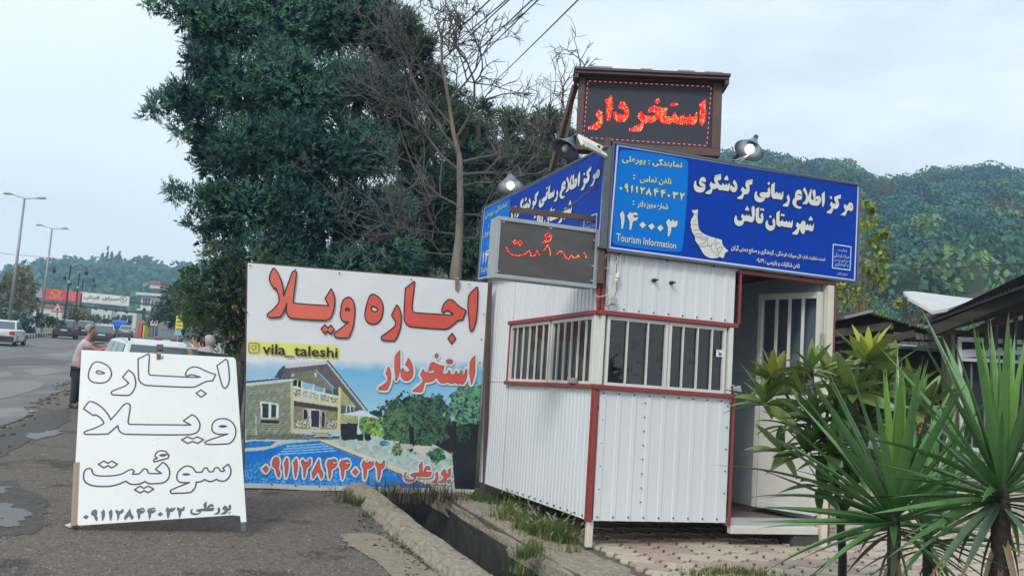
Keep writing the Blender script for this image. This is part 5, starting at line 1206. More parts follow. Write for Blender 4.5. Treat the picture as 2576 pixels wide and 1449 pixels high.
conifer('conifer_tree', 'tall dark blue-green conifer with ragged left edge towering behind the banner',
 [(690, 60, 150, 17.5), (560, 60, 110, 17), (850, 50, 140, 18), (770, -60, 130, 18), (600, -60, 120, 17.5), (930, 20, 90, 18.3), (480, 40, 55, 16.6), (425, 25, 34, 16.4), (375, 12, 20, 16.2),
  (520, 150, 75, 16.8), (600, 210, 130, 17), (745, 220, 150, 17), (890, 210, 120, 18), (465, 240, 62, 16.5), (405, 262, 40, 16.3), (380, 285, 22, 16.2), (500, 300, 55, 16.6), (455, 330, 30, 16.4),
  (610, 370, 120, 16.8), (760, 390, 140, 17), (900, 380, 120, 17.6), (535, 400, 60, 16.8), (520, 360, 50, 17),
  (640, 520, 110, 16.8), (780, 540, 130, 17), (920, 540, 120, 17.4), (560, 500, 60, 16.6), (500, 495, 48, 16.4), (448, 488, 28, 16.2), (430, 470, 18, 16.2), (505, 560, 42, 16.5), (560, 590, 60, 16.7),
  (640, 650, 90, 16.6), (760, 670, 90, 16.8), (880, 680, 100, 17), (1000, 640, 80, 17.4)],
 (-3.6, 18.2, .28, 7.5, .3), 125, 21, DKA, DKB)
conifer('conifer_tree', 'dark conifer filling the gap behind the dead tree',
 [(1010, 130, 85, 20), (1070, 220, 80, 20.3), (980, 250, 90, 19.5), (1130, 300, 70, 20.5), (1040, 360, 110, 20), (1170, 400, 80, 20.5), (1090, 480, 110, 20), (1200, 520, 90, 20.5), (1020, 520, 100, 19.5), (1120, 600, 100, 20), (1030, 680, 80, 19.6), (1180, 660, 80, 20), (1000, 60, 60, 19.6), (1060, 120, 50, 20), (960, 100, 70, 19), (1150, 250, 40, 21), (1230, 430, 70, 21), (1180, 330, 50, 21), (1260, 560, 80, 21), (1080, 560, 100, 20)],
 (-1.2, 20.6, .22, 7, .2), 120, 22, (.012, .048, .062), (.13, .25, .11))
conifer('conifer_tree', 'shorter dark conifer behind the side sign and the LED display',
 [(1370, 300, 42, 22), (1310, 330, 40, 22), (1400, 350, 55, 22.3), (1330, 400, 75, 22), (1260, 400, 60, 21.6), (1420, 430, 60, 22.5), (1280, 480, 80, 21.6), (1370, 480, 80, 22), (1240, 570, 90, 21.5), (1340, 580, 90, 22), (1440, 520, 50, 22.5), (1220, 330, 35, 21.8), (1450, 350, 30, 22.5), (1350, 440, 80, 22), (1410, 400, 55, 22.3), (1300, 400, 60, 22), (1290, 620, 80, 22), (1380, 560, 70, 22), (1440, 460, 60, 22.5), (1260, 340, 40, 22), (1200, 280, 45, 22), (1290, 300, 40, 22), (1150, 330, 50, 21.5), (1180, 450, 70, 21.5), (1230, 400, 60, 21.5), (1350, 320, 38, 22), (1410, 310, 30, 22.3)],
 (.9, 22.6, .2, 6, .1), 120, 23, (.012, .046, .052), (.12, .24, .10))
conifer('conifer_tree', 'low spreading conifer drooping over the left end of the banner',
 [(560, 690, 60, 15.6), (500, 715, 48, 15.5), (610, 720, 60, 15.4), (470, 750, 34, 15.4), (570, 770, 62, 15.8), (500, 790, 45, 15.8), (600, 830, 55, 16), (700, 690, 60, 15.6), (540, 640, 40, 15.6), (650, 660, 40, 15.4), (540, 850, 40, 16.2)],
 (-4.6, 16.0, .12, 3.0, .2), 100, 24, (.022, .06, .045), (.13, .21, .08), size=.16)
# broad-leaved bush with hanging vine leaves at the lower left
def leafy(name, label, lobes, base, dens, seed, ca, cb, size, group=None, cat='tree', trunk=None, droop=.3, asp=.5, m=None, core=True):
    rng = np.random.default_rng(seed); t = thing(name, label, cat, tuple(base), group); V = []; Fc = []; Cc = []; o = 0
    for L_ in lobes:
        if len(L_) == 4 and L_[2] > 3: c, r = lobe_px(*L_)
        else: c, r = np.array(L_[:3]), L_[3]
        n0 = max(6, int(dens*7*r*r/(size*size*asp))); nsub = 6
        for sc, sr in [(c, r*.8)] + [(c+unit(rng.normal(size=3))*r*.6, r*rng.uniform(.3, .5)) for _ in range(nsub)]:
            n = max(8, int(n0*sr*sr/(r*r))); P, u = ell_points(sc, np.array([sr, sr, sr*.85]), n, rng, .6, 1.03)
            d = u*.5 + rng.normal(size=(n, 3))*.7 - (0, 0, droop); v, f = leaf_mesh(P, d, size*rng.uniform(.6, 1.3, n), rng, asp); V.append(v); Fc.append(f+o); o += len(v)
            q = rng.random()*.6 + .4*rng.random((n, 1)); Cc.append(np.repeat((np.array(ca)*(1-q)+np.array(cb)*q)*rng.uniform(.75, 1.25, (n, 1)), 4, 0))
    npmesh('crown', np.concatenate(V), np.concatenate(Fc), m or M_lf, t, color=np.concatenate(Cc))
    if trunk:
        b = np.array(base); tb = MB().tube([b-(0, 0, .2), b+(0, 0, trunk[1]*.5), b+(trunk[2], 0, trunk[1])], [trunk[0], trunk[0]*.7, trunk[0]*.3], 8)
        for L_ in lobes[:8]:
            c = lobe_px(*L_)[0] if len(L_) == 4 and L_[2] > 3 else np.array(L_[:3])
            s_ = b+(0, 0, trunk[1]*.5); tb.tube([s_, (s_+c)/2, c], [trunk[0]*.4, trunk[0]*.25, .02], 6)
        tb.build('trunk', M_bark, t)
    return t
b0 = gnd(500, 900); leafy('bush', 'leafy green bush at the left foot of the big conifer', [(478, 690, 30, 17), (460, 730, 28, 17), (500, 745, 36, 17.2), (478, 790, 34, 17.4), (530, 800, 40, 17.5), (600, 880, 30, 17.6)], (b0[0], 17.3, gz(17.3)), 1.2, 31, (.02, .055, .02), (.10, .19, .05), .12, cat='bush')
# ------------------------------------------------------------------ dead tree
dt = thing('dead_tree', 'bare dead tree with peeling pale trunk and tangled curved twigs behind the banner', 'tree', tuple(gnd(1150, 1230, 0)))
YD = 13.0
TR = [(1140, 1215), (1146, 1000), (1143, 800), (1146, 690), (1155, 600), (1158, 500), (1156, 400), (1140, 330), (1128, 250), (1112, 160), (1110, 92), (1122, 40)]
RD = [.10, .095, .092, .088, .058, .05, .042, .032, .025, .021, .016, .008]
M_dead = mat('dead_wood', (.10, .088, .078), (.25, .215, .18), scale=5, stretch=(1, 1, .25), rough=.9, bump=1, bscale=30, c3=(.07, .055, .045), s3=4, w3=.05)
M_twig = mat('dead_twig', (.05, .048, .048), (.125, .118, .112), scale=3, rough=.9)
tp = [at(x, y, YD) for x, y in TR]; tp[0][2] = gz(YD)-.1
MB().tube(tp, RD, 14).build('trunk', M_dead, dt, smooth=True)
rng = np.random.default_rng(77); limbs = []
def grow(mb, p, d, ln, r, lvl, curl):
    n = 6 if lvl < 2 else 4; pts = [p]; rad = [r]; d = unit(np.array(d)); c = rng.normal(size=3)*.16
    for i in range(n):
        d = unit(d + c*.8 + rng.normal(size=3)*.10 + np.array([0, 0, curl*(.10 + .16*i/n)])); p = p + d*ln/n; pts.append(p); rad.append(r*(1-.8*(i+1)/n)+.0022)
    mb.tube(pts, rad, 5 if lvl < 2 else 3, cap=False)
    if lvl < 3:
        for _ in range([8, 5, 3][lvl]):
            i = int(rng.integers(1, n+1)); q = pts[i]; nd = unit(pts[i]-pts[i-1]); sd = unit(np.cross(nd, rng.normal(size=3)))
            grow(mb, q, nd*.75+sd*.8, ln*rng.uniform(.35, .6), rad[i]*.65+.0015, lvl+1, curl if rng.random() < .75 else -curl*.5)
LB = [((1158, 520), (-1, .1, .1), 1.7, .03, .7), ((1158, 470), (1, -.1, .25), 1.5, .026, .6), ((1157, 430), (-1, .2, .35), 1.8, .036, .8), ((1156, 410), (.9, .2, .7), 1.7, .045, .6), ((1150, 380), (-.9, -.3, .5), 1.7, .036, .7),
      ((1146, 350), (.7, -.3, .9), 1.5, .035, .5), ((1140, 320), (-.8, .2, .8), 1.3, .03, .5), ((1157, 590), (-1, -.2, -.1), 1.5, .024, .6), ((1157, 600), (1, .2, .1), 1.1, .02, .6), ((1152, 640), (-.9, .1, -.25), 1.2, .02, .5),
      ((1130, 260), (.7, .2, .8), 1.1, .026, .4), ((1120, 200), (-.7, .1, .7), .9, .022, .4), ((1114, 150), (.6, .1, .9), .8, .018, .3), ((1111, 100), (-.4, .1, 1), .7, .014, .3), ((1110, 100), (.9, 0, .8), .5, .02, .3), ((1157, 440), (1, .3, .45), 1.9, .04, .55), ((1157, 540), (1, -.3, 0), 1.4, .022, .7)]
for k, (pp, d, ln, r, cu) in enumerate(LB):
    mb = MB(); grow(mb, at(*pp, YD), d, ln*1.15, r*.62, 0, cu); o = mb.build('limb', M_twig, dt)
d2 = thing('dead_tree', 'thin bare twigs of a second dead tree rising beside the LED display', 'tree', tuple(gnd(1480, 1240)))
d2o = MB(); 
for pp, d in (((1460, 215), (.1, 0, 1)), ((1405, 300), (.5, 0, .8)), ((1380, 330), (-.5, 0, .8)), ((1475, 190), (.3, 0, 1)), ((1420, 280), (-.2, 0, 1))): grow(d2o, at(*pp, 15), d, .8, .012, 1, .1)
d2o.tube([at(1440, 1000, 15), at(1430, 600, 15), at(1420, 380, 15), at(1440, 260, 15), at(1468, 180, 15)], [.05, .04, .03, .02, .01], 7)
for pp in ((1405, 300), (1380, 330)): d2o.tube([at(1424, 430, 15), at((1424+pp[0])/2, 370, 15), at(*pp, 15)], [.02, .015, .01], 5)
d2o.build('branches', M_twig, d2)
# overhead wires
for k, (p0, p1) in enumerate((((1446, -8), (1205, 232)), ((1345, -8), (1130, 205)), ((1330, -8), (1120, 190)), ((1272, -8), (1090, 160)), ((1224, -8), (1085, 125)), ((1264, -8), (1080, 150)))):
    a_, b_ = at(*p0, 9.0), at(*p1, 24); e_ = b_ + (b_-a_)*1.2; s_ = a_ - (b_-a_)*.5
    pts = [s_*(1-f)+e_*f - np.array([0, 0, .5*f*(1-f)]) for f in np.linspace(0, 1, 14)]
    w_ = MB().tube(pts, .0095, 4).build('overhead_wire', M_cabk); tag(w_, 'black overhead wire crossing the sky above the dead tree', 'wire', 'overhead wires above the dead tree')
    w_['label'] = ['black overhead wire furthest right above the dead tree', 'black overhead wire, right one of the middle pair above the dead tree', 'black overhead wire, left one of the middle pair above the dead tree', 'black overhead wire right of the dead tree top, third from the left', 'black overhead wire nearest the dead tree top', 'black overhead wire just right of the one nearest the dead tree top'][k]
a_, b_ = at(2160, 677, 30), at(2600, 660, 16); pts = [a_*(1-f)*1.0+b_*f - np.array([0, 0, .25*f*(1-f)]) for f in np.linspace(-.6, 1.3, 12)]
tag(MB().tube(pts, .011, 4).build('overhead_wire', M_cabk), 'single dark cable sagging across the right hillside above the sheds', 'wire')
a_, b_ = at(-20, 635, 70), at(560, 690, 90); tag(MB().tube([a_, (a_+b_)/2, b_], .02, 4).build('overhead_wire', mat('faint_wire', (.35, .37, .38))), 'thin pale wire crossing the sky at far left above the hill', 'wire')

# ------------------------------------------------------------------ hills
def hill(name, ridge, Yb, Yr, m, zb_off=-3, pw=1.0, nb=14):
    mb = MB(); n = len(ridge); rows = []
    for j in range(nb+4):
        f = min(j/nb, 1); 
        for px, py in ridge:
            R = at(px, py, Yr*1.0); Y = Yb + (Yr-Yb)*f; x = R[0]*Y/Yr; zb = gz(Yb)+zb_off; z = zb + (R[2]-zb)*f**pw
            if j > nb: Y = Yr + (j-nb)*Yr*.35; x = R[0]; z = R[2] - (j-nb)*R[2]*.33
            mb.v.append((x, Y, z))
    for j in range(nb+3):
        for i in range(n-1): a = j*n+i; mb.f.append((a, a+1, a+1+n, a+n))
    o = mb.build(name, m, smooth=True); o['kind'] = 'structure'; return o
M_hill = mat('forest_floor', (.010, .022, .012), (.03, .05, .02), scale=.05, rough=.95)
RR = [(900, 620), (1250, 520), (1500, 440), (1700, 400), (1830, 398), (1945, 405), (2060, 422), (2145, 428), (2200, 462), (2303, 468), (2336, 446), (2435, 436), (2531, 442), (2576, 458), (2700, 440), (2900, 470), (3200, 520), (3700, 640)]
RR = [(a, b+26) for a, b in RR]
hill('forested_hill', RR, 62, 330, M_hill, pw=1.05)
RL = [(-900, 700), (-400, 690), (-100, 705), (40, 700), (90, 695), (140, 676), (185, 680), (215, 684), (260, 678), (330, 684), (430, 690), (520, 684), (650, 670), (800, 650), (1000, 640), (1300, 700)]
RL = [(a, b+20) for a, b in RL]
hill('far_hill', RL, 260, 620, M_hill, pw=.9, zb_off=-2)
def protos(rng, nq, size, npro=5):
    out = []
    for _ in range(npro):
        Vs = []; 
        bumps = [(np.zeros(3), 1.0)] + [(unit(rng.normal(size=3)*(1, 1, .6))*.55 + (0, 0, .15), rng.uniform(.38, .55)) for _ in range(7)]
        for c, r in bumps:
            n = int(nq*r*r/2.6); P, u = ell_points(c, r*np.array([1, 1, .85]), n, rng, .9, 1.02); keep = P[:, 2] > -.55; P, u = P[keep], u[keep]
            v, f = leaf_mesh(P, unit(np.cross(u, rng.normal(size=u.shape)))*.8+u*.35, size*rng.uniform(.6, 1.3, len(P)), rng, .75); Vs.append(v)
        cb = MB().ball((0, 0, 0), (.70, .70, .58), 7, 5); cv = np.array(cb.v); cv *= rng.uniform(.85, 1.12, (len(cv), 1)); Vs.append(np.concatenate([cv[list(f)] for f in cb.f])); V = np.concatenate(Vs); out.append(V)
    return out
def forest(name, label, ridge, Yb, Yr, spacing, rad, nq, size, pal, seed, pw=1.0, zoff=-3, pmin=None, pmax=None, far=1.0, b0=0.0, span=None):
    rng = np.random.default_rng(seed); PR = protos(rng, nq, size); V = []; C = []; px_, py_ = np.array([p[0] for p in ridge]), np.array([p[1] for p in ridge])
    Yend = Yr
    if span: Yr = Yb + 264
    zb = gz(Yb)+zoff; Y = Yb + (Yr-Yb)*b0; cnt = 0
    while Y <= Yend*1.01:
        f = min(1, (Y-Yb)/(Yr-Yb)); a = (pmin if pmin is not None else px_[0])
        a_end = pmax if pmax is not None else px_[-1]; step = spacing/Y*F
        a += rng.uniform(0, step)
        while a < a_end:
            p = a + rng.normal(0, step*.25); q = np.interp(p, px_, py_); R = at(p, q, Yr); y = Y + rng.normal(0, spacing*.25); ff = np.clip((y-Yb)/(Yr-Yb), 0, 1)
            z = zb + (R[2]-zb)*ff**pw; x = R[0]*y/Yr; r = rad*rng.uniform(.55, 1.5); v = PR[int(rng.integers(len(PR)))]; th = rng.uniform(0, 6.28); c, s = math.cos(th), math.sin(th)
            w_ = np.c_[v[:, 0]*c-v[:, 1]*s, v[:, 0]*s+v[:, 1]*c, v[:, 2]]*r*np.array([1, 1, rng.uniform(.8, 1.25)]) + (x, y, z + r*.6); V.append(w_)
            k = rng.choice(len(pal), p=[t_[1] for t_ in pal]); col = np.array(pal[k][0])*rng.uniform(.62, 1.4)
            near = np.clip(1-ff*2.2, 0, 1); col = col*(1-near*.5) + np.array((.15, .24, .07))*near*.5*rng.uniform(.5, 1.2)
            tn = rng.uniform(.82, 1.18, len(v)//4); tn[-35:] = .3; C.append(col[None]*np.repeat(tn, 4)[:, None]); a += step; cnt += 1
        Y += spacing*.8
    V = np.concatenate(V); o = npmesh(name, V, np.arange(len(V)).reshape(-1, 4), M_for, color=np.concatenate(C), kind='stuff'); o['label'] = label; return o
M_for = leafmat('forest_leaves', (.8, .8, .8), (1.15, 1.15, 1.1), scale=.08, attr='tint', trans=.15, rough=.65)
PAL = [((.03, .12, .12), .34), ((.06, .17, .10), .28), ((.018, .08, .11), .2), ((.13, .23, .08), .12), ((.12, .12, .06), .05), ((.12, .11, .06), .01)]
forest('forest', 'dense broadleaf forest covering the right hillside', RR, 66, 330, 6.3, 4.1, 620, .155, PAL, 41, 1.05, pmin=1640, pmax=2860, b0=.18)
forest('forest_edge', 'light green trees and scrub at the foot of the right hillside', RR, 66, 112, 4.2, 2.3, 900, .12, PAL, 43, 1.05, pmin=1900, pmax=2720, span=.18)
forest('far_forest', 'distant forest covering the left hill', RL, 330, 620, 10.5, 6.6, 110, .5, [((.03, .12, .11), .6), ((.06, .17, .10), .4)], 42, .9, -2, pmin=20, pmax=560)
sk = [(254, 668), (266, 667), (277, 668), (288, 672), (296, 670), (311, 674), (302, 672), (245, 676)]
for k, (px, py) in enumerate(sk):
    c = at(px, py+8, 612); rng_ = np.random.default_rng(60+k); n = 60; h = (9, 13, 10, 8, 11, 7, 6, 6)[k]; P = np.c_[rng_.normal(0, 1.2, n), rng_.normal(0, 1.2, n), np.zeros(n)]; z = rng_.random(n); P *= (1-z*.9)[:, None]; P[:, 2] = z*h
    v, f = leaf_mesh(P + c + (0, 0, 1), np.tile((0, 0, 1.), (n, 1))+rng_.normal(size=(n, 3))*.4, np.full(n, 2.6), rng_, .6)
    t = thing('cypress_tree', 'slim dark cypress on the skyline of the far hill, ' + ('second from the left', 'third from the left', 'fourth from the left', 'fifth from the left', 'seventh from the left', 'last on the right', 'sixth from the left', 'first from the left')[k], 'tree', tuple(c), 'cypresses on the far skyline'); npmesh('crown', v, f, M_for, t, color=np.tile((.015, .035, .02), (len(v), 1))); MB().tube([c-(0, 0, 2), c+(0, 0, 2)], .25, 6).build('trunk', M_bark, t)
c = at(157, 668, 590); leafy('tree', 'large rounded tree standing proud on the left of the far skyline', [(157, 668, 13, 590), (148, 676, 9, 590), (168, 677, 8, 590)], (c[0], 590, c[2]-8), .5, 71, (.018, .04, .025), (.04, .08, .04), 2.2, m=M_for, trunk=(.5, 7, 0))
# ------------------------------------------------------------------ yuccas, loquat, weeds
M_yl = leafmat('yucca_leaf', (.06, .165, .055), (.15, .29, .10), scale=3, trans=.15, rough=.32, spec=.6)
M_yb = leafmat('yucca_leaf_bright', (.12, .27, .045), (.18, .34, .06), scale=3, trans=.3, rough=.35, spec=.5)
M_yo = leafmat('yucca_leaf_old', (.055, .10, .060), (.12, .17, .11), scale=4, trans=.1, rough=.45)
M_stem = mat('plant_stem', (.018, .016, .014), (.055, .046, .036), scale=9, rough=.95, bump=1, bscale=35)
def brown_tip(m, y0=.90, col=(.17, .11, .05)):
    nt = m.node_tree; N = nt.nodes; L = nt.links; b = N['Principled BSDF']; src = b.inputs['Base Color'].links[0].from_socket
    tc = N.new('ShaderNodeTexCoord'); sp = N.new('ShaderNodeSeparateXYZ'); L.new(tc.outputs['Object'], sp.inputs[0]); nz = N.new('ShaderNodeTexNoise'); nz.inputs['Scale'].default_value = 9; L.new(tc.outputs['Object'], nz.inputs['Vector'])
    ad = N.new('ShaderNodeMath'); ad.operation = 'MULTIPLY_ADD'; ad.inputs[1].default_value = .14; L.new(nz.outputs['Fac'], ad.inputs[0]); L.new(sp.outputs[1], ad.inputs[2])
    mr = N.new('ShaderNodeMapRange'); mr.inputs['From Min'].default_value = y0+.06; mr.inputs['From Max'].default_value = y0+.11; L.new(ad.outputs[0], mr.inputs[0])
    mx = N.new('ShaderNodeMix'); mx.data_type = 'RGBA'; mx.inputs['B'].default_value = (*col, 1); L.new(mr.outputs[0], mx.inputs['Factor']); L.new(src, mx.inputs['A']); L.new(mx.outputs['Result'], b.inputs['Base Color'])
brown_tip(M_yl); brown_tip(M_yo, .80); M_yd = leafmat('yucca_leaf_dead', (.13, .095, .055), (.24, .19, .12), scale=4, trans=.05, rough=.8)
def blade_mesh(name, m, wd=.055, n=9, bend=.0, fold=.35, prof=None):
    mb = MB()
    for i in range(n+1):
        f = i/n; w_ = wd*(prof(f) if prof else (min(1, .45+f*2.2)*(1-f**2.2)+.012)); z = -bend*f*f
        mb.v += [(-w_/2, f, z + w_*fold), (0, f, z), (w_/2, f, z + w_*fold)]
    for i in range(n):
        a = i*3; mb.f += [(a, a+1, a+4, a+3), (a+1, a+2, a+5, a+4)]
    me = bpy.data.meshes.new(name); me.from_pydata(mb.v, [], mb.f); me.polygons.foreach_set('use_smooth', [True]*len(me.polygons)); me.materials.append(m); me.update(); return me
YB = [[blade_mesh('leaf', m, .066, 9, b) for b in (0, .10, .28)] for m in (M_yl, M_yb, M_yo, M_yd)]
def put_leaf(me, root, c, d, L, roll, width=1.0, name='leaf', upv=(0, 0, 1)):
    d = Vector(d).normalized(); u = Vector(upv); s = d.cross(u)
    if s.length < .05: s = Vector((1, 0, 0))
    s.normalize(); u = s.cross(d); R = Matrix((( s.x, d.x, u.x, 0), (s.y, d.y, u.y, 0), (s.z, d.z, u.z, 0), (0, 0, 0, 1))) @ Matrix.Rotation(roll, 4, 'Y')
    o = bpy.data.objects.new(name, me); COL.objects.link(o); o.parent = root; org = Vector(ORG[root.name])
    o.matrix_local = Matrix.Translation(Vector(c)-org) @ R @ Matrix.Diagonal((L*width, L, L, 1)); return o
def yucca(name, label, c, n, L, seed, stem_r=.035, tips=(), lowmin=-.5, group='yuccas in the paving', sc=1.0):
    c = np.asarray(c, float); base = np.array([c[0], c[1], gz(c[1])]); t = thing(name, label, 'yucca', tuple(base), group); r = np.random.default_rng(seed)
    MB().tube([base-(0, 0, .05), base*.6+c*.4+(.02, 0, 0), base*.25+c*.75, c-(0, 0, .06), c+(0, 0, .10)], [stem_r*1.5, stem_r*1.1, stem_r*1.15, stem_r*1.3, stem_r*.6], 10).build('trunk', M_stem, t, smooth=True)
    ga = 2.39996
    for i in range(n):
        f = i/n; el = math.radians(88 - f**1.15*(88-math.degrees(math.asin(max(-1, lowmin))))) ; az = i*ga + r.normal(0, .25)
        d = np.array([math.cos(az)*math.cos(el), math.sin(az)*math.cos(el), math.sin(el)]); el2 = el
        l = L*(.78+.3*math.sin(math.pi*min(1, f*1.3)))*r.uniform(.85, 1.1)*(1 if f < .8 else .85)
        fam = 1 if f < .13 else (2 if f > .8 and r.random() < .7 else 0); b = 0 if f < .45 else (1 if r.random() < .65 else 2)
        if f > .82: b = 2 if r.random() < .6 else 1
        p = c + np.array([math.cos(az), math.sin(az), 0])*.022 + (0, 0, .10 - .17*f)
        put_leaf(YB[fam][b], t, p, d, l, r.normal(0, .25), r.uniform(.85, 1.2)*sc)
    for k in range(9):
        az = k*2.4; put_leaf(YB[3][2], t, c - (0, 0, .08+.02*k), (math.cos(az)*.45, math.sin(az)*.45, -.9), L*r.uniform(.35, .6), r.normal(0, .4), 1.1)
    for (px, py, Y, fam, b) in tips:
        e = at(px, py, Y); v = e-c; l = np.linalg.norm(v); put_leaf(YB[fam][b], t, c+(0, 0, -.02), v+(0, 0, .10*l*(b > 0)), l, r.normal(0, .2), .9)
    return t
yucca('yucca', 'yucca with upright green blades in front of the loquat shrub, left of the large one', at(2250, 1305, 4.1), 54, .69, 51, .022, tips=[(1905, 1165, 3.9, 0, 0), (1920, 1260, 3.8, 0, 0), (1885, 1300, 3.9, 0, 0), (1915, 1420, 3.6, 0, 1), (2030, 1448, 3.6, 0, 1), (2000, 1180, 3.9, 0, 0), (1890, 1055, 4.1, 0, 0), (1990, 940, 4.2, 0, 0), (2075, 920, 4.2, 0, 0), (1960, 1030, 4.0, 0, 0)])
yucca('yucca', 'largest yucca rising at the right edge of the picture', at(2518, 1245, 3.85), 56, .72, 52, .030, tips=[(2300, 1045, 3.8, 0, 0), (2260, 1170, 3.6, 0, 0), (2335, 965, 3.8, 0, 0), (2370, 870, 3.9, 0, 0), (2200, 1150, 3.7, 0, 0), (2180, 1280, 3.4, 0, 0), (2240, 1390, 3.4, 0, 1), (2330, 1449, 3.4, 2, 1), (2420, 1460, 3.4, 2, 1)])
yucca('yucca', 'smaller yucca half hidden between the two front ones', at(2335, 1355, 4.8), 46, .62, 53, .020)
# loquat-like shrub: each large leaf is a part
M_q = leafmat('shrub_leaf', (.10, .17, .045), (.20, .29, .075), scale=5, trans=.2, rough=.38, spec=.5)
M_qd = leafmat('shrub_leaf_dark', (.04, .09, .03), (.10, .17, .055), scale=5, trans=.15, rough=.4, spec=.5)
M_qy = leafmat('shrub_leaf_young', (.34, .36, .05), (.46, .46, .10), scale=5, trans=.35, rough=.4)
M_qm = leafmat('shrub_leaf_mid', (.12, .18, .03), (.20, .25, .06), scale=5, trans=.3, rough=.4)
pf = lambda f: max(.03, math.sin(math.pi*min(1, f**.8))**.8)
QB = {k: [blade_mesh('leaf', m, .27, 8, b, .16, pf) for b in (.05, .22)] for k, m in (('g', M_q), ('d', M_qd), ('y', M_qy), ('m', M_qm))}
sb = gnd(2118, 1475); shr = thing('shrub', 'broad-leaved shrub with ribbed leaves and yellow young tips by the kiosk door', 'shrub', tuple(sb)); YS = 6.3; r = np.random.default_rng(55)
br = MB(); root_ = np.array(sb); fork = at(2112, 1290, 6.6); f2 = at(2075, 1090, YS); f3 = at(2185, 1060, YS)
br.tube([root_-(0, 0, .1), at(2120, 1400, 6.8), fork], [.035, .03, .026], 8).tube([fork, at(2100, 1180, 6.4), f2], [.024, .02, .017], 7).tube([fork, at(2160, 1200, 6.5), f3], [.022, .018, .015], 7)
RO = [(1945, 925, 'y', 14, f2), (2010, 960, 'm', 12, f2), (2090, 925, 'm', 12, f2), (1925, 985, 'g', 12, f2), (1985, 1040, 'g', 12, f2), (2045, 1030, 'd', 12, f2), (2180, 880, 'y', 16, f3), (2150, 960, 'g', 13, f3), (2215, 950, 'g', 13, f3), (2290, 965, 'm', 12, f3), (2120, 1020, 'd', 12, f2), (2190, 1030, 'd', 12, f3), (2250, 1040, 'd', 10, f3), (2030, 1110, 'd', 12, f2), (1965, 1105, 'g', 8, f2), (2100, 1110, 'd', 12, f2), (2170, 1120, 'd', 10, f3), (2060, 1190, 'd', 8, f2), (2140, 1200, 'd', 8, f3), (2320, 1000, 'g', 9, f3), (2040, 900, 'g', 8, f2), (2240, 900, 'm', 8, f3)]
for px, py, kind, n, fk in RO:
    c = at(px, py + 25, YS + r.uniform(-.3, .35)); br.tube([fk, (fk+c)/2 + (0, 0, -.04), c], [.013, .010, .007], 6); out = unit(c-fk)*.4
    n = int(n*1.6)
    for i in range(n):
        f = i/n; el = math.radians(80 - 105*f + r.normal(0, 8)); az = i*2.4 + r.normal(0, .2)
        d = np.array([math.cos(az)*math.cos(el), math.sin(az)*math.cos(el), math.sin(el)]) + out*.5
        kk = kind if (kind in 'gd' or f < .35) else ('m' if (kind == 'y' and f < .55) else 'g')
        put_leaf(QB[kk][0 if f < .5 else 1], shr, c - (0, 0, .03*f), d, r.uniform(.20, .32)*(.75 if f < .2 else 1), r.normal(0, .4))
br.build('branch', M_stem, shr, smooth=True)
# weeds on the bank of the ditch: blades and seed heads
M_gr = leafmat('weed_grass', (.8, .8, .8), (1.15, 1.15, 1), scale=3, attr='tint', trans=.3, rough=.6)
def tuft(name, label, spots, seed, cols, kind='stuff'):
    r = np.random.default_rng(seed); V = []; Fc = []; C = []; o = 0
    for px, py, n, h, sp in spots:
        b = gnd(px, py)
        for _ in range(n):
            p = b + (r.normal(0, sp), r.normal(0, sp*.7), 0); p[2] = gz(p[1])+.0; a = r.uniform(0, 6.28); le = r.uniform(.15, .75); hh = h*r.uniform(.4, 1.15); w_ = r.uniform(.003, .006)
            dx = np.array([math.cos(a), math.sin(a), 0]); sx_ = np.array([-dx[1], dx[0], 0])*w_; q = []
            for k in range(4):
                f = k/3; c_ = p + dx*hh*le*f*f + np.array([0, 0, hh*(f - .35*le*f*f)]); ww = 1-f**1.5; q += [c_-sx_*ww, c_+sx_*ww]
            V += q; Fc += [(o+2*k, o+2*k+1, o+2*k+3, o+2*k+2) for k in range(3)]; o += 8; C += [np.array(cols[int(r.integers(len(cols)))])*r.uniform(.7, 1.3)]*8
            if h > .2 and r.random() < .10:   # fox-tail seed head
                t_ = q[-1]; dd = unit(dx*.7+np.array([0, 0, .5])); s_ = np.array([0, 0, 1.])*.010; V += [t_-s_*.6, t_+dd*.03-s_*1.2, t_+dd*.065, t_+dd*.03+s_*1.2]; Fc += [(o, o+1, o+2, o+3)]; o += 4; C += [np.array((.30, .31, .20))]*4
    x = npmesh(name, np.array(V), np.array(Fc), M_gr, color=np.array(C), kind=kind); x['label'] = label; return x
GC = [(.09, .16, .035), (.10, .17, .04), (.15, .20, .06), (.05, .10, .03), (.22, .20, .10)]
tuft('weeds', 'tall seeding grass on the ditch bank below the kiosk side', [(1300, 1315, 150, .24, .09), (1330, 1340, 180, .24, .09), (1360, 1352, 200, .26, .08), (1395, 1365, 200, .26, .07), (1412, 1370, 160, .26, .07), (1290, 1290, 120, .22, .09), (1270, 1305, 90, .16, .08)], 61, GC)
tuft('weeds', 'low green weeds by the rear leg of the kiosk', [(1190, 1255, 200, .12, .12), (1215, 1262, 160, .12, .10), (1240, 1270, 80, .10, .08)], 62, [(.06, .13, .04), (.09, .16, .05)])
tuft('weeds', 'small grass growing over the ditch edge', [(1330, 1400, 120, .16, .06), (1315, 1405, 80, .12, .05), (1345, 1385, 80, .16, .05), (1440, 1392, 40, .14, .05), (1310, 1440, 50, .12, .05)], 63, GC)
tuft('weeds', 'small weeds at the foot of the banner', [(880, 1265, 120, .13, .07), (905, 1272, 80, .14, .05), (925, 1300, 50, .10, .05), (935, 1240, 90, .16, .12), (870, 1250, 90, .14, .1), (1020, 1252, 60, .2, .2), (1090, 1253, 60, .2, .2)], 64, [(.07, .13, .05), (.10, .16, .05), (.16, .14, .08)])
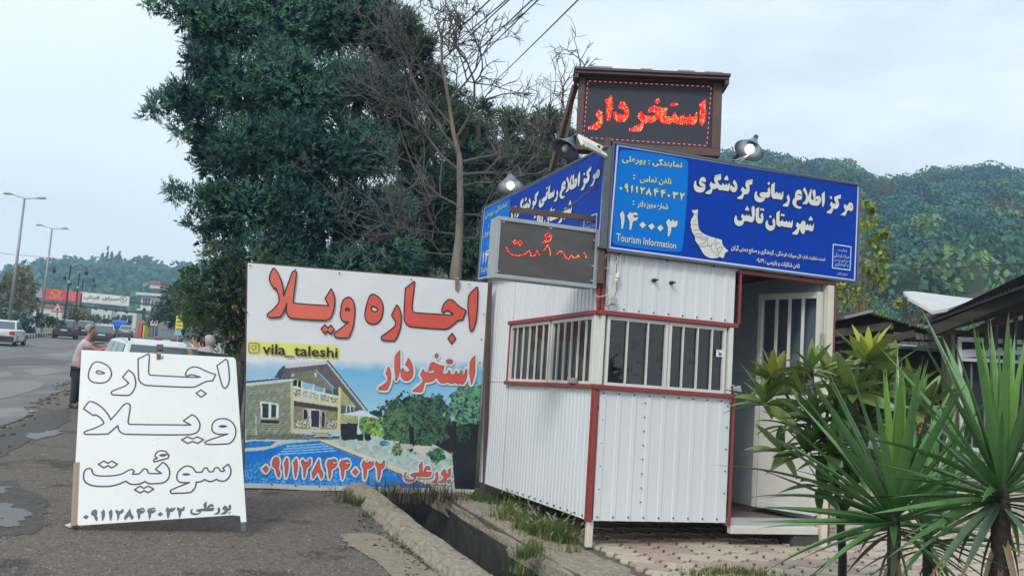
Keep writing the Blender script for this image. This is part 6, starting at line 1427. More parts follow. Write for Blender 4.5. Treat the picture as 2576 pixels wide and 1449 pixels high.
tuft('lawn_patch', 'clump of grass at the bottom edge beside the paving', [(1800, 1452, 300, .09, .14), (1860, 1450, 320, .10, .12), (1920, 1455, 240, .09, .12), (1760, 1460, 200, .08, .14)], 65, [(.12, .17, .04), (.17, .20, .06), (.08, .13, .03)])
tuft('dry_roots', 'dry brown roots and straw hanging into the ditch below the banner', [(1020, 1262, 120, .30, .18), (1080, 1262, 120, .30, .18), (980, 1255, 60, .25, .1), (1130, 1258, 60, .2, .12)], 66, [(.10, .085, .065), (.16, .13, .10), (.06, .05, .04)])
# fallen leaves beside the lip
r = np.random.default_rng(67); n = 220; f = r.random(n); px = 930+f*150+r.normal(0, 26, n); py = 1305+f*125+r.normal(0, 14, n)
C = np.array([gnd(x, y, .012) for x, y in zip(px, py)]); v, fc = leaf_mesh(C, np.c_[r.normal(size=n), r.normal(size=n), r.normal(0, .25, n)], r.uniform(.02, .06, n), r, .5); pal_ = np.array([(.12, .09, .06), (.20, .16, .11), (.07, .06, .045), (.28, .26, .22)])
o = npmesh('leaf_litter', v, fc, M_gr, color=np.repeat(pal_[r.integers(0, 4, n)], 4, 0), kind='stuff'); o['label'] = 'dry fallen leaves beside the concrete lip'
n = 260; C = np.array([gnd(x, y, .012) for x, y in zip(r.uniform(0, 900, n), r.uniform(1290, 1449, n))]); v, fc = leaf_mesh(C, np.c_[r.normal(size=n), r.normal(size=n), r.normal(0, .2, n)], r.uniform(.008, .03, n), r, .35)
o = npmesh('leaf_litter', v, fc, M_gr, color=np.repeat(pal_[r.integers(0, 4, n)], 4, 0), kind='stuff'); o['label'] = 'scattered straw and leaf bits on the near ground'
# soil and rubbish under the kiosk is dark ground; tree with yellowing leaves behind the kiosk
c0 = at(2140, 800, 27)
leafy('tree', 'young tree with large yellow-green leaves behind the kiosk and the sheds', [(2190, 520, 24, 27), (2185, 560, 34, 27), (2200, 610, 36, 27), (2190, 670, 40, 27), (2130, 730, 40, 26.5), (2100, 770, 40, 26.5), (2220, 640, 22, 27), (2215, 700, 30, 27), (2170, 760, 36, 27), (2225, 590, 18, 27), (2220, 790, 14, 26), (2265, 765, 14, 26), (2060, 740, 30, 26)], (c0[0], 27, gz(27)), .45, 72, (.10, .19, .04), (.42, .46, .08), .19, trunk=(.09, 4.5, .3), asp=.7, droop=.5)
# ------------------------------------------------------------------ sheds on the right
M_rust = mat('rusty_sheet', (.025, .024, .026), (.06, .052, .05), scale=3, rough=.8, c3=(.16, .09, .06), s3=2, w3=.12)
M_old = mat('old_plank', (.045, .038, .033), (.095, .08, .066), scale=4, stretch=(.3, .3, 1), rough=.95, c3=(.04, .035, .03), s3=3, w3=.1)
M_plast = mat('plastic_sheet', (.42, .43, .42), (.55, .56, .55), scale=2, rough=.4, c3=(.16, .08, .05), s3=2, w3=.14)
M_blockw = mat('cinder_block', (.12, .11, .095), (.21, .195, .17), scale=10, rough=.95, bump=1, bscale=50, c3=(.07, .065, .055), s3=4, w3=.1)
M_darkshade = mat('dark_and_shade', (.012, .013, .017), (.025, .026, .03), rough=.7); M_alw = mat('window_white', (.46, .48, .50), (.36, .38, .40), rough=.5)  # near-black for dark shed parts and for the stall's painted inside shade
def wpt(px, py, Y): return at(px, py, Y)
sh = thing('shed', 'low shed with a sagging dark corrugated gable roof and block wall behind the kiosk', 'shed', tuple(gnd(2240, 1195)))
def corr(mb, a, b, c, d, n, amp):
    """corrugated quad a-b (eave) d-c (other edge)"""
    a, b, c, d = map(np.asarray, (a, b, c, d)); nrm = np.cross(b-a, d-a); nrm /= np.linalg.norm(nrm); o = len(mb.v)
    for i in range(n*2+1):
        f = i/(2*n); z = amp if i % 2 else -amp
        mb.v += [tuple(a*(1-f)+b*f + nrm*z), tuple(d*(1-f)+c*f + nrm*z)]
    for i in range(n*2): mb.f.append((o+2*i, o+2*i+2, o+2*i+3, o+2*i+1))
    return mb
YB1 = 17.0
ap, lf_, rt_ = wpt(2185, 786, YB1), wpt(2040, 822, YB1), wpt(2375, 842, YB1); bk = np.array([-.8, 3.4, .2])
corr(MB(), lf_, ap, ap+bk, lf_+bk, 14, .02).build('roof_sheet', M_rust, sh); corr(MB(), ap, rt_, rt_+bk, ap+bk, 26, .022).build('roof_sheet', M_rust, sh)
MB().bar(wpt(2120, 800, YB1-.05), wpt(2190, 783, YB1-.05), .25, .05).build('ridge_flap', mat('grey_board', (.2, .19, .18), (.3, .29, .27)), sh)
MB().bar(wpt(2075, 842, YB1+.1), wpt(2245, 818, YB1+.1), .08, .14).build('rafter', M_old, sh); MB().bar(wpt(2210, 860, YB1+.1), wpt(2300, 838, YB1+.1), .08, .12).build('rafter', M_old, sh); MB().bar(wpt(2080, 866, YB1+.2), wpt(2180, 846, YB1+.2), .06, .05).build('rafter', M_old, sh)
MB().add([wpt(2040, 826, YB1+.4), wpt(2185, 790, YB1+.4), wpt(2240, 815, YB1+.4), wpt(2245, 1230, YB1+.4), wpt(2030, 1230, YB1+.4)], [(4, 3, 2, 1, 0)]).build('dark_wall', M_darkshade, sh)
MB().bar(wpt(2236, 1210, YB1), wpt(2234, 840, YB1), .12, .12).build('post', M_old, sh)
for k in range(6): MB().bar(wpt(2090+k*22, 1200, YB1+.3), wpt(2090+k*22, 880, YB1+.3), .13, .03).build('plank', M_old, sh)
for row in range(3):
    for k in range(5):
        x0 = 2246 + k*26 - (13 if row % 2 else 0); y0 = 834 + row*22
        if row == 0 and k == 4: continue
        p = wpt(max(x0, 2244)+1, y0+1.5*k*.5, YB1+.15); q = wpt(min(x0+25, 2368), y0+20+1.5*k*.5, YB1+.15)
        MB().box(p[0], YB1+.1, q[2], q[0]-.012, YB1+.3, p[2]-.012).build('block', M_blockw, sh, bevel=.01)
MB().box(wpt(2244, 860, YB1+.3)[0], YB1+.25, wpt(2244, 895, YB1)[2], wpt(2372, 860, YB1+.3)[0], YB1+.35, wpt(2244, 838, YB1)[2]).build('mortar_backing', M_blockw, sh)
# counter stall between the sheds
stl = thing('market_stall', 'dark open stall with a long rusty shelf roof, its shaded inside a black sheet', 'stall', tuple(gnd(2350, 1205)))
MB().add([wpt(2228, 866, 15.3), wpt(2500, 890, 14.6), wpt(2500, 897, 14.5), wpt(2228, 874, 15.2), wpt(2240, 862, 16.2), wpt(2500, 882, 15.6)], [(3, 2, 1, 0), (0, 1, 5, 4)]).build('shelf_roof', M_rust, stl)
MB().bar(wpt(2262, 868, 15.1), wpt(2275, 868, 14.9), .4, .02).build('white_scrap', M_alw, stl)
MB().quad(wpt(2232, 1190, 15.8), wpt(2380, 1200, 15.6), wpt(2380, 884, 15.6), wpt(2245, 876, 15.8)).build('inside_shade', M_darkshade, stl)  # near-black sheet painted in place of the shaded interior
MB().bar(wpt(2232, 1190, 15.2), wpt(2240, 872, 15.2), .07, .07).build('post', M_old, stl)
MB().bar(wpt(2235, 985, 15.2), wpt(2240, 875, 15.2), .02, .2).build('side_board', M_blockw, stl)
chn = MB()
for k in range(22): chn.ball(wpt(2322-k*.8, 898+k*4.4, 15.3), (.012, .012, .012), 5, 3)
tag(chn.build('chain', mat('chain_steel', (.3, .32, .35), metal=.5)), 'light steel chain hanging against the black sheet for the shaded inside of the stall', 'chain')
# big shed at the right edge
bs = thing('shed', 'large wooden shed with a long dark overhanging roof at the right edge', 'shed', tuple(gnd(2400, 1215)))
YS2 = 14.2
corr(MB(), wpt(2325, 812, YS2+.6), wpt(2740, 655, YS2-2.2), wpt(2700, 668, YS2+4), wpt(2335, 770, YS2+4), 40, .015).build('roof_sheet', M_rust, bs)
MB().add([wpt(2325, 812, YS2+.5), wpt(2740, 655, YS2-2.3), wpt(2740, 662, YS2-2.3), wpt(2325, 818, YS2+.5)], [(0, 3, 2, 1)]).build('fascia', M_darkshade, bs)
MB().add([wpt(2335, 806, YS2+.45), wpt(2576, 690, YS2-1.0), wpt(2740, 640, YS2-2.2), wpt(2740, 800, YS2-1.6), wpt(2576, 778, YS2-.6), wpt(2420, 822, YS2+.3), wpt(2345, 836, YS2+.5)], [(6, 5, 4, 3, 2, 1, 0)]).build('dark_gable', M_darkshade, bs)  # near-black face below the roof edge
MB().bar(wpt(2350, 832, YS2+.35), wpt(2640, 716, YS2-1.2), .1, .16).build('rafter', mat('dark_timber', (.03, .026, .022), (.06, .05, .042), rough=.95), bs)
MB().bar(wpt(2395, 858, YS2+.6), wpt(2600, 770, YS2-.6), .06, .10).build('rafter', M_old, bs)
pl = MB(); P_ = [wpt(2272, 733, YS2+.7), wpt(2300, 733, YS2+1.0), wpt(2420, 748, YS2+1.6), wpt(2455, 752, YS2+1.2), wpt(2385, 776, YS2+.3), wpt(2345, 782, YS2+.3), wpt(2310, 762, YS2+.4), wpt(2284, 748, YS2+.5)]
pl.v = [tuple(p) for p in P_] + [tuple(p - (0, 0, .05)) for p in P_]; pl.f = [tuple(range(7, -1, -1)), tuple(range(8, 16))] + [(i, (i+1) % 8, 8+(i+1) % 8, 8+i) for i in range(8)]
pl.build('white_plastic_cover', M_plast, bs)
for (a, b, w_, h) in (((2277, 800), (2276, 748), .06, .06), ((2272, 806), (2350, 775), .05, .06), ((2285, 818), (2360, 800), .06, .05), ((2330, 830), (2376, 806), .07, .05), ((2380, 790), (2410, 812), .05, .05), ((2300, 790), (2318, 805), .04, .04)): MB().bar(wpt(*a, YS2+.5), wpt(*b, YS2+.4), w_, h).build('timber', M_old, bs)
MB().bar(wpt(2336, 832, YS2+.45), wpt(2440, 838, YS2+.4), .08, .07).build('beam', M_old, bs)
pb = MB().bar(wpt(2392, 1218, YS2+.5), wpt(2388, 842, YS2+.5), .20, .18); pb.build('post', M_old, bs, bevel=.01)
MB().bar(wpt(2400, 1218, YS2+.38), wpt(2396, 842, YS2+.38), .07, .04).build('post_board', M_blockw, bs)
for (a, b, w_) in (((2410, 853), (2600, 862), .07), ((2412, 890), (2600, 880), .12), ((2413, 853), (2420, 1130), .06), ((2408, 1126), (2640, 1150), .06)): MB().bar(wpt(*a, YS2+.3), wpt(*b, YS2+.1), .05, w_).build('window_frame', M_alw, bs)
MB().bar(wpt(2420, 904, YS2+.25), wpt(2600, 912, YS2+.05), .04, .05).build('window_frame', M_alw, bs)
for k in range(8): MB().bar(wpt(2432+k*26, 905, YS2+.28), wpt(2432+k*26, 880, YS2+.28), .02, .03).build('bar', M_alw, bs)
for k in range(5): MB().bar(wpt(2445+k*32, 1130, YS2+.3), wpt(2443+k*32, 915, YS2+.3), .025, .02).build('bar', mat('grey_bar', (.16, .17, .18), rough=.6), bs)
for k in range(7): MB().bar(wpt(2480+k*24, 880, YS2+.1), wpt(2484+k*24, 800-k*5, YS2+.1), .04, .05).build('slat', M_old, bs)
MB().quad(wpt(2405, 1130, YS2+.5), wpt(2680, 1150, YS2+.5), wpt(2680, 780, YS2+.5), wpt(2405, 842, YS2+.5)).build('dark_wall', M_darkshade, bs)
MB().bar(wpt(2408, 1210, YS2+.3), wpt(2660, 1240, YS2+.3), .06, .06).build('sill', M_old, bs)
MB().quad(wpt(2408, 1215, YS2+.35), wpt(2680, 1245, YS2+.35), wpt(2680, 1152, YS2+.35), wpt(2408, 1132, YS2+.35)).build('lower_panel', mat('dirty_white_panel', (.40, .39, .35), (.28, .26, .22), scale=2, rough=.8, c3=(.15, .10, .07), s3=2, w3=.1), bs)
rb = thing('rebar_bundle', 'rusty steel bars standing above the low shed roof', 'steel bars', tuple(wpt(2165, 800, 19)))
for k in range(8): MB().tube([wpt(2142+k*5.5, 800, 19), wpt(2141+k*5.6+(k % 3), 752+(k*7) % 11, 19)], .012, 5).build('bar', mat('rust_bar', (.18, .11, .06)), rb)
bu = MB().lathe([(.0, .0), (.03, .01), (.035, .12), (.03, .22), (.0, .25)], 10, tuple(wpt(2318, 1092, 13.0))).build('buoy', mat('red_plastic', (.55, .05, .03), rough=.4)); tag(bu, 'small red plastic float hanging behind the yuccas', 'float')
# motorcycle behind the shrub
mc = thing('motorcycle', 'motorcycle parked behind the shrub, mostly hidden by leaves', 'motorcycle', tuple(gnd(2150, 1235))); cb_ = gnd(2150, 1238); fx = np.array([.93, .36, 0]); fy = np.array([-.36, .93, 0])
M_tyre = mat('tyre', (.018, .018, .019), (.035, .035, .036), rough=.9); M_chrome = mat('dull_chrome', (.5, .5, .5), metal=.9, rough=.3)
def wheel(c, ax, R, wd, parent, name='wheel', rim=M_chrome):
    ax = np.asarray(ax, float); q = Vector(ax).to_track_quat('Z', 'Y').to_matrix().to_4x4(); M = Matrix.Translation(Vector(c)) @ q
    def tr(mb): mb.v = [tuple(M @ Vector(v)) for v in mb.v]; return mb
    w_ = tr(MB().lathe([(R*.66, -wd/2), (R*.93, -wd/2), (R, -wd*.3), (R, wd*.3), (R*.93, wd/2), (R*.66, wd/2)], 24)).build(name, M_tyre, parent, smooth=True)
    tr(MB().lathe([(0, -wd*.32), (R*.3, -wd*.36), (R*.62, -wd*.3), (R*.67, -wd*.5), (R*.67, wd*.5), (R*.62, wd*.3), (R*.3, wd*.36), (0, wd*.32)], 20)).build('rim', rim, w_, smooth=True); return w_
for s_ in (-.62, .62): wheel(cb_+fx*s_+(0, 0, .28), fy, .28, .09, mc)
MB().tube([cb_+fx*-.55+(0, 0, .5), cb_+fx*-.1+(0, 0, .62), cb_+fx*.25+(0, 0, .72), cb_+fx*.42+(0, 0, .62)], [.08, .11, .15, .06], 10).build('tank', mat('bike_grey', (.18, .2, .23), rough=.3, coat=.5), mc, smooth=True)
MB().tube([cb_+fx*-.65+(0, 0, .72), cb_+fx*-.2+(0, 0, .70), cb_+fx*.1+(0, 0, .74)], [.09, .11, .06], 8).build('seat', M_tyre, mc, smooth=True)
MB().tube([cb_+fx*.62+(0, 0, .28), cb_+fx*.45+(0, 0, .85), cb_+fx*.4+(0, 0, .95)], .025, 6).tube([cb_+fx*.4+fy*-.33+(0, 0, .98), cb_+fx*.4+fy*.33+(0, 0, .98)], .018, 6).build('fork', M_chrome, mc)
MB().ball(cb_+fx*.5+(0, 0, .82), (.09, .09, .09), 10, 8).build('headlight', M_chrome, mc, smooth=True); MB().obox(cb_+fx*-.02+(0, 0, .38), (fx, fy, ZZ), (.18, .12, .14)).build('engine', M_chrome, mc, bevel=.02)
MB().tube([cb_+fx*-.62+(0, 0, .28), cb_+fx*0+(0, 0, .3), cb_+fx*.1+(0, 0, .6)], .03, 6).build('frame', M_tyre, mc)
# ------------------------------------------------------------------ street furniture far left
M_pole = mat('galvanised', (.30, .32, .34), (.24, .26, .28), scale=2, rough=.5, metal=.4); M_black = mat('black_iron', (.02, .02, .022), rough=.6)
def street_lamp(px, pyt, Y, label, yb=None):
    top = at(px, pyt, Y); b = np.array([top[0], Y, gz(Y)+.3]); t = thing('street_lamp', label, 'street lamp', tuple(b), 'double-armed street lamps on the median')
    top = np.array([b[0], Y, top[2]]); MB().tube([b, top], [.13, .07], 10).build('pole', M_pole, t, smooth=True); MB().obox(b+(0, 0, .5), ((1, 0, 0), (0, 1, 0), (0, 0, 1)), (.2, .2, .5)).build('base', M_pole, t)
    for s_, dz in ((-1, .32), (1, .12)):
        e = top + np.array([s_*.95, 0, dz*.8]); MB().tube([top, e], .035, 6).build('arm', M_pole, t)
        MB().tube([e - np.array([s_*.15, 0, .02]), e + np.array([s_*.15, 0, .03]), e + np.array([s_*.45, 0, .03]), e+np.array([s_*.6, 0, .01])], [.04, .09, .09, .03], 8).build('lamp_head', M_pole, t)
    return t
street_lamp(62, 500, 65, 'tall double-armed street lamp nearest the left edge'); street_lamp(131, 576, 86, 'second double-armed street lamp, right of the taller one')
for px, py, Y, lb in ((178, 671, 95, 'tallest black ornate lamp post beside the red billboard'), (200, 690, 107, 'middle black ornate lamp post between two others'), (209, 707, 125, 'shortest black ornate lamp post against the white billboard')):
    top = at(px, py, Y); b = np.array([top[0], Y, gz(Y)]); t = thing('ornate_lamp', lb, 'lamp post', tuple(b), 'black ornate lamp posts')
    MB().tube([b, b*.5+top*.5, top], [.16, .10, .07], 8).build('pole', M_black, t); MB().tube([top*.8+b*.2, top*.76+b*.24], .14, 8).build('collar', M_alw, t)
    MB().ball(top, .14, 8, 6).build('finial', M_black, t)
    for s_ in (-1, 1):
        MB().tube([top + np.array([s_*x, 0, z]) for x, z in ((0, -.3), (.5, .1), (1.1, .25), (1.6, 0), (1.65, -.3))], .03, 5).build('arm', M_black, t)
        MB().lathe([(0, -.2), (.14, -.25), (.2, 0), (.06, .2), (0, .25)], 8, tuple(top + np.array([s_*1.65, 0, -.5]))).build('lantern', M_black, t)
# billboard gantry across the road
gt = thing('billboard_gantry', 'steel gantry over the road carrying a red and a white billboard', 'billboard', tuple(gnd(384, 846))); YG = 150
def gp(px, py, d=0): return at(px, py, YG+d)
MB().bar(gp(60, 755), gp(470, 800), .5, .25).build('beam', M_black, gt); MB().bar(gp(325, 760), gp(470, 776), .3, .2).build('top_chord', M_black, gt)
for px in (363, 384, 96): MB().bar(gp(px, 775), gp(px-6, 852), .35, .35).build('post', M_black, gt)
MB().bar(gp(384, 792), gp(402, 770), .2, .2).build('brace', M_black, gt)
for k in range(9): MB().bar(gp(100+k*26, 757+k*2.9), gp(113+k*26, 765+k*2.9), .2, .2).build('brace', M_black, gt)
def board(quad, m, nm, parent=gt, d=-.4, rev=False):
    P = [gp(x, y, d) for x, y in quad]; return MB().add([tuple(p) for p in P] + [tuple(p + (0, .25, 0)) for p in P], [(0, 1, 2, 3), (7, 6, 5, 4), (0, 4, 5, 1), (1, 5, 6, 2), (2, 6, 7, 3), (3, 7, 4, 0)]).build(nm, m, parent)
M_bbr = mat('billboard_red', (.60, .03, .035), (.66, .05, .05), scale=.3, rough=.5); M_bbw = mat('billboard_white', (.62, .63, .64), (.7, .7, .7), scale=.3, rough=.5)
board(((110, 753), (203, 760), (205, 735), (107, 725)), M_bbr, 'red_panel'); board(((205.8, 760), (323.5, 770.5), (325.7, 746.5), (207.5, 734.5)), M_bbw, 'white_panel')
board(((92, 747), (108, 752), (104, 740), (106, 725), (92, 723)), M_bbw, 'grey_panel') if False else board(((90, 748), (108, 752), (105, 725), (92, 724)), mat('billboard_grey', (.3, .25, .25), (.4, .35, .34)), 'grey_panel')
PG = Plane(gp(207, 760, -.45), gp(323.5, 770.5, -.45)-gp(207, 760, -.45), gp(207.5, 734.5, -.45)-gp(207, 760, -.45))
bt = pthing(PG, 'billboard_print', '', ''); 
def pgq(*p): return [PG.uv(*q) for q in p]
fb = frame(100, 820, 7.625)
M_ink2 = mat('billboard_ink', (.16, .07, .06)); M_yel = mat('billboard_yellow', (.75, .45, .04)); M_wt = mat('billboard_text', (.75, .6, .6))
bpt = []
b = MB(); text_quad(b, 'سرای فرش', pgq(*[fb(x, y) for x, y in ((1105, 425), (1890, 480), (1895, 385), (1108, 335))]), .03, .02); bpt.append((b, M_ink2, 'lettering'))
b = MB(); c_ = PG.uv(*fb(1990, 430)); stroke(b, [(c_[0]+.55*math.cos(a), c_[1]+.42*math.sin(a)) for a in np.linspace(0, 6.0, 14)], .07, .03); b.quad((c_[0]-.2, c_[1]-.1, .03), (c_[0]+.15, c_[1]-.12, .03), (c_[0]+.05, c_[1]+.16, .03), (c_[0]-.15, c_[1]+.12, .03)); bpt.append((b, M_ink2, 'logo'))
b = MB(); text_quad(b, 'تلفن سفارش و پخش', pgq(*[fb(x, y) for x, y in ((1110, 480), (2030, 545), (2032, 520), (1112, 462))]), .03, .01); bpt.append((b, mat('billboard_grey_ink', (.3, .3, .32)), 'small_lettering'))
b = MB(); stroke(b, [PG.uv(*fb(x, y)) for x, y in ((385, 300), (400, 250), (460, 215), (530, 230), (570, 270), (600, 275), (560, 300), (580, 335), (530, 360), (450, 350), (430, 300), (380, 305))], .12, .05); bpt.append((b, M_yel, 'emblem'))
b = MB()
for y in (375, 405): text_quad(b, 'فروشگاه لوازم خانگی', pgq(*[fb(x, y_) for x, y_ in ((320, y+10), (640, y+34), (641, y+12), (322, y-12))]), .05, .02)
for y in (270, 310, 350, 392, 430): text_quad(b, 'فروش اقساطی', pgq(*[fb(x, y_) for x, y_ in ((775, y+16), (950, y+28), (951, y+6), (777, y-8))]), .05, .02)
bpt.append((b, M_wt, 'red_panel_lettering'))
for b, m_, nm in bpt: o = b.build(nm, m_); o.parent = gt; o.matrix_local = Matrix.Translation(-Vector(ORG[gt.name])) @ PG.M()
bpy.data.objects.remove(bt)
# signs
ts = thing('warning_sign', 'triangular warning sign with red border before the median bush', 'road sign', tuple(gnd(146, 850))); c = at(145, 777, 82); MB().tube([(c[0], 82, gz(82)), c], .05, 6).build('post', M_pole, ts)
for h, m_, d in ((.55, mat('sign_red', (.5, .03, .03)), 0), (.40, M_alw, -.03)): MB().prism([(-h, -h*.58), (h, -h*.58), (0, h*1.1)], 0, .02, Matrix.Translation((c[0], 82+d, c[2])) @ Matrix.Rotation(math.pi/2, 4, 'X')).build('triangle', m_, ts)
MB().prism([(-.1, -.12), (.12, -.12), (.02, .1)], 0, .02, Matrix.Translation((c[0], 81.93, c[2])) @ Matrix.Rotation(math.pi/2, 4, 'X')).build('symbol', M_black, ts)
def roadsign(label, x0, x1, y0, y1, Y, m_, lines, mt, foot=None, name='yellow_sign'):
    a, b = at(x0, y1, Y), at(x1, y0, Y); P = Plane(at(x0, y1, Y), np.array([1, 0, 0.]) , ZZ); t = pthing(P, name, label, 'sign'); W, H_ = b[0]-a[0], b[2]-a[2]
    MB().box(0, 0, -.12, W, H_, 0).build('panel', m_, t); gzz = gz(Y)-a[2]
    for x in ((W*.25, W*.75) if foot != 1 else (W*.5,)): MB().tube([(x, 0, -.06), (x, gzz, -.06)], .05, 6).build('post', M_pole, t)
    n = len(lines)
    for k, s in enumerate(lines):
        yy0 = H_*(1-(k+.85)/n); yy1 = H_*(1-(k+.15)/n); b_ = MB(); text_quad(b_, s, [(W*.08, yy0), (W*.92, yy0), (W*.92, yy1), (W*.08, yy1)], .02, .03); b_.build('lettering', mt, t)
    return t, W, H_
M_yel2 = mat('sign_yellow', (.75, .62, .05), (.7, .6, .1), rough=.5)
t, W, H_ = roadsign('upright yellow roadside sign with four lines of black lettering', 440, 461, 795, 831, 55, M_yel2, ['افروز', 'ساری', 'موکت', 'فروش'], M_black, 1)
MB().box(0, -.28, -.12, W, -.02, 0).build('blue_panel', mat('sign_sky', (.05, .3, .6), (.3, .5, .7)), t)
roadsign('small pale yellow notice beside the concrete pole', 562, 581, 829, 847, 42, mat('sign_pale', (.62, .6, .28), (.5, .5, .25)), ['فروش', 'ویلا'], M_black)
# concrete lattice pole left of the banner
lp_ = thing('concrete_pole', 'grey concrete power pole with step holes left of the banner', 'pole', tuple(gnd(592, 905))); Y = 24
MB().bar(at(588, 930, Y), at(594, 560, Y), .12, .18).build('leg', M_conc, lp_); MB().bar(at(604, 930, Y), at(606, 560, Y), .08, .18).build('leg', M_conc, lp_)
for k in range(9): MB().bar(at(589, 915-k*34, Y), at(604, 915-k*34, Y), .10, .10).build('rung', M_conc, lp_)
rl = thing('guard_rail', 'dark horizontal rail between the white board and the banner', 'rail', tuple(gnd(560, 930))); MB().bar(at(500, 888, 13), at(625, 905, 12.5), .03, .06).build('rail', M_darkshade, rl)
for px in (590, 612): MB().bar(at(px, 905, 12.6), gnd(px, 1000)*0+np.array([at(px, 905, 12.6)[0], 12.6, gz(12.6)]), .05, .05).build('post', M_darkshade, rl)
lw = MB().box(at(526, 872, 40)[0], 40, gz(40), at(556, 872, 40)[0], 40.3, at(526, 858, 40)[2]).build('low_wall', mat('mint_wall', (.45, .6, .5), (.4, .5, .45))); tag(lw, 'low pale green wall at the roadside behind the couple', 'wall')
# ------------------------------------------------------------------ buildings
M_bw = mat('house_white', (.60, .60, .57), (.52, .52, .5), scale=.5, rough=.8); M_tile = mat('roof_tiles_red', (.36, .11, .07), (.46, .17, .12), scale=1, rough=.8); M_wind = mat('window_dark', (.05, .07, .10), rough=.2)
def building(name, label, x0, x1, yt, yb, Y, depth, roof=None, wins=(), m=M_bw, storeys=1, extra=None, cat='building'):
    a, b = at(x0, yb, Y), at(x1, yt, Y); zb = min(gz(Y)-1, a[2]); t = thing(name, label, cat, (a[0], Y, zb))
    MB().box(a[0], Y, zb, b[0], Y+depth, b[2]).build('wall', m, t); W = b[0]-a[0]; H_ = b[2]-zb
    if roof == 'hip':
        o_ = .9; zt = b[2]; rh = W*.14; MB().add([(a[0]-o_, Y-o_, zt), (b[0]+o_, Y-o_, zt), (b[0]+o_, Y+depth+o_, zt), (a[0]-o_, Y+depth+o_, zt), (a[0]+W*.25, Y+depth*.4, zt+rh), (b[0]-W*.25, Y+depth*.4, zt+rh)], [(0, 1, 5, 4), (1, 2, 5), (2, 3, 4, 5), (3, 0, 4), (3, 2, 1, 0)]).build('roof', M_tile, t)
        MB().box(a[0]-o_, Y-o_, zt-.5, b[0]+o_, Y-o_+.2, zt+.02).build('eaves', M_bw, t)
    elif roof == 'flat': MB().box(a[0]-.4, Y-.4, b[2], b[0]+.4, Y+depth, b[2]+.4).build('roof', M_tile, t)
    for fx0, fx1, fy0, fy1 in wins:
        f = MB().box(a[0]+W*fx0-.1, Y-.06, zb+H_*fy0-.1, a[0]+W*fx1+.1, Y-.0, zb+H_*fy1+.1).build('window', M_alw, t); MB().box(a[0]+W*fx0, Y-.09, zb+H_*fy0, a[0]+W*fx1, Y-.065, zb+H_*fy1).build('pane', M_wind, f)
    if extra: extra(t, a, b, W, H_, zb)
    return t
def ex1(t, a, b, W, H_, zb):
    MB().box(a[0]+W*.30, a[1]+1, b[2]+1.2, a[0]+W*.85, a[1]+6, b[2]+2.2).build('upper_storey', M_bw, t); MB().box(a[0]+W*.26, a[1]+.5, b[2]+2.2, a[0]+W*.9, a[1]+6.5, b[2]+2.6).build('roof', M_tile, t)
    MB().box(a[0]+W*.02, a[1]-.15, zb+H_*.2, a[0]+W*.16, a[1]-.02, zb+H_*.62).build('blue_banner', mat('blue_cloth', (.03, .13, .45)), t)
    MB().box(a[0]-.3, a[1]-1.0, zb+H_*.60, b[0], a[1]-.05, zb+H_*.64).build('balcony', M_bw, t)
building('building', 'white three-storey building with a red tiled roof behind the gantry', 345, 402, 740, 846, 190, 12, 'hip', [(.12, .2, .72, .88), (.24, .36, .72, .88), (.4, .5, .72, .88), (.6, .7, .7, .85), (.8, .9, .7, .85), (.6, .7, .4, .55), (.8, .9, .4, .55)], extra=ex1)
building('building', 'long low white building seen below the white billboard', 222, 282, 778, 850, 175, 10, None, [(.3, .4, .5, .8), (.62, .7, .5, .8), (.85, .92, .5, .8)]); building('building', 'white shop block with dark openings under the right end of the gantry', 284, 345, 784, 850, 170, 10, None, [(.06, .2, .3, .85), (.32, .5, .3, .85), (.62, .8, .25, .85)])
building('building', 'low building with pale pink roof behind the median hedge', 75, 158, 775, 850, 165, 10, 'flat', [(.2, .3, .4, .7), (.6, .7, .4, .7)])
building('shop_hut', 'small shop with a white awning beyond the blue truck', 350, 372, 806, 838, 128, 4, None, [(.1, .9, .05, .75)], m=mat('hut_grey', (.22, .21, .2)), cat='shop')
building('red_stall', 'small red roadside stall right of the silver car', 345, 358, 812, 836, 118, 2, None, (), m=mat('stall_red', (.55, .09, .05)), cat='stall'); building('yellow_stall', 'narrow yellow stall next to the red one', 359, 365, 816, 836, 118, 1.5, None, (), m=mat('stall_yellow', (.65, .5, .06)), cat='stall')
t, W, H_ = roadsign('white and red shop board on a white pole by the verge', 378, 396, 806, 818, 90, M_bw, ['فروشگاه'], mat('red_ink', (.5, .05, .04)), name='shop_sign')
building('cottage', 'small house with red roof half hidden in the trees right of the yellow sign', 535, 575, 815, 875, 62, 6, 'flat', [(.3, .45, .3, .6)], m=mat('cottage_wall', (.22, .2, .17)), cat='house')
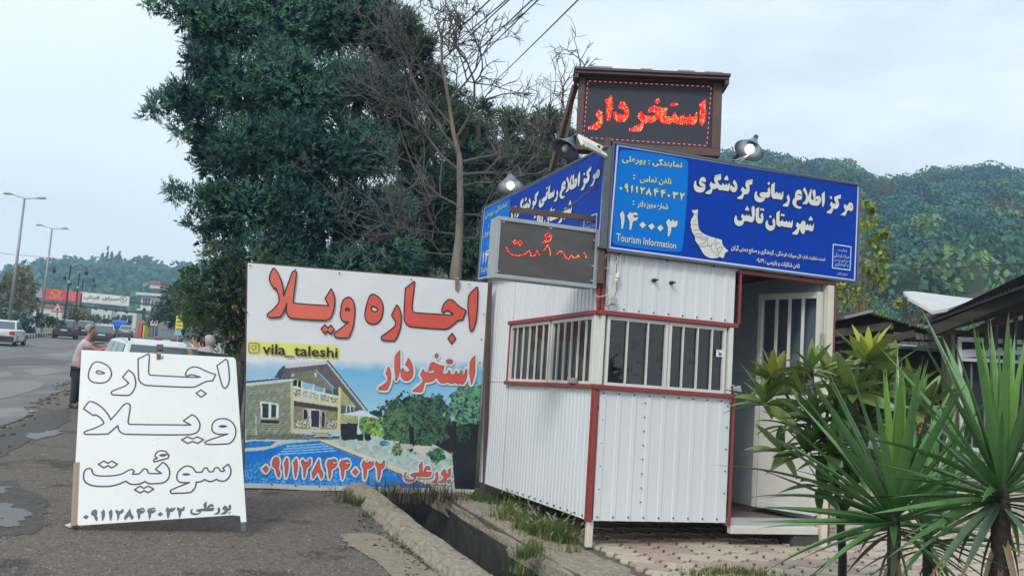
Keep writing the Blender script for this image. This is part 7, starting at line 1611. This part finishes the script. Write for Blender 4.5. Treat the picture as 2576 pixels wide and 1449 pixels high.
# ------------------------------------------------------------------ trees and hedges of the middle distance
AUT = ((.11, .10, .045), (.26, .20, .09))
leafy('tree', 'autumn-tinted bushy tree behind the first street lamp', [(55, 690, 34, 92), (30, 710, 36, 92), (75, 725, 30, 92), (40, 745, 40, 92), (85, 760, 26, 92), (10, 740, 34, 92), (60, 780, 30, 92)], (at(45, 800, 92)[0], 92, gz(92)), .9, 81, *AUT, .42, trunk=(.25, 5, 0))
leafy('tree', 'dark green tree cut off by the left edge', [(-15, 720, 28, 88), (-10, 760, 30, 88), (0, 790, 20, 88)], (at(-15, 800, 88)[0], 88, gz(88)), .9, 82, (.012, .035, .022), (.05, .10, .05), .38, trunk=(.2, 4, 0))
HG_ = [(10, 815, 24), (45, 812, 26), (80, 815, 24), (105, 805, 22), (130, 812, 20), (30, 800, 18), (150, 818, 16)]
leafy('hedge', 'dark clipped hedge along the median', [(x, y, r_, 79) for x, y, r_ in HG_], (at(70, 830, 79)[0], 79, gz(79)), 1.4, 83, (.014, .045, .035), (.05, .11, .07), .26, cat='hedge')
leafy('bush', 'yellowish-green bush behind the warning sign', [(195, 790, 26, 100), (175, 800, 20, 100), (215, 800, 22, 100), (200, 815, 24, 100), (180, 820, 18, 100)], (at(195, 825, 100)[0], 100, gz(100)), 1.0, 84, (.07, .09, .025), (.17, .18, .06), .36, cat='bush')
leafy('bush', 'mixed green bush right of the yellowish one', [(240, 805, 20, 112), (262, 812, 16, 112), (225, 815, 16, 112)], (at(245, 825, 112)[0], 112, gz(112)), .9, 85, (.03, .06, .03), (.08, .12, .06), .36, cat='bush')
leafy('bush', 'dark bush before the white shop block', [(292, 806, 14, 135), (318, 806, 16, 135), (276, 815, 12, 135)], (at(300, 825, 135)[0], 135, gz(135)), .9, 86, (.015, .04, .03), (.05, .09, .05), .4, cat='bush')
leafy('tree', 'dense dark tree right of the red-roofed building', [(430, 745, 36, 70), (410, 775, 34, 70), (450, 790, 40, 70), (425, 800, 36, 70), (470, 740, 34, 70), (400, 800, 20, 70), (455, 715, 22, 70)], (at(440, 830, 70)[0], 70, gz(70)), .8, 87, (.012, .034, .036), (.04, .085, .065), .34, trunk=(.2, 4, 0))
leafy('tree', 'brighter green tree in front of the red-roofed building', [(390, 800, 20, 100), (375, 812, 16, 100), (402, 782, 14, 100)], (at(390, 835, 100)[0], 100, gz(100)), .9, 88, (.02, .055, .02), (.07, .13, .05), .34, trunk=(.15, 3, 0))
leafy('tree', 'shady tree mass behind the yellow sign', [(500, 810, 36, 48), (540, 800, 40, 48), (480, 835, 30, 48), (580, 800, 36, 48), (520, 840, 26, 48), (600, 840, 24, 48)], (at(520, 860, 48)[0], 48, gz(48)), .7, 89, (.014, .034, .026), (.045, .085, .045), .26, trunk=(.15, 3, 0))
tuft('verge_grass', 'rough green grass on the verge beyond the parked car', [(470+i*12, 872+(i % 3)*3, 90, .35, .9) for i in range(10)], 90, [(.08, .14, .03), (.12, .17, .05)])
# ------------------------------------------------------------------ vehicles
M_cg = mat('car_glass', (.035, .05, .06), rough=.05, spec=.8); M_cg2 = mat('car_glass_pale', (.08, .11, .13), rough=.08, spec=.8)
M_tail = mat('tail_light', (.40, .02, .02), rough=.3); M_plate = mat('number_plate', (.68, .68, .66), rough=.5); M_bump = mat('bumper_black', (.025, .028, .035), rough=.6)
M_hl = mat('head_light', (.6, .62, .64), rough=.15)
CARS = {  # length, half width, floor, belt (rear, mid, front), cabin base x0,x1, roof x0,x1, roof z, half roof width
 'sedan': (4.35, .83, .22, (.93, .92, .70), (.17, .76), (.30, .60), 1.40, .60, .62),
 'suv': (4.45, .91, .26, (1.02, 1.02, .80), (.015, .74), (.09, .56), 1.64, .66, .68),
 'hatch': (3.9, .81, .22, (.94, .93, .72), (.02, .76), (.12, .56), 1.42, .60, .60),
 'pickup': (4.7, .85, .30, (.98, 1.0, .80), (.42, .80), (.48, .66), 1.62, .62, .60)}
def car(label, kind, x, y, heading, paint, glass=M_cg, lower=None, group='cars on the highway', roofm=None, rails=False, z=None, plate=True):
    L_, W, zf, (zr, zm, zfr), (c0, c1), (r0, r1), zt, rw, _ = CARS[kind]
    t = thing('car' if kind != 'pickup' else 'pickup_truck', label, 'car' if kind != 'pickup' else 'truck', (0, 0, 0), group, world=False)
    X = lambda f: -L_/2 + L_*f
    st = [(0, .80, zf+.12, zr-.10), (.012, .93, zf+.02, zr-.02), (.05, 1, zf-.02, zr), (.25, 1, zf-.04, zm+.01), (.5, 1, zf-.04, zm), (.72, 1, zf-.04, zm-.03), (.9, .97, zf-.02, zfr+.06), (.975, .90, zf+.02, zfr), (1, .76, zf+.12, zfr-.14)]
    mb = MB(); n = 10
    for f, k, z0, z1 in st:
        w = W*k; ring = [(-w*.86, z0), (-w*.98, z0+.12), (-w, z0+(z1-z0)*.5), (-w*.97, z1-.07), (-w*.88, z1), (w*.88, z1), (w*.97, z1-.07), (w, z0+(z1-z0)*.5), (w*.98, z0+.12), (w*.86, z0)]
        mb.v += [(X(f), yy_, zz_) for yy_, zz_ in ring]
    for i in range(len(st)-1):
        for k in range(n): k2 = (k+1) % n; mb.f.append((i*n+k, (i+1)*n+k, (i+1)*n+k2, i*n+k2))
    mb.f += [tuple(range(n)), tuple(range((len(st)-1)*n, len(st)*n))[::-1]]
    body = mb.build('body', paint, t, bevel=.02)
    wb = W*.88; P = {}
    cab = MB(); za, zb = zm-.02, zt
    q = [(X(c0), -wb, zr-.01 if c0 < .1 else za), (X(c1), -wb*.97, zm-.06), (X(r1), -rw, zb-.03), (X(r0), -rw, zb-.05)]
    q2 = [(a, -b, c) for a, b, c in q]; top = [(X((r0+r1)/2), -rw*.96, zb+.015), (X((r0+r1)/2), rw*.96, zb+.015)]
    cab.v = q + q2 + top; cab.f = [(0, 1, 2, 8, 3), (5, 4, 7, 9, 6), (0, 3, 7, 4), (1, 5, 6, 2), (3, 8, 9, 7), (8, 2, 6, 9)]
    cab = cab.build('cabin', roofm or paint, t, bevel=.03)
    def panel(a, b, c, d, nm, ins=.08, off=.012, m=glass):
        A = [np.array(p, float) for p in (a, b, c, d)]; ctr = sum(A)/4; nn = np.cross(A[1]-A[0], A[3]-A[0]); nn /= np.linalg.norm(nn)
        A = [p + (ctr-p)*ins + nn*off for p in A]; return MB().quad(*A).build(nm, m, t)
    panel(q[0], q[3], q2[3], q2[0], 'rear_window', .11); o1 = [q2[1], q2[2], q[2], q[1]]; panel(*o1, 'windscreen', .08)
    for s_, Q in ((0, q), (1, q2)):
        m0 = lambda a, b, f: tuple(np.array(a)*(1-f)+np.array(b)*f)
        for f0, f1 in ((.10, .36), (.38, .62), (.64, .93)) if kind != 'pickup' else ((.12, .9),):
            lo0, lo1, hi0, hi1 = m0(Q[0], Q[1], f0), m0(Q[0], Q[1], f1), m0(Q[3], Q[2], max(.03, f0*1.15-.08)), m0(Q[3], Q[2], min(.97, f1*1.12-.03))
            v = (lo0, lo1, hi1, hi0) if s_ == 0 else (lo1, lo0, hi0, hi1); panel(*v, 'side_window', .10, .01)
    if lower is None: lower = M_bump
    MB().box(X(0)-.05, -W*.90, zf+.06, X(0)+.12, W*.90, zf+.34).build('bumper', lower, t, bevel=.03); MB().box(X(1)-.12, -W*.86, zf+.06, X(1)+.05, W*.86, zf+.32).build('bumper', lower, t, bevel=.03)
    for s_ in (-1, 1):
        MB().box(X(0)-.015, s_*W*.62, zr-.30, X(0)+.06, s_*W*.93, zr-.10).build('tail_light', M_tail, t, bevel=.01); MB().box(X(1)-.06, s_*W*.5, zfr-.18, X(1)+.015, s_*W*.80, zfr-.04).build('head_light', M_hl, t, bevel=.01)
        MB().obox((X(c1)-.25, s_*(W+.08), zm+.08), ((1, 0, 0), (0, 1, 0), (0, 0, 1)), (.05, .09, .06)).build('mirror', lower, t, bevel=.01)
        for f in (.18, .80): wheel((X(f), s_*(W-.10), .31), (0, 1, 0), .31, .20, t, 'wheel', M_chrome)
    if plate: MB().box(X(0)-.03, -.25, zr-.32 if kind != 'sedan' else zf+.42, X(0)-.012 if kind != 'sedan' else X(0)-.0, .25, zr-.21 if kind != 'sedan' else zf+.53).build('number_plate', M_plate, t)
    if rails:
        for s_ in (-1, 1): MB().tube([(X(r0)+.05, s_*rw*.93, zb+.0), (X(r0)+.2, s_*rw*.93, zb+.06), (X(r1)-.2, s_*rw*.93, zb+.07), (X(r1)-.05, s_*rw*.93, zb+.0)], .02, 6).build('roof_rail', M_bump, t)
    t.location = (x, y, gz(y)+.012 if z is None else z); t.rotation_euler = (0, -math.atan(GS), math.radians(heading)); return t
P_wh = mat('paint_white', (.62, .64, .65), rough=.3, coat=.6); P_sl = mat('paint_silver', (.40, .42, .44), rough=.3, coat=.6, metal=.4); P_dk = mat('paint_dark_blue', (.02, .028, .05), rough=.25, coat=.6)
P_gr = mat('paint_grey', (.14, .145, .16), rough=.3, coat=.6); P_bk = mat('paint_black', (.015, .015, .02), rough=.25, coat=.6); P_bl = mat('paint_blue', (.01, .10, .55), rough=.4, coat=.3)
HD = 111
def cpx(px, Y): return at(px, 850, Y)[0]
car('white sedan at the left edge of the road, rear view', 'sedan', cpx(14, 53), 53, HD-2, P_wh, M_cg2)
car('white car half hidden behind the left-edge sedan', 'hatch', cpx(60, 82), 82, -60, P_wh, M_cg2)
car('dark blue SUV with a pale plate, left lane', 'suv', cpx(164, 81), 81, HD, P_dk, M_cg2)
car('black SUV just right of the dark blue one, behind the leaning man', 'suv', cpx(214, 90), 90, HD, P_bk, M_cg2)
car('white car peeking out between the black SUV and the grey-blue sedan', 'hatch', cpx(243, 112), 112, HD, P_wh, M_cg2)
car('white car far ahead beside the blue truck', 'sedan', cpx(268, 104), 104, HD, P_wh, M_cg2)
car('dark grey-blue sedan right behind the head of the leaning man', 'sedan', cpx(258, 72), 72, HD, mat('paint_greyblue', (.05, .07, .10), rough=.3, coat=.5), M_cg2)
tr = car('small bright blue pickup truck with a covered load', 'pickup', cpx(298, 116), 116, HD, P_bl, M_cg, plate=False)
MB().obox((-1.2, 0, 1.45), ((1, 0, 0), (0, 1, 0), (0, 0, 1)), (1.05, .85, .55)).build('cover', mat('tarp_blue', (.012, .12, .50), (.02, .18, .6), scale=2, rough=.6), tr, bevel=.3)
car('silver sedan on the road next to the blue truck', 'sedan', cpx(315, 112), 112, HD, P_sl, M_cg2)
car('dark grey sedan parked on the verge before the yellow sign', 'sedan', cpx(427, 66), 66, HD-6, mat('paint_grey_dull', (.10, .10, .105), rough=.45, coat=.2), M_cg2, group='parked cars')
car('black and white car parked near the concrete pole', 'suv', cpx(596, 58), 58, HD-40, P_bk, M_cg2, group='parked cars')
c = at(365, 870, 16.2); near = car('silver-white car behind the leaning white board, only its roof showing', 'hatch', c[0]-.1, 16.6, HD+10, mat('paint_pearl', (.58, .60, .61), rough=.28, coat=.7), M_cg2, group='parked cars', rails=True)

# ------------------------------------------------------------------ people
def skinned(name, pts, edges, rad, m, parent, levels=2, root=0):
    org = ORG[parent.name]; me = bpy.data.meshes.new(name); me.from_pydata([tuple(np.asarray(p, float)-org) for p in pts], edges, []); me.materials.append(m)
    o = bpy.data.objects.new(name, me); COL.objects.link(o); o.parent = parent; md = o.modifiers.new('skin', 'SKIN'); md.use_smooth_shade = True
    if not me.skin_vertices:
        bm = bmesh.new(); bm.from_mesh(me); bm.verts.layers.skin.verify(); bm.to_mesh(me); bm.free()
    for i, r_ in enumerate(rad):
        sv = me.skin_vertices[0].data[i]; sv.radius = (r_, r_) if not hasattr(r_, '__len__') else r_; sv.use_root = (i == root)
    s = o.modifiers.new('sub', 'SUBSURF'); s.levels = levels; s.render_levels = levels; return o
M_skin = mat('skin', (.33, .17, .115), (.40, .22, .15), scale=8, rough=.55); M_hair_g = mat('hair_grey', (.22, .21, .19), (.32, .30, .28), scale=30, rough=.8); M_hair = mat('hair_black', (.012, .01, .01), rough=.5)
def person(label, J, shirt, trousers, hair, face, scarf=None, female=False, shoe=M_bump, sleeve=.55):
    """J: joints in world space"""
    A = lambda k: np.asarray(J[k], float); t = thing('person', label, 'person', tuple((A('footL')+A('footR'))/2)); P = []; E = []; R = []
    def add(p, r, par=None):
        P.append(np.asarray(p, float)); R.append(r)
        if par is not None: E.append((par, len(P)-1))
        return len(P)-1
    f = unit(np.asarray(face, float)); pel = add(A('pelvis'), .12); wa = add(A('pelvis')*.55+A('chest')*.45, .115, pel); ch = add(A('chest'), .125, wa); nk = add(A('neck'), .05, ch)
    hb = add(A('head')-(0, 0, .07)+f*.01, .062, nk); hc = add(A('head')+(0, 0, .01), .082, hb); add(A('head')+(0, 0, .07)-f*.01, .062, hc); add(A('head')-(0, 0, .005)+f*.105, .012, hc)
    for s_ in 'LR':
        sh_ = add(A('sh'+s_), .058, ch); el = add(A('el'+s_), .042, sh_); wr = add(A('wr'+s_), .028, el); d = unit(A('hand'+s_)-A('wr'+s_)); pm = add(A('wr'+s_)+d*.06, .030, wr); kn = add(A('wr'+s_)+d*.09, .032, pm)
        sd = unit(np.cross(d, (0, 0, 1.))); dn = unit(np.cross(sd, d))*-1
        for q, ln in ((-1.5, .065), (-.5, .078), (.5, .072), (1.5, .055)):
            b = add(A('wr'+s_)+d*.105+sd*.021*q, .0095, kn); m_ = add(A('wr'+s_)+d*(.105+ln*.55)+sd*.023*q+dn*.006, .0085, b); add(A('wr'+s_)+d*(.105+ln)+sd*.024*q+dn*.02, .007, m_)
        th = add(A('wr'+s_)+d*.06+sd*.045, .011, pm); add(A('wr'+s_)+d*.095+sd*.062+dn*.01, .009, th)
        hp = add(A('hip'+s_), .085, pel); kn_ = add(A('kn'+s_), .058, hp); an = add(A('foot'+s_)+(0, 0, .09), .04, kn_); add(A('foot'+s_)+(0, 0, .035)+f*.14, .035, an)
    skinned('body', P, E, R, M_skin, t, 2)
    # shirt
    P = [A('pelvis')+(0, 0, .0), A('pelvis')*.55+A('chest')*.45, A('chest'), A('neck')*.8+A('chest')*.2]; R = [.155, .145, .155, .085]; E = [(0, 1), (1, 2), (2, 3)]
    for s_ in 'LR':
        k = len(P); P += [A('sh'+s_), A('sh'+s_)*(1-sleeve)+A('el'+s_)*sleeve] + ([A('el'+s_), A('wr'+s_)*.8+A('el'+s_)*.2] if sleeve > .9 else []); R += [.082, .072] + ([.066, .045] if sleeve > .9 else [])
        E += [(2, k), (k, k+1)] + ([(k+1, k+2), (k+2, k+3)] if sleeve > .9 else [])
    skinned('shirt', P, E, R, shirt, t, 2)
    P = [A('pelvis')-(0, 0, .03)]; R = [.118]; E = []
    for s_ in 'LR': k = len(P); P += [A('hip'+s_), A('kn'+s_), A('foot'+s_)+(0, 0, .08)]; R += [.105, .082, .07]; E += [(0, k), (k, k+1), (k+1, k+2)]
    skinned('trousers', P, E, R, trousers, t, 2)
    for s_ in 'LR': MB().tube([A('foot'+s_)+(0, 0, .05)-f*.06, A('foot'+s_)+(0, 0, .045)+f*.08, A('foot'+s_)+(0, 0, .03)+f*.18], [.05, .05, .03], 8).build('shoe', shoe, t, smooth=True)
    H = A('head'); sd = unit(np.cross(f, (0, 0, 1.)))
    hm = MB().ball(H+(0, 0, .035)-f*.022, (.098, .098, .10), 14, 10); hm.v = [tuple(np.array(v) if not (np.dot(np.array(v)-H, f) > .045 and v[2] < H[2]+.075) else np.array(v)-f*.05) for v in hm.v]
    hm.build('hair', hair, t, smooth=True)
    for s_ in (-1, 1):
        MB().ball(H+f*.078+sd*.032*s_+(0, 0, .012), .010, 6, 5).build('eye', M_hair, t); MB().ball(H+sd*.086*s_-(0, 0, .005), (.014, .02, .03), 6, 5).build('ear', M_skin, t, smooth=True)
    MB().obox(H+f*.082-(0, 0, .05), (sd, f, ZZ), (.022, .006, .005)).build('mouth', mat('lips', (.3, .1, .08)), t)
    if scarf:
        s_ = MB().ball(H+(0, 0, .03)-f*.082, (.102, .106, .116), 16, 12); s_.tube([H-f*.03-(0, 0, .05), A('neck')-(0, 0, .02), A('chest')+(0, 0, .04)-f*.03], [.12, .12, .17], 12); s_.build('headscarf', scarf, t, smooth=True)
    return t
YM = 18.2; W_ = lambda px, py, dy=0: at(px, py, YM+dy)
g0 = gz(YM)
J = dict(pelvis=W_(196, 925), chest=W_(213, 868), neck=W_(224, 848), head=W_(229, 832, 0), shL=W_(217, 862, .16), shR=W_(216, 866, -.17), elL=W_(250, 874, .2), elR=W_(246, 882, -.12), wrL=W_(280, 865, .2), wrR=W_(281, 872, -.05), handL=W_(295, 858, .2), handR=W_(300, 868, 0),
         hipL=W_(198, 935, .09), hipR=W_(194, 935, -.09), knL=W_(194, 976, .12), knR=W_(189, 976, -.1))
for s_, px in (('L', 192), ('R', 184)): p = W_(px, 1010, .12 if s_ == 'L' else -.1); J['foot'+s_] = np.array([p[0], p[1], gz(p[1])])
person('man in a pink T-shirt and dark trousers leaning on the roof of the silver car', J, mat('shirt_pink', (.46, .35, .36), (.53, .42, .42), scale=9, rough=.85), mat('jeans_dark', (.012, .016, .03), (.03, .035, .055), scale=9, rough=.85), M_hair_g, (.9, 0, -.35))
def side_person(label, hx, hy, Y, shirt, hair, scarf=None, hands=((470, 877), (478, 884)), sleeve=.55, trs=None):
    h = at(hx, hy, Y); dx = lambda x, z, y=0: np.array([h[0]+x, Y+y, h[2]+z]); g_ = gz(Y)
    J = dict(head=h, neck=dx(.07, -.17), chest=dx(.14, -.38), pelvis=dx(.42, -.78), shL=dx(.12, -.30, .17), shR=dx(.12, -.30, -.17), elL=dx(-.08, -.44, .16), elR=dx(-.06, -.48, -.16), hipL=dx(.42, -.82, .09), hipR=dx(.42, -.82, -.09))
    for s_, q, yo in (('L', hands[0], .12), ('R', hands[1], -.12)): J['hand'+s_] = at(*q, Y+yo); J['wr'+s_] = J['hand'+s_]*.7+J['el'+s_]*.3
    for s_, o in (('L', .09), ('R', -.09)): J['foot'+s_] = np.array([h[0]+.48, Y+o, g_]); J['kn'+s_] = J['hip'+s_]*.5+J['foot'+s_]*.5-np.array([.04, 0, 0])
    return person(label, J, shirt, trs or mat('skirt_dark', (.03, .03, .035), rough=.9), hair, (-.9, -.15, -.25), scarf, sleeve=sleeve)
side_person('dark-haired man in a pale blue shirt bending over the car beside a woman', 496, 854, 15.7, mat('shirt_paleblue', (.42, .50, .62), rough=.85), M_hair, hands=((458, 876), (462, 882)))
side_person('woman in a grey headscarf and orange top leaning on the car', 512, 867, 14.9, mat('top_orange', (.65, .10, .02), (.6, .13, .04), scale=9, rough=.85), M_hair, mat('scarf_grey', (.32, .29, .27), (.40, .37, .34), scale=14, rough=.9), ((474, 883), (480, 889)), sleeve=.95)
# ------------------------------------------------------------------ air
hz = MB().box(-460, -40, -4, 420, 660, 112).build('haze', None); hz['kind'] = 'stuff'
m = bpy.data.materials.new('haze_air'); m.use_nodes = True; nt = m.node_tree; nt.nodes.clear()
o_ = nt.nodes.new('ShaderNodeOutputMaterial'); v_ = nt.nodes.new('ShaderNodeVolumePrincipled'); v_.inputs['Color'].default_value = (.50, .78, 1.0, 1); v_.inputs['Density'].default_value = .0009; v_.inputs['Anisotropy'].default_value = .2
nt.links.new(v_.outputs[0], o_.inputs['Volume']); hz.data.materials.append(m)
print('TRIS', sum(len(o.data.loops)-2*len(o.data.polygons) for o in bpy.data.objects if o.type == 'MESH'))
